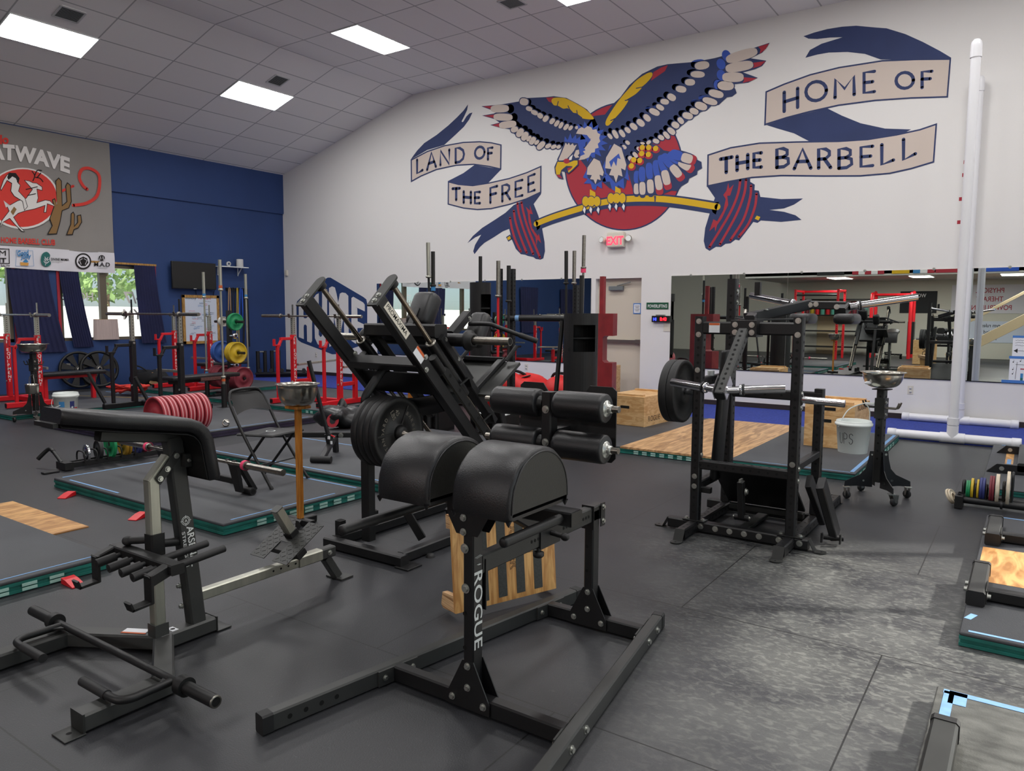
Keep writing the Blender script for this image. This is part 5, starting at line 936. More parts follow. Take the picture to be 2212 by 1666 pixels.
# slotted catch plate on the right rail
q = b('blackm').prism([rp(12.40, .66, .10), rp(12.40, .70, .115), rp(12.40, 1.55, .115), rp(12.40, 1.62, .09), rp(12.40, 1.62, .06), rp(12.40, .66, .06)], X*.006); q.mat('hole')
for k in range(6): q.disc(rp(12.4067, .74+.14*k, .093), X, .013)
q.obj('slotted_catch_plate', parent=h)
for s in (.86, 1.22): q = b('blackm').bar(rp(12.40, s, .12), rp(12.43, s, .185), .03, .012).bar(rp(12.43, s, .185), rp(12.43, s+.06, .165), .03, .012); q.obj('catch_hook', parent=h)
b('plastic').bar(rp(12.3875, .03, .0), rp(12.3875, .33, .0), .002, .055, X) if 0 else None
q = b('plastic').prism([rp(12.3868, .04, -.018), rp(12.3868, .30, -.018), rp(12.3868, .30, .032), rp(12.3868, .04, .032)], X*.0012); q.mat('ink').text('PROMAXIMA', rp(12.3886, .05, -.004), rd, rn, .04, .004, 1.02); q.obj('maker_plate', parent=h)
q = b('paper').prism([rp(12.3868, .40, -.03), rp(12.3868, .50, -.03), rp(12.3868, .50, .03), rp(12.3868, .40, .03)], X*.001); q.mat('orange').prism([rp(12.3878, .40, .012), rp(12.3878, .50, .012), rp(12.3878, .50, .03), rp(12.3878, .40, .03)], X*.0005); q.obj('warning_label', parent=h)
b('black').bar(rp(XL, .53, -.01), rp(XRr, .53, -.01), .08, .06, rd).obj('upper_crossbar', parent=h)
b('blackm').prism([rp(11.78, .62, .0), rp(12.33, .62, .0), rp(12.33, .82, .0), rp(11.78, .82, .0)], rn*-.01).obj('sled_cover', parent=h); 
q = b('vinyl').loft([[rp(x, .80, -.02-.05*math.sin(PI*(x-11.8)/.5)), rp(x, .96, -.02-.06*math.sin(PI*(x-11.8)/.5)), rp(x, .96, -.03-.06*math.sin(PI*(x-11.8)/.5)), rp(x, .80, -.03-.05*math.sin(PI*(x-11.8)/.5))] for x in [11.8+.05*k for k in range(11)]], True); q.obj('sling_cover', parent=h)
# sled: box frame, back pad, shoulder pads, horns
q = b('black').bar((11.75, -8.62, 1.415), (12.37, -8.62, 1.415), .12, .085); q.obj('sled_box', parent=h)
for x in (11.80, 12.36): b('black').bar(rp(x, .52, .22), rp(x, 1.35, .22), .05, .07, X).obj('sled_arm', parent=h)
bolts(h, 'zinc', [(rp(12.386, s, .235), X) for s in (.56, .74)], .012)
b('black').tube((11.55, -8.5, 1.357), (12.50, -8.5, 1.357), .042, n=22).obj('horn_tube', parent=h)
for s_, xa, xb in ((1, 12.49, 12.815), (-1, 11.60, 11.27)):
    q = b('blackm').lathe([(.04, 0), (.066, 0), (.066, .018), (.045, .02), (.045, .05), (.03, .05)], (xa, -8.5, 1.357), X*s_, 26); q.obj('horn_collar', parent=h)
    q = b('steel').tube((xa, -8.5, 1.357), (xb, -8.5, 1.357), .0255, n=22); q.mat('hole').disc((xb+s_*.0006, -8.5, 1.357), X*s_, .021, 18); q.obj('weight_horn', parent=h)
Rr = Matrix.Rotation(math.radians(-43), 3, 'X')
b('vinyl').rbox((12.06, -8.16, 1.10), (.36, .07, .62), .03, Matrix.Rotation(math.radians(44), 3, 'X')).obj('back_pad', parent=h)
o = b('vinyl').rbox((11.90, -8.25, 1.545), (.20, .26, .13), .045, Matrix.Rotation(math.radians(62), 3, 'X')).obj('shoulder_pad', parent=h)
o2 = b('vinyl').rbox((12.235, -8.07, 1.41), (.15, .26, .10), .04, Matrix.Rotation(math.radians(62), 3, 'X')).obj('shoulder_pad', parent=h)
q = b('black').bar((12.235, -8.36, 1.385), (12.235, -8.18, 1.52), .06, .06, X); q.mat('zinc').bolt((12.266, -8.20, 1.495), X, .008); q.obj('pad_post', parent=h)
q = b('black').bar((11.90, -8.40, 1.40), (11.90, -8.30, 1.55), .06, .05, X); q.obj('pad_post', parent=h)
for x, s_ in ((12.265, 1), (11.87, -1)):
    q = b('black').path([(x, -8.20, 1.455), (x+s_*.16, -8.19, 1.455), (x+s_*.24, -8.17, 1.43), (x+s_*.36, -8.12, 1.385)], .015, 12, 5); q.mat('rubber').tube((x+s_*.36, -8.12, 1.385), (x+s_*.47, -8.07, 1.345), .018); q.obj('bent_handle', parent=h)
# footplate frame leaning behind the sled
q = b('grey').prism([(12.02, -7.93, 1.19), (12.50, -7.93, 1.19), (12.50, -8.27, .99), (12.02, -8.27, .99)], V((0, .01, -.018))); q.obj('foot_plate', parent=h)
q = b('black')
for x in (12.02, 12.36): q.bar((x, -7.95, 1.205), (x, -8.26, 1.02), .045, .03)
q.bar((12.0, -7.95, 1.205), (12.38, -7.95, 1.205), .045, .03); q.obj('plate_frame', parent=h)
q = b('rubber').tube((12.42, -7.98, 1.20), (12.46, -7.91, 1.30), .014).tube((12.02, -7.98, 1.20), (12.05, -7.91, 1.28), .014); q.obj('release_grip', parent=h)
b('blackm').bar((12.25, -7.93, 1.16), (12.25, -7.60, .06), .06, .06, Y).obj('rear_post', parent=h)
# storage horn and four stacked plates
b('steel').tube((11.97, -8.82, .78), (12.24, -8.82, .78), .0235, n=20).obj('storage_horn', parent=h)
for i in range(4):
    t = thing('weight_plate', ['black 45 pound plate innermost of the four on the hack squat storage horn', 'second black plate from the post on the hack squat storage horn', 'third black plate from the post on the hack squat storage horn', 'outermost black 45 pound plate with raised grey lettering on the hack squat horn'][i], 'weight plate', (12.02+.052*i, -8.82, .78), 'plates on the hack squat horn')
    plate(B(), (12.02+.052*i, -8.82, .78), X, .226, .05).obj('plate_body', parent=t)
    if i == 3:
        c = (12.1895, -8.82, .78); q = B(); q.mat('blackm')
        for k in range(3):
            a = math.radians(62+120*k); d = V((0, math.cos(a), math.sin(a))); q.bar(V(c)+d*.055+X*.001, V(c)+d*.185+X*.001, .012, .008, X)
        q.obj('rib', parent=t); q = B()
        ringtext(q, 'STANDARD', c, X, Z, .140, .034, math.radians(186), 'steel', .012); ringtext(q, 'BARBELL', c, X, Z, .140, .034, math.radians(14), 'steel', .012)
        q.text('45', V(c)+V((.0005, -.03, .14)), V((0, .42, -.9)), V((0, .9, .42)), .042, .012).text('LBS', V(c)+V((.0005, -.072, .135)), V((0, .42, -.9)), V((0, .9, .42)), .042, .012); q.obj('raised_lettering', parent=t)
        b('blackm').lathe([(.03, .006), (.05, .006), (.05, .03), (.036, .05), (.024, .05)], c, X, 24).obj('hub', parent=t)
q = b('steel').lathe([(0, .035), (.010, .035), (.012, .02), (.02, .012), (.024, 0)], (12.24, -8.82, .78), X, 16); q.obj('horn_tip', parent=h)
# ================================================================ standing press / belt machine (right centre)
p = thing('lever_press_machine', 'black perforated lever machine with chrome plate horns standing on the chalked floor', 'gym machine', (13.85, -6.95, 0))
XA, XB, YF_, YR = 13.53, 14.185, -7.232, -6.58
def up(x, y, z0, z1, wx=.064, wy=.064):
    o = b('black').bar((x, y, z0), (x, y, z1), wx, wy, Y).obj('perforated_upright', parent=p); q = b('hole'); n = int((z1-z0-.1)/.0525)
    q.holes((x, y-wy/2, z0+.06), (x, y-wy/2, z0+.06+.0525*(n-1)), n, -Y, .0095); q.holes((x+wx/2, y, z0+.06), (x+wx/2, y, z0+.06+.0525*(n-1)), n, X, .0095); q.obj('holes', parent=o); return o
up(XA, YF_, .085, 1.514); up(XB, YF_, .085, 1.512); up(XA, YR, .085, 1.795, .07, .075); up(XB+.0, YR, .085, 1.0)
def pbar(a, c, nm, w_=.064, nh=0, nrm=None, hr=.0085, mat='black'):
    o = b(mat).bar(a, c, w_, w_).obj(nm, parent=p)
    if nh:
        d = (V(c)-V(a)); q = b('hole')
        for nn in nrm: q.holes(V(a)+d*.06+V(nn)*w_/2, V(a)+d*.94+V(nn)*w_/2, nh, nn, hr)
        q.obj('holes', parent=o)
    return o
pbar((13.34, YF_, .045), (14.30, YF_, .045), 'base_crossbar', .07); pbar((13.38, YR+.03, .045), (14.2, YR+.03, .045), 'base_crossbar', .07)
for x in (XA, XB): pbar((x, -7.50, .045), (x, -5.86 if x == XB else -6.5, .045), 'base_rail', .068, 14, (Z, X))
for x, y, d in ((XA, -7.50, -Y), (XB, -7.50, -Y), (13.34, YF_, -X), (14.30, YF_, X), (XB, -5.86, Y)):
    c = V((x, y, .045)); n_ = d.cross(Z); b('dkgrey').prism([c+n_*.034+Z*.035, c-n_*.034+Z*.035, c-n_*.034-Z*.04+d*.04, c+n_*.034-Z*.04+d*.04], d*.004).obj('foot_flange', parent=p)
    q = b('dkgrey').prism([c+n_*.037+d*.04-Z*.041]+[c+d*(.075+.035*math.sin(PI*k/8))+n_*.037*math.cos(PI*k/8)-Z*.041 for k in range(9)]+[c-n_*.037+d*.04-Z*.041], Z*.005); q.mat('hole').disc(c+d*.08-Z*.0355, Z, .007); q.obj('foot_tab', parent=p)
bolts(p, 'zinc', [((x, YF_-.035, .05), -Y) for x in (13.585, 13.69, 13.79, 13.89, 13.99, 14.12, 14.25)], .014, .005)
for x in (XA, XB):
    q = b('dkgrey').box((x, YF_, .084), (.16, .075, .006)); q.mat('zinc').bolt((x-.06, YF_, .087), Z).bolt((x+.06, YF_, .087), Z); q.obj('bolt_flange', parent=p)
bolts(p, 'zinc', [((XA, YF_-.033, z), -Y) for z in (1.48, 1.39, 1.145, .40, .33)]+[((XB, YF_-.033, z), -Y) for z in (1.49, 1.40, .56)]+[((XA+.033, YF_, z), X) for z in (.55, .46)]+[((XB+.033, YF_, z), X) for z in (.53, .45, 1.02, .93)]+[((XA+.036, YR, z), X) for z in (1.62, 1.70, 1.15)], .013, .006)
pbar((XA, YF_+.002, .485), (XB, YF_+.002, .485), 'perforated_crossbar', .062, 11, (-Y, Z))
pbar((XA+.03, YF_+.01, 1.436), (XB-.02, YF_+.01, 1.436), 'top_crossbar', .085)
pbar((XA, YF_, .33), (XA, YR, .33), 'side_bar', .06, 8, (Z, X)); pbar((XA, YF_, 1.06), (XA, YR, 1.06), 'side_bar', .06, 9, (X,)); pbar((XA, YR, .94), (XB+.02, YR, .94), 'rear_crossbar', .07, 6, (-Y,))
pbar((XB, YF_, .53), (XB, YR, .53), 'side_bar', .05); pbar((XA+.0, YF_+.03, .30), (XA+.1, YF_+.03, .30), 'peg', .04)
q = b('paper').box((13.64, YF_-.034, 1.437), (.075, .001, .065)); q.mat('orange').box((13.64, YF_-.0348, 1.462), (.072, .001, .014)); q.obj('warning_label', parent=p)
# lever: bracket, hanging perforated arm, chrome horns, upper yoke
b('black').box((13.855, YF_-.015, 1.436), (.17, .15, .11)).obj('pivot_bracket', parent=p); bolts(p, 'zinc', [((13.855+dx, YF_-.092, 1.436+dz), -Y) for dx in (-.055, .055) for dz in (-.025, .025)], .013, .006)
A0, A1 = V((13.855, -7.31, 1.415)), V((13.855, -7.735, 1.03)); ad = (A1-A0).normalized(); an = X.cross(ad); an = an if an.y < 0 else -an
o = b('grey').bar(A0, A1, .064, .066, X).obj('lever_arm', parent=p); q = b('hole'); q.holes(A0+ad*.03+an*.033, A1-ad*.03+an*.033, 13, an, .0085); q.holes(A0+ad*.05+X*.032, A1-ad*.1+X*.032, 9, X, .008); q.obj('holes', parent=o)
b('blackm').bar(A1-ad*.001, A1+ad*.006, .06, .06, X).obj('end_cap', parent=p)
for s_ in (-1, 1):
    q = b('chrome').prism([A1-ad*.13+X*s_*.034-an*.03, A1-ad*.13+X*s_*.034+an*.045, A1+ad*.005+X*s_*.034+an*.045, A1+ad*.005+X*s_*.034-an*.03], X*s_*.006); q.obj('clamp_plate', parent=p)
    r0 = A1-ad*.05+X*s_*.035; r1 = V((13.855+s_*.36, -7.62, 1.085)); d = (r1-r0).normalized()
    q = b('chrome').tube(r0, r0+d*.08, .022, n=22).lathe([(.022, .07), (.034, .072), (.034, .085), (.028, .088)], r0, d, 22); q.mat('rubber').lathe([(.036, .088), (.036, .10), (.028, .10)], r0, d, 22); q.mat('chrome').tube(r0+d*.09, r1, .0255, n=26); q.obj('chrome_horn', parent=p)
# upper yoke: two arms running back from the pivot to the handle bar
YK = V((13.855, -7.16, 1.50))
q = b('black').bar((13.70, -6.78, 1.50), (14.05, -6.40, 1.605), .06, .075, Z); q.obj('yoke_arm', parent=p); q = b('black').bar((14.04, -6.40, 1.60), (14.30, -6.40, 1.595), .075, .06, Z).bar((14.29, -6.36, 1.59), (14.29, -6.56, 1.545), .075, .065, Z); q.obj('yoke_arm', parent=p)
q = b('black').bar((13.62, -6.75, 1.50), (13.85, -7.12, 1.49), .03, .012); q.bar((13.85, -7.16, 1.49), (14.1, -6.95, 1.50), .03, .012); q.obj('tie_strap', parent=p)
b('black').bar((13.855, -7.2, 1.49), (13.74, -6.76, 1.51), .064, .064).obj('pivot_arm', parent=p)
bolts(p, 'zinc', [((14.06, -6.44, 1.60), -Y), ((14.10, -6.44, 1.605), -Y), ((13.82, -6.70, 1.56), Z), ((14.27, -6.57, 1.585), -Y)], .013, .006)
for a, c in (((14.33, -6.44, 1.585), (14.74, -6.30, 1.655)), ((13.98, -6.42, 1.60), (13.58, -6.30, 1.675))):
    a, c = V(a), V(c); d = (c-a).normalized(); q = b('chrome').tube(a, c, .0255, n=24); q.mat('rubber').lathe([(.026, .06), (.036, .062), (.036, .074), (.026, .076)], a, d, 22); q.mat('chrome').lathe([(.026, .05), (.034, .05), (.034, .061)], a, d, 22); q.obj('chrome_horn', parent=p)
for x, y in ((14.06, -6.62), (14.33, -6.50)): b('vinyl').rbox((x, y, 1.50), (.14, .30, .075), .03).obj('shoulder_pad', parent=p)
b('steel').tube((13.62, -6.56, 1.48), (13.60, -6.48, 1.56), .012).obj('pop_pin', parent=p); b('blackm').box((13.70, -6.52, 1.72), (.04, .04, .10)).obj('rear_stub', parent=p)
# lower storage horns, folding deck and rear foot board
for a, c in (((13.53, -7.20, .985), (13.225, -7.20, .985)), ((14.20, -7.22, .985), (14.475, -7.22, .975))):
    a, c = V(a), V(c); q = b('chrome').tube(a, c, .024, n=22); q.mat('blackm').lathe([(.024, .0), (.04, .0), (.04, .02), (.024, .02)], a, c-a, 20); q.obj('chrome_horn', parent=p)
q = b('blackm').prism([(13.57, -7.05, .44), (14.13, -7.05, .44), (14.13, -6.63, .10), (13.57, -6.63, .10)], V((0, .012, .012))); q.obj('folding_deck', parent=p)
q = b('blackm').bar((13.83, -7.18, .385), (13.83, -7.14, .13), .055, .04, X); q.mat('zinc').bar((13.83, -7.185, .405), (13.83, -7.185, .385), .06, .012, X).bolt((13.865, -7.18, .32), X, .018, .012); q.obj('deck_strut', parent=p); q = b('black').tube((13.78, -7.13, .125), (13.88, -7.13, .125), .024, n=18); q.mat('zinc').bolt((13.88, -7.13, .125), X).bolt((13.78, -7.13, .125), -X); q.obj('deck_hinge', parent=p); b('dkgrey').bar((13.83, -7.2, .03), (13.83, -6.55, .03), .07, .03).obj('centre_rail', parent=p); b('dkgrey').bar((13.62, -6.75, .10), (14.15, -6.75, .10), .05, .04).obj('deck_bar', parent=p)
q = b('black').bar((14.33, -7.10, .43), (14.40, -6.93, .05), .05, .13, Y); q.obj('leaning_arm', parent=p); b('black').bar((14.22, -6.95, .40), (14.28, -6.75, .10), .04, .12, Y).obj('side_board', parent=p); q = b('blackm').tube((14.34, -7.0, .045), (14.46, -6.97, .045), .018); q.bar((14.34, -7.05, .02), (14.34, -7.05, .085), .01, .03).bar((14.45, -7.02, .02), (14.45, -7.02, .085), .01, .03); q.obj('arm_foot', parent=p)
q = b('blackm').rbox((13.60, -6.95, .80), (.05, .16, .95), .02, Matrix.Rotation(.06, 3, 'Y')); q.obj('rear_pad_board', parent=p); q = b('blackm').bar((13.58, -6.78, 1.05), (13.58, -6.78, 1.24), .08, .06, Y); q.obj('stop_block', parent=p)
for y in (-7.0, -6.75): b('signw').tube((13.53, y, 1.09), (13.53, y, 1.125), .025).obj('stop_puck', parent=p)
for i in range(2):
    t = thing('weight_plate', ['outer black rubber plate on the lever machine left horn', 'inner black rubber plate on the lever machine left horn'][i], 'weight plate', (13.335+.057*i, -7.20, .985), 'plates on the lever machine')
    plate(B(), (13.335+.057*i, -7.20, .985), X, .222, .054, .028, True, 'bumper', ('rubber',)).obj('plate_body', parent=t)
# ================================================================ chalk stands
def chalk_stand(loc, rz, label, bowl_mat='stainless', hooks=True, z_b=.93, bowl_h=.135, bowl_r=.175):
    t = thing('chalk_stand', label, 'chalk stand', loc); t.rotation_euler = (0, 0, rz); OFF[t.name] = V((0, 0, 0))
    q = b('dkgrey').bar((0, 0, .14), (0, 0, z_b-.012), .066, .066, Y); o = q.obj('perforated_post', parent=t); q = b('hole'); q.holes((0, -.033, .34), (0, -.033, .86), 9, -Y, .009); q.holes((.033, 0, .34), (.033, 0, .86), 9, X, .009); q.obj('holes', parent=o)
    b('blackm').box((0, 0, z_b-.012), (.12, .12, .008)).obj('bowl_plate', parent=t)
    for k in range(4):
        a = PI/4+PI/2*k; d = V((math.cos(a), math.sin(a), 0)); n_ = V((-d.y, d.x, 0))
        q = b('black').prism([d*.045+Z*.40, d*.075+Z*.40, d*.085+Z*.33, d*.105+Z*.25, d*.15+Z*.20, d*.27+Z*.145, d*.275+Z*.10, d*.17+Z*.105, d*.045+Z*.095], n_*.006); q.obj('curved_leg', parent=t)
        q = b('zinc').bolt(d*.12+Z*.15, n_, .008).bolt(d*.06+Z*.37, n_, .007).box(d*.255+Z*.095, (.05, .05, .006), 0, a); q.obj('leg_hardware', parent=t)
        c = d*.258+n_*.02; q = b('rubber').lathe([(0, -.014), (.030, -.014), (.034, -.008), (.034, .008), (.030, .014), (0, .014)], c+Z*.034, n_*.4+d*.9, 20); q.obj('caster_wheel', parent=t); e = (n_*.4+d*.9).normalized()
        q = b('steel'); 
        for s_ in (-1, 1): q.prism([c+e*s_*.019+Z*.092+n_*.02, c+e*s_*.019+Z*.092-n_*.03, c+e*s_*.019+Z*.03-n_*.008, c+e*s_*.019+Z*.025+n_*.012], e*s_*.002)
        q.obj('caster_fork', parent=t)
    b('dkgrey').box((0, 0, z_b-.17), (.08, .082, .17)).obj('hook_sleeve', parent=t)
    bolts(t, 'zinc', [((.041, -.015, z_b-.12), X), ((.041, -.015, z_b-.22), X)], .010)
    if hooks:
        for s_ in (-1, 1):
            for e in (-.02, .03): q = b('steel' if s_ > 0 else 'blackm').path([(s_*.035, e, z_b-.165), (s_*.10, e, z_b-.165), (s_*.125, e, z_b-.16), (s_*.145, e, z_b-.115)], .007, 8, 3); q.obj('cup_hook', parent=t)
    # bowl standing on the post is lifted off separately
    return t
def bowl(loc, r, hgt, label, deep=.5):
    t = thing('steel_bowl', label, 'bowl', loc); pr = []
    for k in range(11): a = PI/2*k/10; pr.append((r*.95*math.sin(a)**deep if k else .001, hgt*(1-math.cos(a))))
    pr = [(x, z) for x, z in pr]+[(r*1.03, hgt), (r*1.07, hgt+.002), (r*1.07, hgt+.006), (r*.94, hgt+.004)]+[(x*.97, z+.003) for x, z in pr[::-1]]
    b('stainless').lathe(pr, loc, Z, 40).obj('bowl_shell', parent=t); return t
chalk_stand((14.42, -5.42, 0), math.radians(-12), 'tall wheeled chalk stand with a bucket hanging from its hook, right of the lever machine')
t = bowl((14.42, -5.42, .931), .163, .125, 'shiny steel chalk bowl on the wheeled stand by the mirror'); q = b('paper'); q.ell((14.33, -5.545, .975), (.03, .012, .014), 14, 8, Matrix.Rotation(.6, 3, 'Z')); q.obj('oval_sticker', parent=t)
cbk = chalk_stand((4.05, -7.5, 0), .35, 'wheeled chalk stand with a small steel pail in front of the red rack at left', z_b=.95); bowl((4.05, -7.5, .951), .19, .115, 'wide steel chalk bowl on the wheeled stand by the left red rack')
def pail(loc, r0, r1, hgt, mat, label, bail, lip=True, name='bucket'):
    t = thing(name, label, 'bucket', loc); l = V(loc)
    pr = [(.001, 0), (r0, 0), (r0+.002, .004), (r1, hgt*.84)]+([(r1+.012, hgt*.85), (r1+.013, hgt*.92), (r1+.004, hgt*.925)] if lip else [])+[(r1+.003, hgt*.985), (r1, hgt), (r1-.004, hgt*.985), (r0-.004, .006), (.001, .006)]
    b(mat).lathe(pr, loc, Z, 36, True).obj('bucket_body', parent=t)
    if bail: b(mat if mat == 'bucket' else 'steel').path(bail, .0045, 8, 6).obj('bail_handle', parent=t)
    return t
t = pail((14.23, -5.50, .382), .112, .134, .27, 'bucket', 'white plastic bucket hand-lettered PS hanging from the chalk stand hook', [(14.13, -5.60, .60), (14.19, -5.55, .74), (14.285, -5.43, .79), (14.31, -5.44, .785), (14.335, -5.42, .72), (14.33, -5.39, .60)])
dv = (CP-V((14.23, -5.50, 1.53))); dv.z = 0; dv.normalize(); q = B(); q.mat('ink')
def bk(x, z): a = math.atan2(dv.y, dv.x)+(x)/.125; r = .1135+.022*z/.235; return V((14.23+r*math.cos(a), -5.50+r*math.sin(a), .382+z))
for g_, x0 in (('U', -.115), ('P', -.075), ('S', -.032)):
    for st in GLY[g_]: q.stroke([bk(x0+.032*u, .085+.085*v) for u, v in (catmull([V(s_).to_3d() for s_ in st], 3) and [(s_.x, s_.y) for s_ in catmull([V(s2).to_3d() for s2 in st], 3)])], .0045, dv, 0)
q.obj('marker_lettering', parent=t); b('signw').tube((14.30, -5.44, .792), (14.37, -5.44, .795), .011).obj('handle_wrap', parent=t)
t = pail((4.27, -7.2, 0), .135, .155, .385, 'bucket', 'white plastic pail with a blue star flag label standing by the left red rack', [(4.14, -7.30, .33), (4.20, -7.36, .23), (4.34, -7.36, .2), (4.41, -7.10, .33)])
dv2 = (CP-V((4.27, -7.2, 1.53))); dv2.z = 0; dv2.normalize()
def bk2(x, z, k=.0015): a = math.atan2(dv2.y, dv2.x)+x/.148; r = .136+.02*z/.33+k; return V((4.27+r*math.cos(a), -7.2+r*math.sin(a), z))
def patch(q, x0, x1, z0, z1, k): return q.loft([[bk2(x0+(x1-x0)*i/5, z0, k) for i in range(6)], [bk2(x0+(x1-x0)*i/5, z1, k) for i in range(6)]], True, False, False)
q = b('dkblue'); patch(q, .045, .105, .10, .27, .001); q.mat('red'); patch(q, .105, .16, .10, .18, .001); q.mat('bblue'); patch(q, -.09, -.02, .09, .27, .001); q.mat('paper'); patch(q, -.08, -.03, .115, .165, .002); q.mat('signw'); sc_ = [(.075+.022*(1 if i % 2 == 0 else .4)*math.sin(PI/5*i), .185+.022*(1 if i % 2 == 0 else .4)*math.cos(PI/5*i)) for i in range(10)]; q.add([bk2(.075, .185, .003)]+[bk2(x, z, .003) for x, z in sc_], [(0, i+1, (i+1) % 10+1) for i in range(10)]); q.obj('flag_label', parent=t)
pail((4.21, -7.60, .40), .075, .085, .13, 'stainless', 'small steel pail with handwritten label hanging from the left chalk stand', [(4.125, -7.6, .52), (4.15, -7.6, .62), (4.21, -7.58, .66), (4.27, -7.6, .62), (4.295, -7.6, .52)], False)
# ================================================================ white pvc goal stands
def pvc(y, label, x0, x1, xc, H_, zb=.012):
    t = thing('pvc_stand', label, 'pvc stand', (xc, y, zb)); r = .054; z = zb+r
    for a, c in ((x0, xc-.1), (xc+.1, x1)): b('pvc').tube((a, y, z), (c, y, z), r, n=26).obj('foot_pipe', parent=t)
    for x, s_ in ((x0, 1), (x1, -1)): b('pvc').lathe([(0, -.006), (r+.002, -.004), (r+.007, .004), (r+.007, .09), (r, .092)], (x, y, z), X*s_, 26).obj('end_cap', parent=t)
    q = b('pvc').tube((xc-.13, y, z), (xc+.13, y, z), r+.008, n=26).tube((xc, y, z), (xc, y, z+.15), r+.008, n=26); q.obj('tee_joint', parent=t); b('pvc').tube((xc, y, z+.16), (xc, y, z+.24), r+.009, n=26).obj('coupling', parent=t); b('pvc').tube((xc, y, z+.1), (xc, y, H_), r-.002, n=26).obj('upright_pipe', parent=t)
    q = b('pvc').tube((xc, y, H_-.10), (xc, y, H_-.02), r+.006, n=26); q.path([(xc, y, H_-.03), (xc, y, H_+.05), (xc+.005, y+.0, H_+.10), (xc+.06, y, H_+.13), (xc+.10, y, H_+.13)], r+.004, 20, 4) if 0 else q.lathe([(r+.004, -.03), (r+.004, .04), (r*.95, .075), (r*.6, .10), (0, .108)], (xc, y, H_), Z, 26); q.obj('elbow_cap', parent=t)
    q = b('mred')
    return t
for (y, lab, x0, x1, xc, H_) in ((-1.93, 'white pvc pole stand in front, standing on the turf edge', 14.0, 15.38, 14.695, 4.56), (-.14, 'white pvc pole stand behind, next to the wall', 13.93, 15.33, 14.635, 4.62)): pvc(y, lab, x0, x1, xc, H_)
for x, z in ((14.60, 2.62), (14.42, 2.97)): pass
for px, py in ((2083, 378), (2076, 430), (2072, 480), (2086, 350)): 
    c = WB(px, py); tag(b('mred').bar(c-Z*.025, c+Z*.025, .05, .003, Y).obj('height_mark'), 'small red square of tape on the white wall beside the pvc poles', 'tape mark', 'red height marks by the pvc poles')
# ================================================================ plyo boxes
def plyobox(x0, x1, y0, y1, z0, z1, label, rz=0, slot=True, words=None, lip=0):
    c = V(((x0+x1)/2, (y0+y1)/2, z0)); t = thing('plyo_box', label, 'plyo box', c); t.rotation_euler = (0, 0, rz); OFF[t.name] = c
    b('plyb').box((c.x, c.y, (z0+z1)/2), (x1-x0, y1-y0, z1-z0), .012).obj('box_body', parent=t)
    if slot:
        q = b('hole').box(((x0+x1)/2-.04*(0 if lip else 1), y0-.0005, z0+(z1-z0)*slot), (.13, .003, .035)); q.obj('hand_slot', parent=t)
    if words: b('stencil').text(words, (x1+.0012, y0+.12, z0+.06), Y, Z, .16 if not lip else .10, .004, 1.0).obj('stencilled_word', parent=t)
    if lip:
        for yy in (y0+.05, y1-.05): b('plyb').box((c.x, yy, z1+lip/2), (x1-x0-.06, .06, lip)).obj('lid_batten', parent=t)
    return t
plyobox(13.405, 13.925, -3.60, -2.98, .075, .43, 'lower plywood box of the stack beside the chalk stand', math.radians(-4), .84)
plyobox(13.405, 13.925, -3.60, -2.98, .431, .565, 'shallow plywood box lying on the taller box by the chalk stand', math.radians(-4), .55, 'ROGUE', .022)
plyobox(10.84, 11.40, -3.42, -2.62, .075, .465, 'plywood box with a stencilled word in front of the beige door', math.radians(-3), .62, 'ROGUE', .022)
plyobox(9.1, 9.42, -.62, -.2, .013, .62, 'upright plywood board box behind the red log by the beige door', 0, None)
# ================================================================ right edge: rack feet, plate rail
def foot(x, y0, y1, z0, label, arm=True):
    t = thing('rack_base', label, 'rack base', (x, (y0+y1)/2, z0)); q = b('dkgrey').bar((x, y0, z0+.039), (x, y1, z0+.039), .082, .076); q.obj('steel_foot', parent=t)
    q = b('rubber').bar((x, y1-.03, z0+.039), (x, y1+.006, z0+.039), .088, .082).bar((x, y0-.006, z0+.039), (x, y0+.004, z0+.039), .084, .078); q.obj('end_cap', parent=t)
    ym = y0+.13; b('blackm').bar((x+.05, ym, z0+.035), (x+1.1, ym, z0+.035), .065, .06).obj('cross_tube', parent=t); b('dkgrey').bar((x+.043, ym-.09, z0+.04), (x+.043, ym+.09, z0+.04), .006, .07).obj('mounting_plate', parent=t)
    bolts(t, 'zinc', [((x-.042, ym+k, z0+.04), -X) for k in (.0, .10)]+[((x+.047, ym-.065, z0+.04), X)], .012, .014); return t
def upr(t, x, y):
    b('blackm').bar((x, y, .11), (x, y, 2.4), .075, .075, Y).obj('upright', parent=t)
f1 = foot(15.28, -6.66, -6.12, .07, 'grey square steel rack foot on the orange plywood, farther one'); f2 = foot(15.255, -7.89, -7.33, .07, 'grey square steel rack foot on the orange plywood, nearer one'); upr(f1, 16.0, -6.2); upr(f2, 16.0, -7.32); foot(15.245, -9.95, -9.34, .07, 'grey square steel rack foot in the bottom right corner')
t = thing('rack_base', 'black angled rack foot resting on the chalked platform at the bottom right edge', 'rack base', (15.55, -9.5, .07)); b('black').bar((15.45, -9.75, .10), (15.75, -9.30, .25), .05, .08).obj('angled_strut', parent=t)
t = thing('rack_base', 'black rack feet with sloped ends and a grey beam at the far right edge', 'rack base', (15.4, -3.4, .06)); 
for y in (-2.74, -3.95):
    x0 = 15.17 if y > -3 else 15.13; q = b('black').prism([(x0, y, .065), (x0+.08, y, .145), (16.2, y, .145), (16.2, y, .065)], (0, .05, 0)); q.mat('zinc').bolt((x0+.12, y, .105), -Y, .014).bolt((x0+.32, y, .105), -Y, .014); q.obj('bevelled_foot', parent=t)
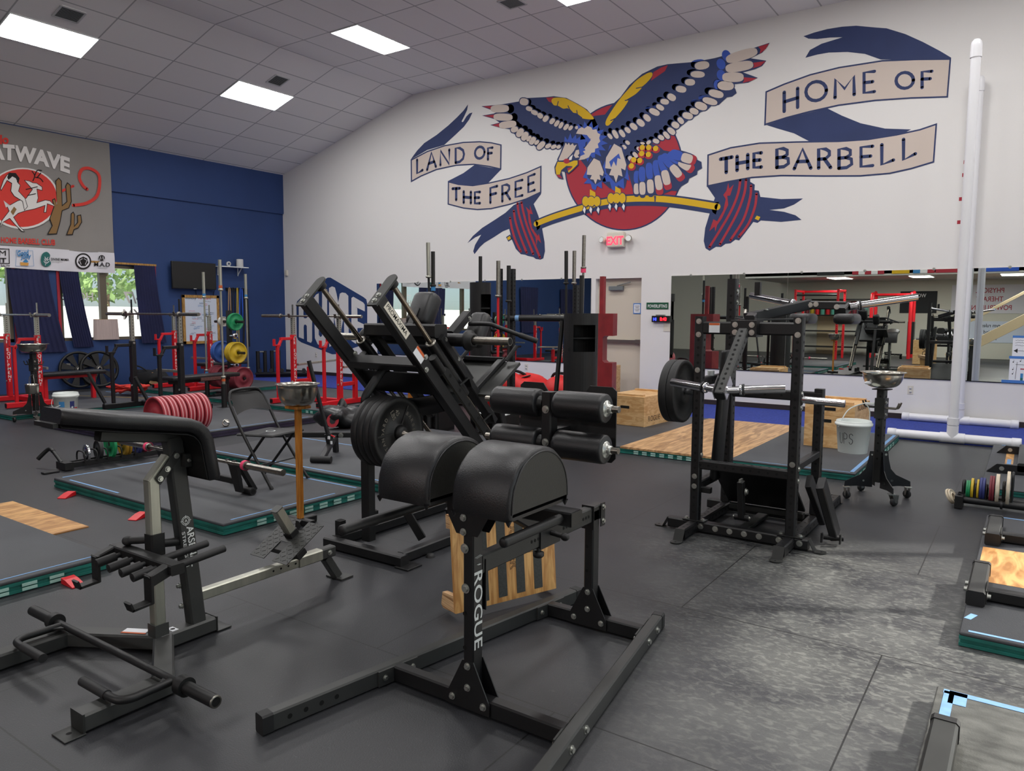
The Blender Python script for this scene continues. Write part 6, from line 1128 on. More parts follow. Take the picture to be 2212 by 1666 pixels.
b('dkgrey').bar((15.42, -3.95, .13), (15.42, -2.7, .13), .10, .08).obj('grey_beam', parent=t)
t = thing('plate_rail', 'low black floor rail holding small coloured change plates at the right edge', 'plate rack', (15.3, -5.3, 0))
q = b('blackm').tube((15.0, -5.33, .06), (15.75, -5.33, .06), .028, n=18); q.obj('front_tube', parent=t); b('blackm').tube((14.93, -5.19, .06), (15.75, -5.19, .06), .022, n=18).obj('rear_tube', parent=t); q = b('blackm').box((15.01, -5.35, .055), (.055, .17, .10)); q.mat('hole').bolt((15.01, -5.31, .106), Z).bolt((15.01, -5.38, .106), Z); q.obj('end_block', parent=t); b('blackm').tube((15.285, -5.36, .06), (15.30, -5.36, .06), .034).obj('clamp_ring', parent=t); q = b('hole').disc((14.928, -5.19, .06), -X, .017); q.obj('tube_end', parent=t)
for x, hh in ((15.03, .20), (15.11, .18), (15.185, .18), (15.30, .22), (15.355, .30)): b('blackm').path([(x, -5.33, .07), (x, -5.33, hh-.03), (x, -5.30, hh), (x, -5.23, hh), (x, -5.19, hh-.03), (x, -5.19, .07)], .010, 8, 3).obj('divider_hoop', parent=t)
for x, R, th, mk, lab in ((15.055, .075, .014, 'gplate', 'outer small green change plate on the low rail'), (15.070, .075, .014, 'gplate', 'inner small green change plate on the low rail'), (15.090, .088, .018, 'yplate', 'yellow change plate beside the green ones'), (15.128, .085, .015, 'yplate', 'thin yellow change plate beside the navy ones'), (15.148, .096, .018, 'dkblue', 'left navy change plate on the low rail'), (15.168, .096, .018, 'dkblue', 'right navy change plate on the low rail'), (15.212, .11, .016, 'maroon', 'left dusty red change plate on the low rail'), (15.230, .11, .016, 'maroon', 'right dusty red change plate on the low rail'), (15.258, .122, .024, 'cream', 'cream chalky change plate beside the dusty red pair'), (15.328, .14, .022, 'cream', 'largest cream change plate between the hoops')):
    t = thing('change_plate', lab, 'weight plate', (x, -5.26, .08+R*.6), 'change plates on the low rail'); plate(B(), (x, -5.26, .085+R*.62), X, R, th, .026, True, 'bumper', (mk,)).obj('plate_body', parent=t)
for i in range(2):
    t = thing('change_plate', ['outer small cream ring plate leaning at the end of the low rail', 'inner small cream ring plate leaning at the end of the low rail'][i], 'weight plate', (14.945+.018*i, -5.33, .07), 'change plates on the low rail'); plate(B(), (14.945+.018*i, -5.33, .074), V((.85, -.2, .45)), .062, .014, .03, True, 'bumper', ('cream',)).obj('plate_body', parent=t)
# ================================================================ combo racks (local: bar along x, hooks at -y, bench or levers at +y)
def rack(loc, rz, label, mk, sep, bench=None, levers=True, words=True, stick=1.58, ztop=1.39, zred=1.09, base=.07):
    t = thing('bench_rack', label, 'bench rack', loc); t.rotation_euler = (0, 0, rz); OFF[t.name] = V((0, 0, 0)); dk = 'blackm' if mk == 'black' else 'red'
    q = b(mk).bar((-sep/2-.02, .12, .05), (sep/2+.02, .12, .05), .07, .08); q.obj('base_crossbar', parent=t)
    for s_ in (-1, 1):
        x = s_*sep/2
        b(mk).bar((x, -.48, .05), (x, .48, .05), .07, .08).obj('base_rail', parent=t)
        b('blackm').bar((x, -.485, .05), (x, -.478, .05), .06, .06).obj('end_cap', parent=t)
        o = b(mk).bar((x, 0, .08), (x, 0, zred), .085, .07, Y).obj('upright', parent=t)
        if words: 
            q = b('signw')
            for k, ch in enumerate('ER EQUIPMENT'): q.text(ch, (x+.0438, -.028, zred-.09-.062*k), Y, Z, .066, .012, 1.0)
            q.obj('lettering', parent=o)
        o = b('silver').bar((x, 0, zred), (x, 0, ztop), .062, .055, Y).obj('telescoping_post', parent=t); q = b('hole')
        q.holes((x, -.0278, zred+.04), (x, -.0278, ztop-.04), 8, -Y, .007).holes((x+.0312, 0, zred+.04), (x+.0312, 0, ztop-.04), 8, X, .007); q.obj('holes', parent=o)
        q = b('steel').bar((x, .03, ztop-.02), (x, -.075, ztop-.02), .05, .012).bar((x, -.07, ztop-.02), (x, -.085, ztop+.04), .05, .01); q.obj('bar_cradle', parent=t)
        b('steel' if mk == 'red' else 'blackm').bar((x-.03, .03, ztop-.2), (x-.03, .03, stick), .03, .012, Y).obj('guide_stick', parent=t)
        # front safety post with cup
        q = b(mk).bar((x, -.02, zred-.06), (x, -.27, zred-.06), .04, .045).bar((x, -.24, zred-.06), (x, -.32, zred-.2), .045, .03); q.obj('safety_arm', parent=t)
        q = b(mk).bar((x, -.33, .08), (x, -.33, zred-.17), .045, .045, Y).bar((x, -.28, zred-.16), (x, -.40, zred-.16), .05, .02).bar((x, -.395, zred-.17), (x, -.395, zred-.06), .05, .02, Y); q.obj('safety_post', parent=t)
        if levers:
            b(mk).bar((x, .34, .08), (x, .34, .55), .075, .06, Y).obj('lever_post', parent=t); b('silver').bar((x, .34, .53), (x, .34, .59), .05, .04, Y).obj('lever_fork', parent=t)
            b('silver').bar((x, .08, .60), (x, .95, .63), .05, .035).obj('lever_arm', parent=t); b(mk).bar((x, .0, .33), (x, .34, .33), .05, .06).obj('lever_brace', parent=t)
        bolts(t, 'zinc', [((x, -.037, .33), -Y), ((x+.044, 0, zred-.03), X)], .012)
    if bench:
        b('vinyl').rbox((0, bench*.5+.16, .44), (.30, bench, .06), .018).obj('bench_pad', parent=t)
        q = b(mk).bar((0, .2, .385), (0, bench+.05, .385), .07, .05); q.obj('bench_rail', parent=t)
        for y in (.3, bench): b(mk).bar((0, y, .0 if y < .4 else -.0), (0, y, .37), .07, .06, Y).obj('bench_leg', parent=t)
        b('silver').bar((-.32, .22, .56), (.3, .22, .56), .03, .04).obj('head_bar', parent=t)
    return t
rack((2.42, -6.97, .07), 0, 'red competition bench rack at the left edge behind the wheeled chalk stand', 'red', 1.07, 1.05, False)
rack((2.29, -4.0, .07), .07, 'red bench rack with white lettering in front of the whiteboard', 'red', 1.05, 1.05, False)
rack((6.03, -4.2, .07), .06, 'red squat rack with grey lever arms holding the barbell in front of the hexagonal logo', 'red', 1.02)
rk = rack((4.88, -6.2, .085), .06, 'black competition bench rack with grey perforated posts in the left middle', 'black', 1.15, 1.2, False, False, 1.62, 1.40, 1.0)
q = b('plastic').box((.0, .78, .475), (.05, .34, .002)); q = b('steel').box((.155, .8, .41), (.012, .36, .05)); q.obj('maker_plate', parent=rk)
for x in (-.57, .57): q = b('black').tube((x-.02, -.45, .10), (x-.12, -.62, .55), .024); q.obj('leaning_lever', parent=rk)
def barbell(p_, d, z, L_, label, mk='steel', sl=.42, collar='zinc', r=.014, vert=False, tilt=None):
    c = V(p_); d = V(d).normalized(); t = thing('barbell', label, 'barbell', c); a, e = c-d*L_/2, c+d*L_/2
    b(mk).tube(a+d*sl, e-d*sl, r, n=12).obj('shaft', parent=t)
    for P_, s_ in ((a, 1), (e, -1)):
        q = b(mk).tube(P_, P_+d*s_*sl, .025, n=16).lathe([(.025, 0), (.036, 0), (.036, .03), (.02, .032)], P_+d*s_*sl, d*s_, 16); o = q.obj('sleeve', parent=t)
        if collar == 'pink': b('pink').lathe([(.0365, .0), (.0385, .0), (.0385, .034), (.0365, .034)], P_+d*s_*(sl-.002), d*s_, 18).obj('tape_wrap', parent=o)
        if collar in ('orange', 'bblue'): b(collar).tube(P_+d*s_*(sl-.05), P_+d*s_*(sl-.01), .0275, n=16).obj('tape_wrap', parent=o)
    return t
barbell((5.98, -4.27, 1.465), (1, .06, 0), 0, 2.2, 'steel barbell racked on the red squat rack in front of the hexagonal logo')
barbell((2.42, -7.03, 1.465), (1, 0, 0), 0, 2.2, 'steel barbell racked on the red rack at the left edge')
barbell((4.88, -6.26, 1.49), (1, .06, 0), 0, 2.2, 'dark barbell racked on the black bench rack', 'steel')
barbell((9.87, -8.77, .365), (1, .0, 0), 0, 2.25, 'steel barbell with pink tape collars resting in the low black stand by the chair', 'steel', .43, 'pink')
t = thing('barbell_stand', 'low black two-post barbell stand under the pink taped bar', 'barbell stand', (9.87, -8.7, .085))
for x in (9.35, 10.36):
    q = b('blackm').prism([(x-.035, -8.71, .12), (x+.035, -8.71, .12), (x+.05, -8.75, .33), (x+.055, -8.78, .385), (x+.03, -8.78, .385), (x+.02, -8.76, .345), (x-.03, -8.76, .345), (x-.035, -8.78, .385), (x-.06, -8.78, .385), (x-.055, -8.75, .33)], V((0, .03, .0))); q.obj('forked_post', parent=t)
    b('blackm').bar((x, -8.68, .32), (x, -8.56, .11), .05, .04).obj('back_strut', parent=t); q = b('rubber').tube((x-.06, -8.62, .115), (x+.07, -8.62, .115), .03); q.mat('hole').disc((x+.0705, -8.62, .115), X, .02); q.obj('foot_roller', parent=t)
b('blackm').bar((9.35, -8.69, .20), (10.36, -8.69, .20), .045, .05).obj('crossbar', parent=t)
# ================================================================ folding chair
t = thing('folding_chair', 'black steel folding chair with small white logo on the green edged platform', 'chair', (10.115, -8.23, .086)); t.rotation_euler = (0, 0, .19); OFF[t.name] = V((0, 0, 0))
for s_ in (-1, 1):
    y = s_*.215
    b('blackm').path([(-.235, y*.86, .735), (-.20, y*.98, .66), (-.05, y, .40), (.23, y*1.06, .0)], .0125, 10, 4).obj('front_leg', parent=t); b('blackm').path([(.13, y*.9, .42), (-.05, y*.9, .21), (-.235, y*.92, .0)], .0115, 10, 3).obj('rear_leg', parent=t)
    b('rubber').tube((.222, y*1.06, .018), (.232, y*1.06, .0), .016).obj('foot_cap', parent=t)
b('blackm').path([(-.235, -.185, .735), (-.245, -.165, .765), (-.25, -.12, .78), (-.255, 0, .785), (-.25, .12, .78), (-.245, .165, .765), (-.235, .185, .735)], .0125, 10, 4).obj('top_rail', parent=t)
q = b('blackm'); vs = []
for j in range(7):
    for i in range(13): u = i/12*2-1; v = j/6; vs.append((-.145-.105*v-.03*(1-u*u)*(.4+.6*v), u*(.20-.02*v), .585+.19*v-.035*(1-v)*(1-u*u)*-1))
q.add(vs, [(j*13+i, j*13+i+1, j*13+i+14, j*13+i+13) for j in range(6) for i in range(12)], True); q.obj('backrest', parent=t); q = b('signw')
for k in range(6): q.stroke([(-.262+.004*(k % 2), -.025+.05*math.cos(PI/3*k)*.5, .71+.024*math.sin(PI/3*k)), (-.262, -.025+.05*math.cos(PI/3*(k+1))*.5, .71+.024*math.sin(PI/3*(k+1)))], .006, (1, 0, .5))
q.text('HOME', (-.2555, -.045, .703), Y, (-.4, 0, .9), .018, .01).obj('logo_print', parent=t)
o = b('blackm').rbox((.03, 0, .425), (.39, .40, .022), .011, Matrix.Rotation(-.03, 3, 'Y')).obj('seat', parent=t); q = b('signw').disc((.03, 0, .4375), Z, .04, 24); q.mat('ink').disc((.03, 0, .438), Z, .03, 20); q.obj('logo_print', parent=o)
for x, z, y in ((.115, .18, .22), (-.13, .12, .195)): b('blackm').tube((x, -y, z), (x, y, z), .006, n=8).obj('rung', parent=t)
# ================================================================ chalk bowl on the wooden post
t = thing('wooden_post_stand', 'tall varnished wooden post stand holding a steel bowl in front of the folding chair', 'stand', (11.15, -8.75, 0)); b('post').bar((11.15, -8.75, .05), (11.15, -8.75, .845), .04, .04, Y).obj('post', parent=t); b('post').rbox((11.15, -8.75, .857), (.13, .13, .022), .004).obj('top_plate', parent=t); q = b('blackm').bar((11.02, -8.75, .025), (11.28, -8.75, .025), .05, .05).bar((11.15, -8.88, .025), (11.15, -8.62, .025), .05, .05); q.obj('cross_base', parent=t)
bowl((11.15, -8.75, .869), .145, .15, 'deep brushed steel bowl standing on the wooden post', .34)
# ================================================================ deadlift jack
t = thing('deadlift_jack', 'black deadlift jack with a long upright lever beside the black bag', 'bar jack', (9.7, -7.2, .086))
b('rubber').tube((9.78, -7.49, .12), (9.96, -7.40, .12), .034).obj('foot_roller', parent=t); b('black').bar((9.87, -7.44, .12), (9.56, -6.98, .27), .055, .05).obj('base_arm', parent=t); b('black').bar((9.0, -7.42, .275), (9.95, -6.74, .275), .05, .055).obj('long_beam', parent=t)
q = b('black').tube((9.70, -7.18, .23), (9.55, -7.30, 1.05), .021, n=16); q.mat('signw').disc((9.55, -7.3, 1.0506), (-.15, -.1, .8), .0205, 16); q.obj('lever', parent=t); q = b('blackm').tube((9.705, -7.175, .21), (9.685, -7.19, .32), .04); q.mat('paper').box((9.72, -7.215, .285), (.03, .01, .03)).box((9.735, -7.2, .235), (.03, .01, .03)); q.mat('red').bar((9.72, -7.19, .31), (9.76, -7.17, .29), .012, .012); q.obj('clamp_collar', parent=t); bolts(t, 'zinc', [((9.66, -7.0, .275), (.5, -.7, 0))], .018); b('black').bar((9.56, -6.99, .27), (9.56, -6.98, .09), .05, .05, Y).obj('jack_foot', parent=t)
tag(b('shelf').box((5.6, -7.0, .0), (.001, .001, .001)).obj('x'), 'x', 'x') if 0 else None
# ================================================================ floor plate rail at left
t = thing('plate_rail', 'low black floor rail with bent handle holding chrome, black, green and yellow plates', 'plate rack', (7.8, -8.4, 0))
for dx in (-.05, .05): b('blackm').bar((7.80+dx, -8.86, .045), (7.80+dx, -7.75, .045), .03, .05).obj('side_rail', parent=t)
b('blackm').box((7.82, -8.84, .045), (.18, .08, .07)).obj('end_block', parent=t); b('rubber').rbox((7.86, -8.99, .01), (.07, .14, .02), .006).obj('handle_foot', parent=t); q = b('blackm').tube((7.80, -8.86, .07), (7.62, -8.85, .16), .017).path([(7.62, -8.85, .16), (7.56, -8.85, .18), (7.52, -8.87, .16), (7.47, -8.93, .08)], .02, 10, 4); q.obj('bent_handle', parent=t)
for y in (-8.68, -8.56, -8.46, -8.32, -8.18): b('blackm').path([(7.72, y, .05), (7.72, y, .12), (7.75, y, .155), (7.85, y, .155), (7.88, y, .12), (7.88, y, .05)], .008, 8, 3).obj('divider_hoop', parent=t)
for y, R, th, mk, st_, lab in ((-8.625, .085, .022, 'chrome', 'iron', 'chrome change plate at the handle end of the left floor rail'), (-8.51, .10, .03, 'rubber', 'bumper', 'small black plate beside the chrome one on the left floor rail'), (-8.39, .145, .028, 'gplate', 'bumper', 'large green plate on the left floor rail'), (-8.26, .125, .03, 'ygold', 'bumper', 'worn amber plate behind the green one on the left floor rail'), (-8.225, .125, .024, 'ygold', 'bumper', 'second worn amber plate on the left floor rail'), (-8.12, .13, .03, 'dkblue', 'bumper', 'navy plate near the far end of the left floor rail'), (-8.06, .13, .03, 'maroon', 'bumper', 'dusty red plate at the far end of the left floor rail')):
    tt = thing('weight_plate', lab, 'weight plate', (7.80, y, R+.04), 'plates on the left floor rail'); o = plate(B(), (7.80, y, R+.045), Y+X*.12, R, th, .025, True, st_, (mk,)).obj('plate_body', parent=tt)
    if R > .12: 
        q = b('hole').disc((7.80+.002, y-th/2-.001, R+.045), -Y-X*.12, .024); q.obj('hub_hole', parent=tt)
# row of red bumper plates on the floor
for i in range(6):
    y = -6.93-.105*i; t = thing('bumper_plate', 'red bumper plate with pale stripes, ' + ['rightmost and farthest in the row behind the L-shaped pad', 'second from right in the row behind the L-shaped pad', 'third from right in the row behind the L-shaped pad', 'fourth from right in the row behind the L-shaped pad', 'fifth from right in the row behind the L-shaped pad', 'leftmost and nearest in the row behind the L-shaped pad'][i], 'weight plate', (7.05, y, .31), 'red bumper plates in a row')
    plate(B(), (7.05, y, .312), Y, .225, .09, .025, True, 'bumper', ('redplate',)).obj('plate_body', parent=t); q = b('pinkstripe')
    for k in (-.022, .022): q.lathe([(.2245, k-.008), (.2262, k-.007), (.2262, k+.007), (.2245, k+.008)], (7.05, y, .312), Y, 44)
    q.obj('stripe', parent=t)
t = thing('barbell_collar', 'steel spring collar lying on the purple edged platform', 'collar', (7.12, -6.6, .09)); b('steel').lathe([(.03, -.02), (.045, -.02), (.045, .02), (.03, .02), (.03, -.02)], (7.12, -6.6, .13), V((.7, -.5, .3)), 20).bar((7.10, -6.6, .17), (7.2, -6.62, .14), .03, .012).obj('collar_body', parent=t)
# ================================================================ plate tree with barbells, corner things
T = V((3.55, -4.05, .0)); t = thing('plate_tree', 'black plate tree with coloured plates in front of the resistance bands', 'plate tree', T)
b('black').bar(T+Z*.05, T+Z*1.55, .08, .08, Y).obj('centre_post', parent=t); q = b('black').bar(T+V((-.4, 0, .04)), T+V((.4, 0, .04)), .08, .07).bar(T+V((0, -.35, .04)), T+V((0, .35, .04)), .08, .07); q.obj('base', parent=t)
for z in (.35, .80, 1.35): b('black').tube(T+V((-.42, 0, z)), T+V((.42, 0, z)), .024).obj('plate_peg', parent=t)
for z in (.58, 1.10): q = b('chrome').tube(T+V((.04, 0, z)), T+V((.16, 0, z)), .03).lathe([(.03, 0), (.055, .01), (.055, .03), (.035, .04), (.02, .04)], T+V((.15, 0, z)), X, 20); q.mat('hole').disc(T+V((.191, 0, z)), X, .022); q.obj('chrome_knob', parent=t)
for z, x0, n, R, th, mk, lab in ((1.35, -.20, 2, .09, .03, 'wplate', 'small white plate on the left top peg of the plate tree'), (1.35, .09, 2, .10, .03, 'wplate', 'small white plate on the right top peg of the plate tree'), (1.35, .16, 2, .155, .03, 'gplate', 'green plate on the right top peg of the plate tree'), (.80, -.28, 2, .20, .05, 'bplate', 'blue plate on the middle peg of the plate tree'), (.80, .12, 3, .19, .045, 'yplate', 'yellow plate on the middle peg of the plate tree'), (.35, -.42, 6, .20, .045, 'maroon', 'dull red plate on the lower left peg of the plate tree'), (.35, .12, 6, .20, .045, 'maroon', 'dull red plate on the lower right peg of the plate tree')):
    gl = lab.replace('plate on', 'plates on')
    for k in range(n):
        tt = thing('weight_plate', lab, 'weight plate', T+V((x0+(th+.004)*k, 0, z)), gl); plate(B(), T+V((x0+(th+.004)*k, 0, z)), X, R, th, .026, True, 'bumper', (mk,)).obj('plate_body', parent=tt)
for x, y, cl, lab in ((3.20, -4.30, 'bblue', 'tall chrome barbell standing left of the plate tree'), (3.30, -3.50, 'bblue', 'tall chrome barbell standing right of the plate tree'), (5.40, -5.45, 'orange', 'tall chrome barbell with orange bands standing behind the black bench rack')):
    z0 = .09 if x > 5 else .02; barbell((x, y, z0+1.11), (0, 0, 1), 0, 2.2, lab, 'silver', .43, cl, .0155); s_ = thing('bar_holder', 'short black floor socket under the ' + lab[5:].replace('chrome ', '').replace('with orange bands ', ''), 'bar holder', (x, y, z0)); b('blackm').tube((x, y, z0-.015), (x, y, z0+.35), .04).obj('socket_tube', parent=s_); b('blackm').box((x, y, z0-.008), (.16, .16, .012)).obj('socket_base', parent=s_)
def wheelplate(c, lab, tilt):
    t = thing('wagon_wheel_plate', lab, 'weight plate', c); R = .36; ax = V((1, -.12, .14)).normalized(); c = V(c); a, e, d = frame(ax)
    b('blackm').lathe([(R-.045, -.025), (R, -.03), (R, .03), (R-.045, .025), (R-.045, -.025)], c, ax, 44).obj('rim', parent=t); q = b('blackm').lathe([(.026, -.03), (.08, -.03), (.085, 0), (.08, .03), (.026, .03)], c, ax, 24)
    for k in range(8):
        t_ = 2*PI*k/8+tilt; r = a*math.cos(t_)+e*math.sin(t_); n_ = ax.cross(r); q.prism([c+r*.07+n_*.025-ax*.012, c+r*(R-.04)+n_*.07-ax*.012, c+r*(R-.04)-n_*.07-ax*.012, c+r*.07-n_*.025-ax*.012], ax*.024)
    q.obj('spokes', parent=t); b('steel').lathe([(.026, .03), (.045, .03), (.045, .036), (.026, .036)], c, ax, 20).obj('hub_ring', parent=t)
wheelplate((.22, -4.72, .385), 'front black spoked wagon wheel plate leaning on the navy wall', .2); wheelplate((.12, -5.06, .385), 'rear black spoked wagon wheel plate leaning behind the other', .5)
def lump(name, c, r, mk, lab, cat, seed=1, grp=None):
    random.seed(seed); t = thing(name, lab, cat, (c[0], c[1], c[2]), grp); q = b(mk); n, m = 28, 16; rings = []
    for i in range(1, m):
        th = PI*i/m; ring = []
        for k in range(n):
            ph = 2*PI*k/n; w = 1+.10*math.sin(3*ph+seed)*math.sin(th*2)+.07*math.sin(5*ph-seed*2+th*3)+random.uniform(-.02, .02); x, y, z = math.copysign(abs(math.cos(ph))**.7, math.cos(ph)), math.copysign(abs(math.sin(ph))**.7, math.sin(ph)), math.cos(th)
            ring.append(V((c[0]+r[0]*math.sin(th)**.6*x*w, c[1]+r[1]*math.sin(th)**.6*y*w, max(c[2]+.004, c[2]+r[2]+r[2]*z*w))))
        rings.append(ring)
    q.loft(rings, True).obj('bag_body', parent=t); return t
t = lump('gym_bag', (.75, -4.0, .0), (.45, .28, .17), 'strap', 'dark open gym bag with tan panel on the floor by the navy wall', 'bag', 3); b('canvas').bar((1.16, -4.1, .05), (1.1, -4.0, .26), .3, .02, X).obj('tan_panel', parent=t); q = b('strap').path([(.5, -4.1, .3), (.6, -4.2, .42), (.8, -4.2, .42), (.95, -4.1, .3)], .015, 8, 4); q.obj('carry_handle', parent=t)
t = thing('kettle_handle_set', 'black farmer handles with silver tops standing in the corner', 'farmer handles', (.45, -.75, .012))
for k in range(4): b('blackm').tube((.35+.0*k, -1.1+.2*k, .012), (.35, -1.1+.2*k, .60), .045).obj('handle_post', parent=t)
q = b('silver').tube((.35, -1.1, .58), (.35, -.9, .58), .02).tube((.35, -.7, .58), (.35, -.5, .58), .02); q.obj('silver_grip', parent=t)
t = thing('dumbbell_rack', 'low black dumbbell tray along the floor in the corner', 'dumbbell rack', (.9, -.9, .012)); q = b('black').bar((.6, -1.35, .10), (1.4, -.5, .10), .3, .04).bar((.6, -1.35, .05), (1.4, -.5, .05), .06, .08); q.obj('tray', parent=t); 
for k in range(5): c = V((.66+.17*k, -1.28+.18*k, .165)); b('dumb').tube(c-V((.08, -.06, 0)), c+V((.08, -.06, 0)), .045, n=6).obj('dumbbell', parent=t)
q = b('redplate'); rnd = random.Random(4); q.mat('bred'); pts = [(2.55+.5*math.sin(k*2.4)*rnd.uniform(.4, 1), -5.35+.18*math.cos(k*1.9), .10+.16*abs(math.sin(k*1.3))) for k in range(22)]; tag(q.path(pts, .022, 8, 5).obj('strap_pile'), 'tangled orange red strap pile under the left red bench', 'strap')
# ================================================================ strongman corner: bag, holders, bars, logs, yoke, sandbags
t = lump('sandbag', (8.25, -5.75, .086), (.30, .24, .13), 'leather', 'crumpled black leather sandbag with a red round patch', 'sandbag', 5); q = b('leather').loft([[V((8.10+.25*u, -5.72+.04*math.sin(u*9), .20)), V((8.12+.2*u, -5.66, .34+.10*math.sin(u*3.1))), V((8.14+.2*u, -5.60, .22))] for u in [k/8 for k in range(9)]], True, True); q.obj('folded_flap', parent=t); q = b('redbadge').disc((8.40, -5.985, .20), (.3, -.95, .25), .085, 26); q.mat('ink').disc((8.4005, -5.987, .2005), (.3, -.95, .25), .045, 7); q.obj('round_patch', parent=t)
def holder(c, rz, lab, n=(4, 3)):
    t = thing('bar_holder', lab, 'bar holder', c); t.rotation_euler = (0, 0, rz); OFF[t.name] = V((0, 0, 0))
    b('signw').box((0, 0, .295), (.50, .38, .012)).obj('top_deck', parent=t); b('blackm').box((0, 0, .02), (.50, .38, .04)).obj('base_deck', parent=t)
    for s_ in (-1, 1): b('blackm').box((s_*.245, 0, .155), (.01, .38, .27)).obj('side_plate', parent=t)
    for i in range(n[0]):
        for j in range(n[1]): x, y = -.18+.12*i, -.12+.12*j; q = b('rubber').lathe([(.03, 0), (.042, 0), (.042, .035), (.03, .035), (.03, 0)], (x, y, .301), Z, 16).tube((x, y, .29), (x, y, .045), .032, n=12); q.obj('bar_socket', parent=t)
holder((9.0, -4.85, .0), .15, 'left white topped bar holder with black sockets behind the hack squat'); holder((9.95, -4.72, 0), .15, 'right white topped bar holder with black sockets behind the foam rollers')
def sbar(x, y, z1, lab, mk, slk, lean=(0, 0), col=None, L0=.33):
    t = thing('barbell', lab, 'barbell', (x, y, L0), 'bars standing in the strongman corner'); a = V((x, y, L0-.28)); e = V((x+lean[0], y+lean[1], z1)); d = (e-a).normalized()
    b(mk).tube(a, e-d*.42, .016, n=12).obj('shaft', parent=t); q = b(slk).tube(e-d*.42, e, .0255, n=18).lathe([(.0255, 0), (.038, 0), (.038, .025), (.018, .028)], e-d*.42, -d, 18); o = q.obj('sleeve', parent=t)
    if col: b(col).tube(e-d*.50, e-d*.44, .036 if col == 'pink' else .03, n=16).obj('tape_wrap', parent=o)
sbar(9.03, -4.86, 2.42, 'silver barbell leaning slightly, leftmost of the standing bars', 'blackm', 'silver', (-.03, -.02)); sbar(9.04, -4.83, 2.31, 'black barbell with blue tape next to the silver standing bar', 'blackm', 'blackm', (.0, 0), 'bblue')
sbar(9.95, -4.66, 2.17, 'dark steel bar with red sleeve collar standing right of the left black log', 'red', 'steel'); sbar(10.08, -4.62, 2.11, 'black bar standing beside the perforated yoke post', 'blackm', 'blackm')
# perforated strongman yoke
t = thing('strongman_yoke', 'black perforated yoke frame with a round crossbar behind the hack squat', 'yoke', (10.35, -3.95, 0))
for x, y in ((9.50, -4.0), (9.62, -3.87), (10.45, -3.6)):
    o = b('black').bar((x, y, .05), (x, y, 2.12 if x < 10 else 1.9), .065, .065, Y).obj('perforated_post', parent=t); q = b('hole'); n = 34; q.holes((x, y-.033, .25), (x, y-.033, 2.06 if x < 10 else 1.85), n, -Y, .011).holes((x+.033, y, .25), (x+.033, y, 2.06 if x < 10 else 1.85), n, X, .011); q.obj('holes', parent=o)
b('blackm').tube((9.56, -3.93, 1.46), (10.5, -3.6, 1.46), .04).obj('round_crossbar', parent=t); b('ltape').tube((9.68, -3.888, 1.46), (9.73, -3.870, 1.46), .041).obj('tape_wrap', parent=t)
for x, y in ((9.56, -3.93), (10.45, -3.6)): b('black').bar((x, y-.45, .045), (x, y+.45, .045), .09, .07).obj('skid', parent=t)
for z in (1.0, 1.15, 1.3, .6, .75): b('blackm').tube((9.40, -4.08, z), (9.60, -4.06, z), .022).obj('storage_peg', parent=t)
b('blackm').prism([(9.38, -4.04, .5), (9.42, -4.12, .5), (9.42, -4.12, 1.42), (9.38, -4.04, 1.42)], (.02, .0, 0)).obj('peg_board', parent=t)
for z in (1.22, 1.08): b('red').path([(9.50, -4.10, z), (9.52, -4.12, z+.05), (9.55, -4.10, z+.06), (9.56, -4.08, z)], .008, 6, 3).obj('red_clip', parent=t)
def log(x, y, z0, L_, r, mk, lab, sl=.45, off=0, slots=True):
    t = thing('strongman_log', lab, 'strongman log', (x, y, z0)); A = math.radians(-50); n = 40; f_ = V((math.cos(A), math.sin(A), 0)); sd = V((-f_.y, f_.x, 0))
    def P(a, z): return V((x, y, 0))+f_*r*math.cos(a)+sd*r*math.sin(a)+Z*z
    q = b(mk); zs = [z0, z0+.08, z0+L_*.32, z0+L_*.34, z0+L_*.60, z0+L_*.88, z0+L_] ; wins = [(0, 1), (4, 5)]
    for i in range(len(zs)-1):
        for k in range(n):
            a0, a1 = 2*PI*k/n, 2*PI*(k+1)/n; am = (a0+a1)/2; am = am-2*PI if am > PI else am
            if slots and i in (0, 4) and -.55+off < am < .75+off: continue
            q.add([P(a0, zs[i]), P(a1, zs[i]), P(a1, zs[i+1]), P(a0, zs[i+1])], [(0, 1, 2, 3)], True)
    q.add([P(2*PI*k/n, z0+L_) for k in range(n)], [list(range(n))]); q.obj('log_shell', parent=t)
    q = b('blackm').tube((x, y, z0+L_*.1), (x, y, z0+L_*.9), r*.3); q.obj('inner_tube', parent=t) if 0 else None
    c = V((x, y, z0+L_*.735)); b('blackm').tube(c-sd*r*.9, c+sd*r*.9, .017).obj('grip_bar', parent=t)
    q = b(mk if mk == 'dkred' else 'blackm').tube((x, y, z0+L_), (x, y, z0+L_+sl), .0265, n=18); q.obj('upper_sleeve', parent=t); b('blackm').tube((x, y, 0.01), (x, y, z0+.02), .0265, n=18).obj('lower_sleeve', parent=t)
    q = b('hole').disc(P(-.9, z0+L_*.62)+ (P(-.9, 0)-V((x, y, 0))).normalized()*.001, P(-.9, 0)-V((x, y, 0)), .02); q.obj('drain_hole', parent=t)
log(10.96, -4.36, .40, 1.13, .205, 'blackm', 'large black strongman log standing upright beside the red one', .45); log(8.74, -3.43, .55, 1.42, .155, 'blackm', 'black strongman log standing in front of the mirror behind the hack squat', .38, .6)
sbar(10.19, -3.38, 2.37, 'black barbell standing left of the large black log', 'blackm', 'blackm', (-.03, 0), None, .3); sbar(10.27, -3.35, 2.37, 'worn dark barbell standing behind the large black log', 'blackm', 'steel', (0, 0), None, .3); sbar(10.34, -3.25, 2.58, 'tall steel bar with pink tape standing behind the large black log', 'steel', 'steel', (.02, 0), 'pink', .3)
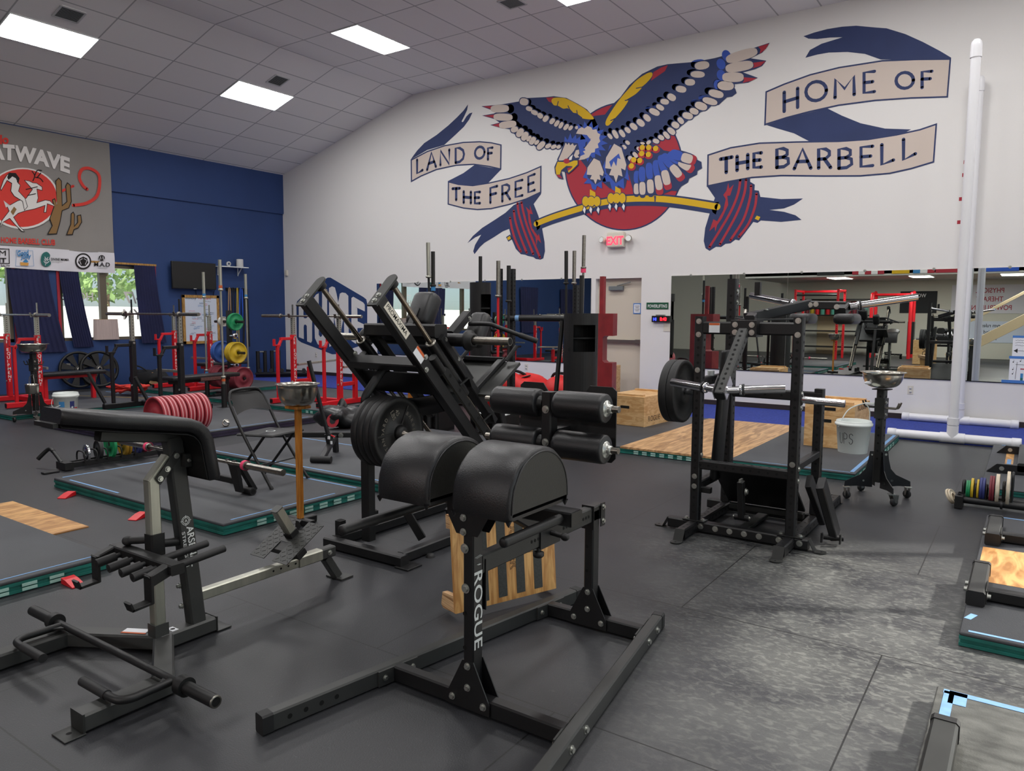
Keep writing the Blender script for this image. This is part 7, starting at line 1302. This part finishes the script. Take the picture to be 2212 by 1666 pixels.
t = thing('strongman_log', 'dark red log with square cutouts standing in front of the beige door', 'strongman log', (10.1, -2.3, 0)); y = -2.3
q = b('dkred').prism([(9.87, y, .32), (10.33, y, .32), (10.33, y, .80), (10.20, y, .80), (10.165, y, .83), (10.165, y, 1.17), (10.20, y, 1.20), (10.33, y, 1.20), (10.33, y, 1.53), (9.87, y, 1.53)], (-.05, .24, 0)); q.obj('log_body', parent=t); b('dkred').bar((10.10, -2.2, 1.53), (10.10, -2.2, 2.08), .075, .075, Y).obj('upper_sleeve', parent=t); b('dkred').bar((10.10, -2.2, .0), (10.10, -2.2, .32), .075, .075, Y).obj('lower_sleeve', parent=t)
for i, (x, y, r, lab) in enumerate(((7.7, -2.35, (.50, .34, .29), 'red vinyl sandbag at the left of the heap below the mirror'), (8.75, -2.5, (.48, .34, .29), 'red vinyl sandbag in the middle of the heap below the mirror'), (9.55, -2.3, (.36, .36, .28), 'red vinyl sandbag at the right of the heap next to the black log'))):
    t = lump('sandbag', (x, y, .0), r, 'bagred', lab, 'sandbag', 11+i, 'red sandbags below the mirror'); q = b('strap').path([(x-.2, y-.1, r[2]*1.95), (x-.1, y-.15, r[2]*2.2), (x+.1, y-.1, r[2]*2.15), (x+.2, y, r[2]*1.9)], .022, 8, 4); q.obj('carry_strap', parent=t); q = b('strap').bar((x+.1, y-r[1]*.7, r[2]*1.7), (x+.3, y-.05, r[2]*1.97), .06, .01); q.obj('strap_patch', parent=t)
t = thing('blue_foam_bar', 'tall blue black padded bar leaning beside the large black log', 'padded bar', (10.66, -4.5, .08)); b('tvb').tube((10.66, -4.50, .09), (10.70, -4.36, 1.44), .028).obj('padded_shaft', parent=t); b('bstrap').tube((10.666, -4.48, .28), (10.669, -4.469, .39), .032).obj('blue_tape', parent=t)
t = thing('wooden_stool', 'small brown wooden stool beside the red rack lever', 'stool', (6.9, -2.9, 0)); b('post').box((6.9, -2.9, .40), (.3, .2, .03)).obj('stool_top', parent=t); b('post').box((6.9, -2.9, .2), (.14, .06, .38)).obj('stool_leg', parent=t)
# ================================================================ the room behind the camera, seen in the mirrors
FY, FZ = -14.6, 2.79
struct(b('mezz').box((12.4, (FY+YF)/2, FZ+.1), (11.0, FY-YF, .2)).obj('trim_2')); struct(b('white').box((12.4, FY-.06, 4.2), (11.0, .12, 2.7)).obj('trim_3'))
for x_ in (9.5, 12.0, 14.5): light([V((x_, -16.4, FZ-.004)), V((x_+.63, -16.4, FZ-.004)), V((x_+.63, -15.14, FZ-.004)), V((x_, -15.14, FZ-.004))], 'added fill light panel under the mezzanine, brightening the mirrored room', 'added fill panels under the mezzanine')  # unseen fill panels, added so the mirrored room is less dark
def flag(x, w_, cols, lab, vert=True):
    t = thing('wall_flag', lab, 'flag', (x, FY+.02, FZ+.1)); n = len(cols)
    for i, c in enumerate(cols):
        q = b(c); 
        if vert: q.box((x-w_/2+w_*(i+.5)/n, FY+.02, FZ+.36), (w_/n, .012, .62))
        else: q.box((x, FY+.02, FZ+.71-.62*(i+.5)/n), (w_, .012, .62/n))
        q.obj('flag_stripe', parent=t)
flag(9.75, .85, ['ink'], 'black flag hanging on the mezzanine edge'); flag(10.9, .95, ['mred', 'mwhite', 'mred', 'mwhite', 'mred'], 'red and white striped flag on the mezzanine edge'); flag(11.85, .5, ['yel'], 'yellow flag on the mezzanine edge'); flag(12.5, .6, ['bblue', 'mwhite', 'mred'], 'blue white and red flag on the mezzanine edge'); flag(13.3, .95, ['mred'], 'red flag on the mezzanine edge'); flag(14.5, .95, ['bstrap'], 'blue flag on the mezzanine edge'); flag(15.6, .95, ['orange'], 'orange brown flag on the mezzanine edge'); flag(16.7, .9, ['dkblue', 'bblue', 'gplate', 'yplate', 'borange', 'mred'], 'rainbow striped flag on the mezzanine edge')
# staircase up to the mezzanine
t = thing('staircase', 'beige stringer staircase rising to the mezzanine', 'stairs', (15, -16, 0))
for y in (-15.6, -16.7): b('beige').bar((13.2, y, .15), (17.6, y, 2.95), .05, .30, Z).obj('stringer', parent=t)
for k in range(13): b('brownwood').box((13.4+.335*k, -16.15, .30+.213*k), (.30, 1.05, .04)).obj('tread', parent=t)
q = b('beige').bar((13.2, -15.6, 1.0), (17.6, -15.6, 3.8), .05, .09); q.obj('handrail', parent=t)
def pic(x, z, w_, h_, lab): 
    t = thing('framed_photo', lab, 'picture', (x, YF+.02, z)); b('tvb').box((x, YF+.015, z), (w_, .03, h_)).obj('frame', parent=t); b('paper').box((x, YF+.032, z), (w_*.78, .004, h_*.74)).obj('mount', parent=t); b('closer').box((x, YF+.036, z), (w_*.5, .003, h_*.45)).obj('print', parent=t)
for x, z, w_, h_, n_ in ((17.0, 1.9, .34, .26, 'upper small'), (17.0, 1.55, .36, .28, 'middle small'), (17.45, 2.0, .46, .28, 'wide black'), (17.45, 1.65, .34, .2, 'dark narrow'), (17.45, 1.25, .42, .4, 'square white matted')): pic(x, z, w_, h_, n_+' framed photograph on the wall behind the stairs')
def banner(x, z, w_, h_, mk, txt, lab, tm):
    t = thing('wall_banner', lab, 'banner', (x, YF+.02, z)); b(mk).box((x, YF+.01, z), (w_, .014, h_)).obj('banner_cloth', parent=t); q = B().mat(tm)
    for i, s_ in enumerate(txt): q.text(s_, (x, YF+.0185, z+h_*.22-i*h_*.3), -X, Z, h_*.24, .01, .8, True)
    q.obj('banner_lettering', parent=t)
banner(14.1, 2.1, 2.3, 1.0, 'clothw', ['PHYSICAL', 'THERAPY', 'POWERLIFTING'], 'white clinic banner on the far wall behind the stairs', 'mred'); banner(11.9, 2.0, 1.2, .8, 'ink', ['WORK'], 'black banner on the far wall by the red cable machine', 'mwhite'); banner(14.2, .95, 2.2, .75, 'board', ['gym rules', 'be kind', 'rack it'], 'large whiteboard on the far wall with handwriting', 'ink')
# shirts hanging from the stairs
for x, mk, z in ((16.35, 'dkblue', 2.15), (16.8, 'grey', 2.3), (17.4, 'maroon', 2.55)):
    t = thing('hanging_shirt', {'dkblue': 'navy', 'grey': 'charcoal', 'maroon': 'maroon'}[mk]+' t-shirt on a hanger under the mezzanine', 'shirt', (x, -15.2, z)); q = b(mk).prism([(x-.26, -15.2, z-.36), (x+.26, -15.2, z-.36), (x+.25, -15.2, z+.12), (x+.36, -15.2, z+.05), (x+.42, -15.2, z+.16), (x+.22, -15.2, z+.33), (x+.08, -15.2, z+.35), (x-.08, -15.2, z+.35), (x-.22, -15.2, z+.33), (x-.42, -15.2, z+.16), (x-.36, -15.2, z+.05), (x-.25, -15.2, z+.12)], (0, .03, 0)); q.obj('shirt_body', parent=t); q = b('mwhite').box((x, -15.168, z+.05), (.22, .003, .26)) if mk != 'maroon' else b('mred').box((x, -15.168, z+.1), (.1, .003, .1)); q.obj('chest_print', parent=t); b('tvb').path([(x-.1, -15.19, z+.34), (x, -15.19, z+.4), (x, -15.19, FZ)], .008, 6).obj('hanger', parent=t)
# desk, office chair, red cable machine, red rig with shelves
t = thing('reception_table', 'table under a teal cloth in front of the far wall', 'table', (16.8, -17.6, 0)); b('tealcloth').rbox((16.8, -17.6, .40), (1.7, .8, .78), .03).obj('teal_cloth', parent=t); q = b('brownwood').box((15.6, -17.3, .42), (.6, .5, .06)).box((15.35, -17.3, .2), (.06, .5, .4)).box((15.85, -17.3, .2), (.06, .5, .4)); tag(q.obj('side_table'), 'small brown side table next to the teal covered table', 'table')
t = thing('office_chair', 'black mesh office chair beside the teal table', 'chair', (16.9, -16.9, 0)); b('mesh').rbox((16.9, -16.7, .78), (.46, .04, .5), .02).obj('backrest', parent=t); b('strap').rbox((16.9, -16.95, .47), (.48, .46, .07), .03).obj('seat', parent=t); b('tvb').tube((16.9, -16.95, .1), (16.9, -16.95, .45), .03).obj('gas_column', parent=t)
for k in range(5): a = 2*PI*k/5; b('tvb').bar((16.9, -16.95, .10), (16.9+.28*math.cos(a), -16.95+.28*math.sin(a), .06), .04, .03).obj('base_spoke', parent=t)
t = thing('cable_machine', 'red cable crossover tower under the mezzanine', 'cable machine', (11.4, -16.6, 0))
for x in (10.8, 12.0):
    b('red').path([(x, -16.2, .05), (x, -16.2, 2.05), (x, -16.35, 2.2), (x, -16.7, 2.25), (x, -17.0, 2.1), (x, -17.05, .05)], .055, 10, 4).obj('curved_upright', parent=t); q = b('tvb').box((x, -16.6, .75), (.2, .28, 1.1)); q.obj('weight_stack', parent=t)
b('red').tube((10.8, -16.5, 2.22), (12.0, -16.5, 2.22), .045).obj('top_tube', parent=t)
t = thing('red_rig', 'red perforated rig standing under the mezzanine', 'rig', (9.2, -15.6, 0))
for x in (8.5, 9.9):
    for y in (-15.2, -16.3): o = b('red').bar((x, y, .0), (x, y, 2.4), .075, .075, Y).obj('perforated_post', parent=t); q = b('hole').holes((x, y+.038, .3), (x, y+.038, 2.3), 30, Y, .012); q.obj('holes', parent=o)
b('blackm').tube((8.5, -15.2, 2.2), (9.9, -15.2, 2.2), .03).obj('pull_up_bar', parent=t); q = b('red').bar((8.5, -16.3, 2.35), (9.9, -16.3, 2.35), .075, .075).bar((8.5, -15.2, 2.35), (8.5, -16.3, 2.35), .075, .075).bar((9.9, -15.2, 2.35), (9.9, -16.3, 2.35), .075, .075); q.obj('rig_beam', parent=t)
t = thing('storage_shelf', 'black open storage shelf with coloured mats behind the red rig', 'shelf', (9.2, -18.4, 0))
for z in (.3, .9, 1.5, 2.1): b('tvb').box((9.2, -18.5, z), (2.6, .5, .05)).obj('shelf_board', parent=t)
for k in range(12): tag(b(random.choice(['dkblue', 'yplate', 'leaf', 'maroon', 'tealcloth', 'paper', 'red'])).tube((8.15+.19*k, -18.4, 1.53), (8.15+.19*k, -18.4, 2.02), .075).obj('rolled_mat'), 'rolled exercise mat standing on the shelf under the mezzanine', 'mat', 'rolled mats on the shelf')
t = plyobox(12.4, 12.95, -14.7, -14.1, .0, .76, 'tall plywood box standing on end behind the photographer', .1, None); b('stencil').text('ROGUE', (12.8, -14.098, .70), -Z, -X, .2, .004).obj('stencilled_word', parent=t)
for i, y0 in enumerate((-11.6, -14.4)):     # windows farther along the navy wall are only suggested by their curtains
    curtain('curtain', ['navy curtain on the navy wall beyond the left edge', 'navy curtain on the navy wall far behind the camera'][i], (y0, y0+.1), (y0+1.2, y0+1.1), .8, 2.48)
rack((3.6, -11.2, 0), .05, 'red bench rack beyond the left edge of the photo', 'red', 1.05, 1.05, False); barbell((3.6, -11.26, 1.395), (1, .05, 0), 0, 2.2, 'steel barbell racked on the red rack beyond the left edge')
struct(b('beige').box((8.9, YF+.03, 1.05), (.95, .05, 2.1)).obj('door_2'))
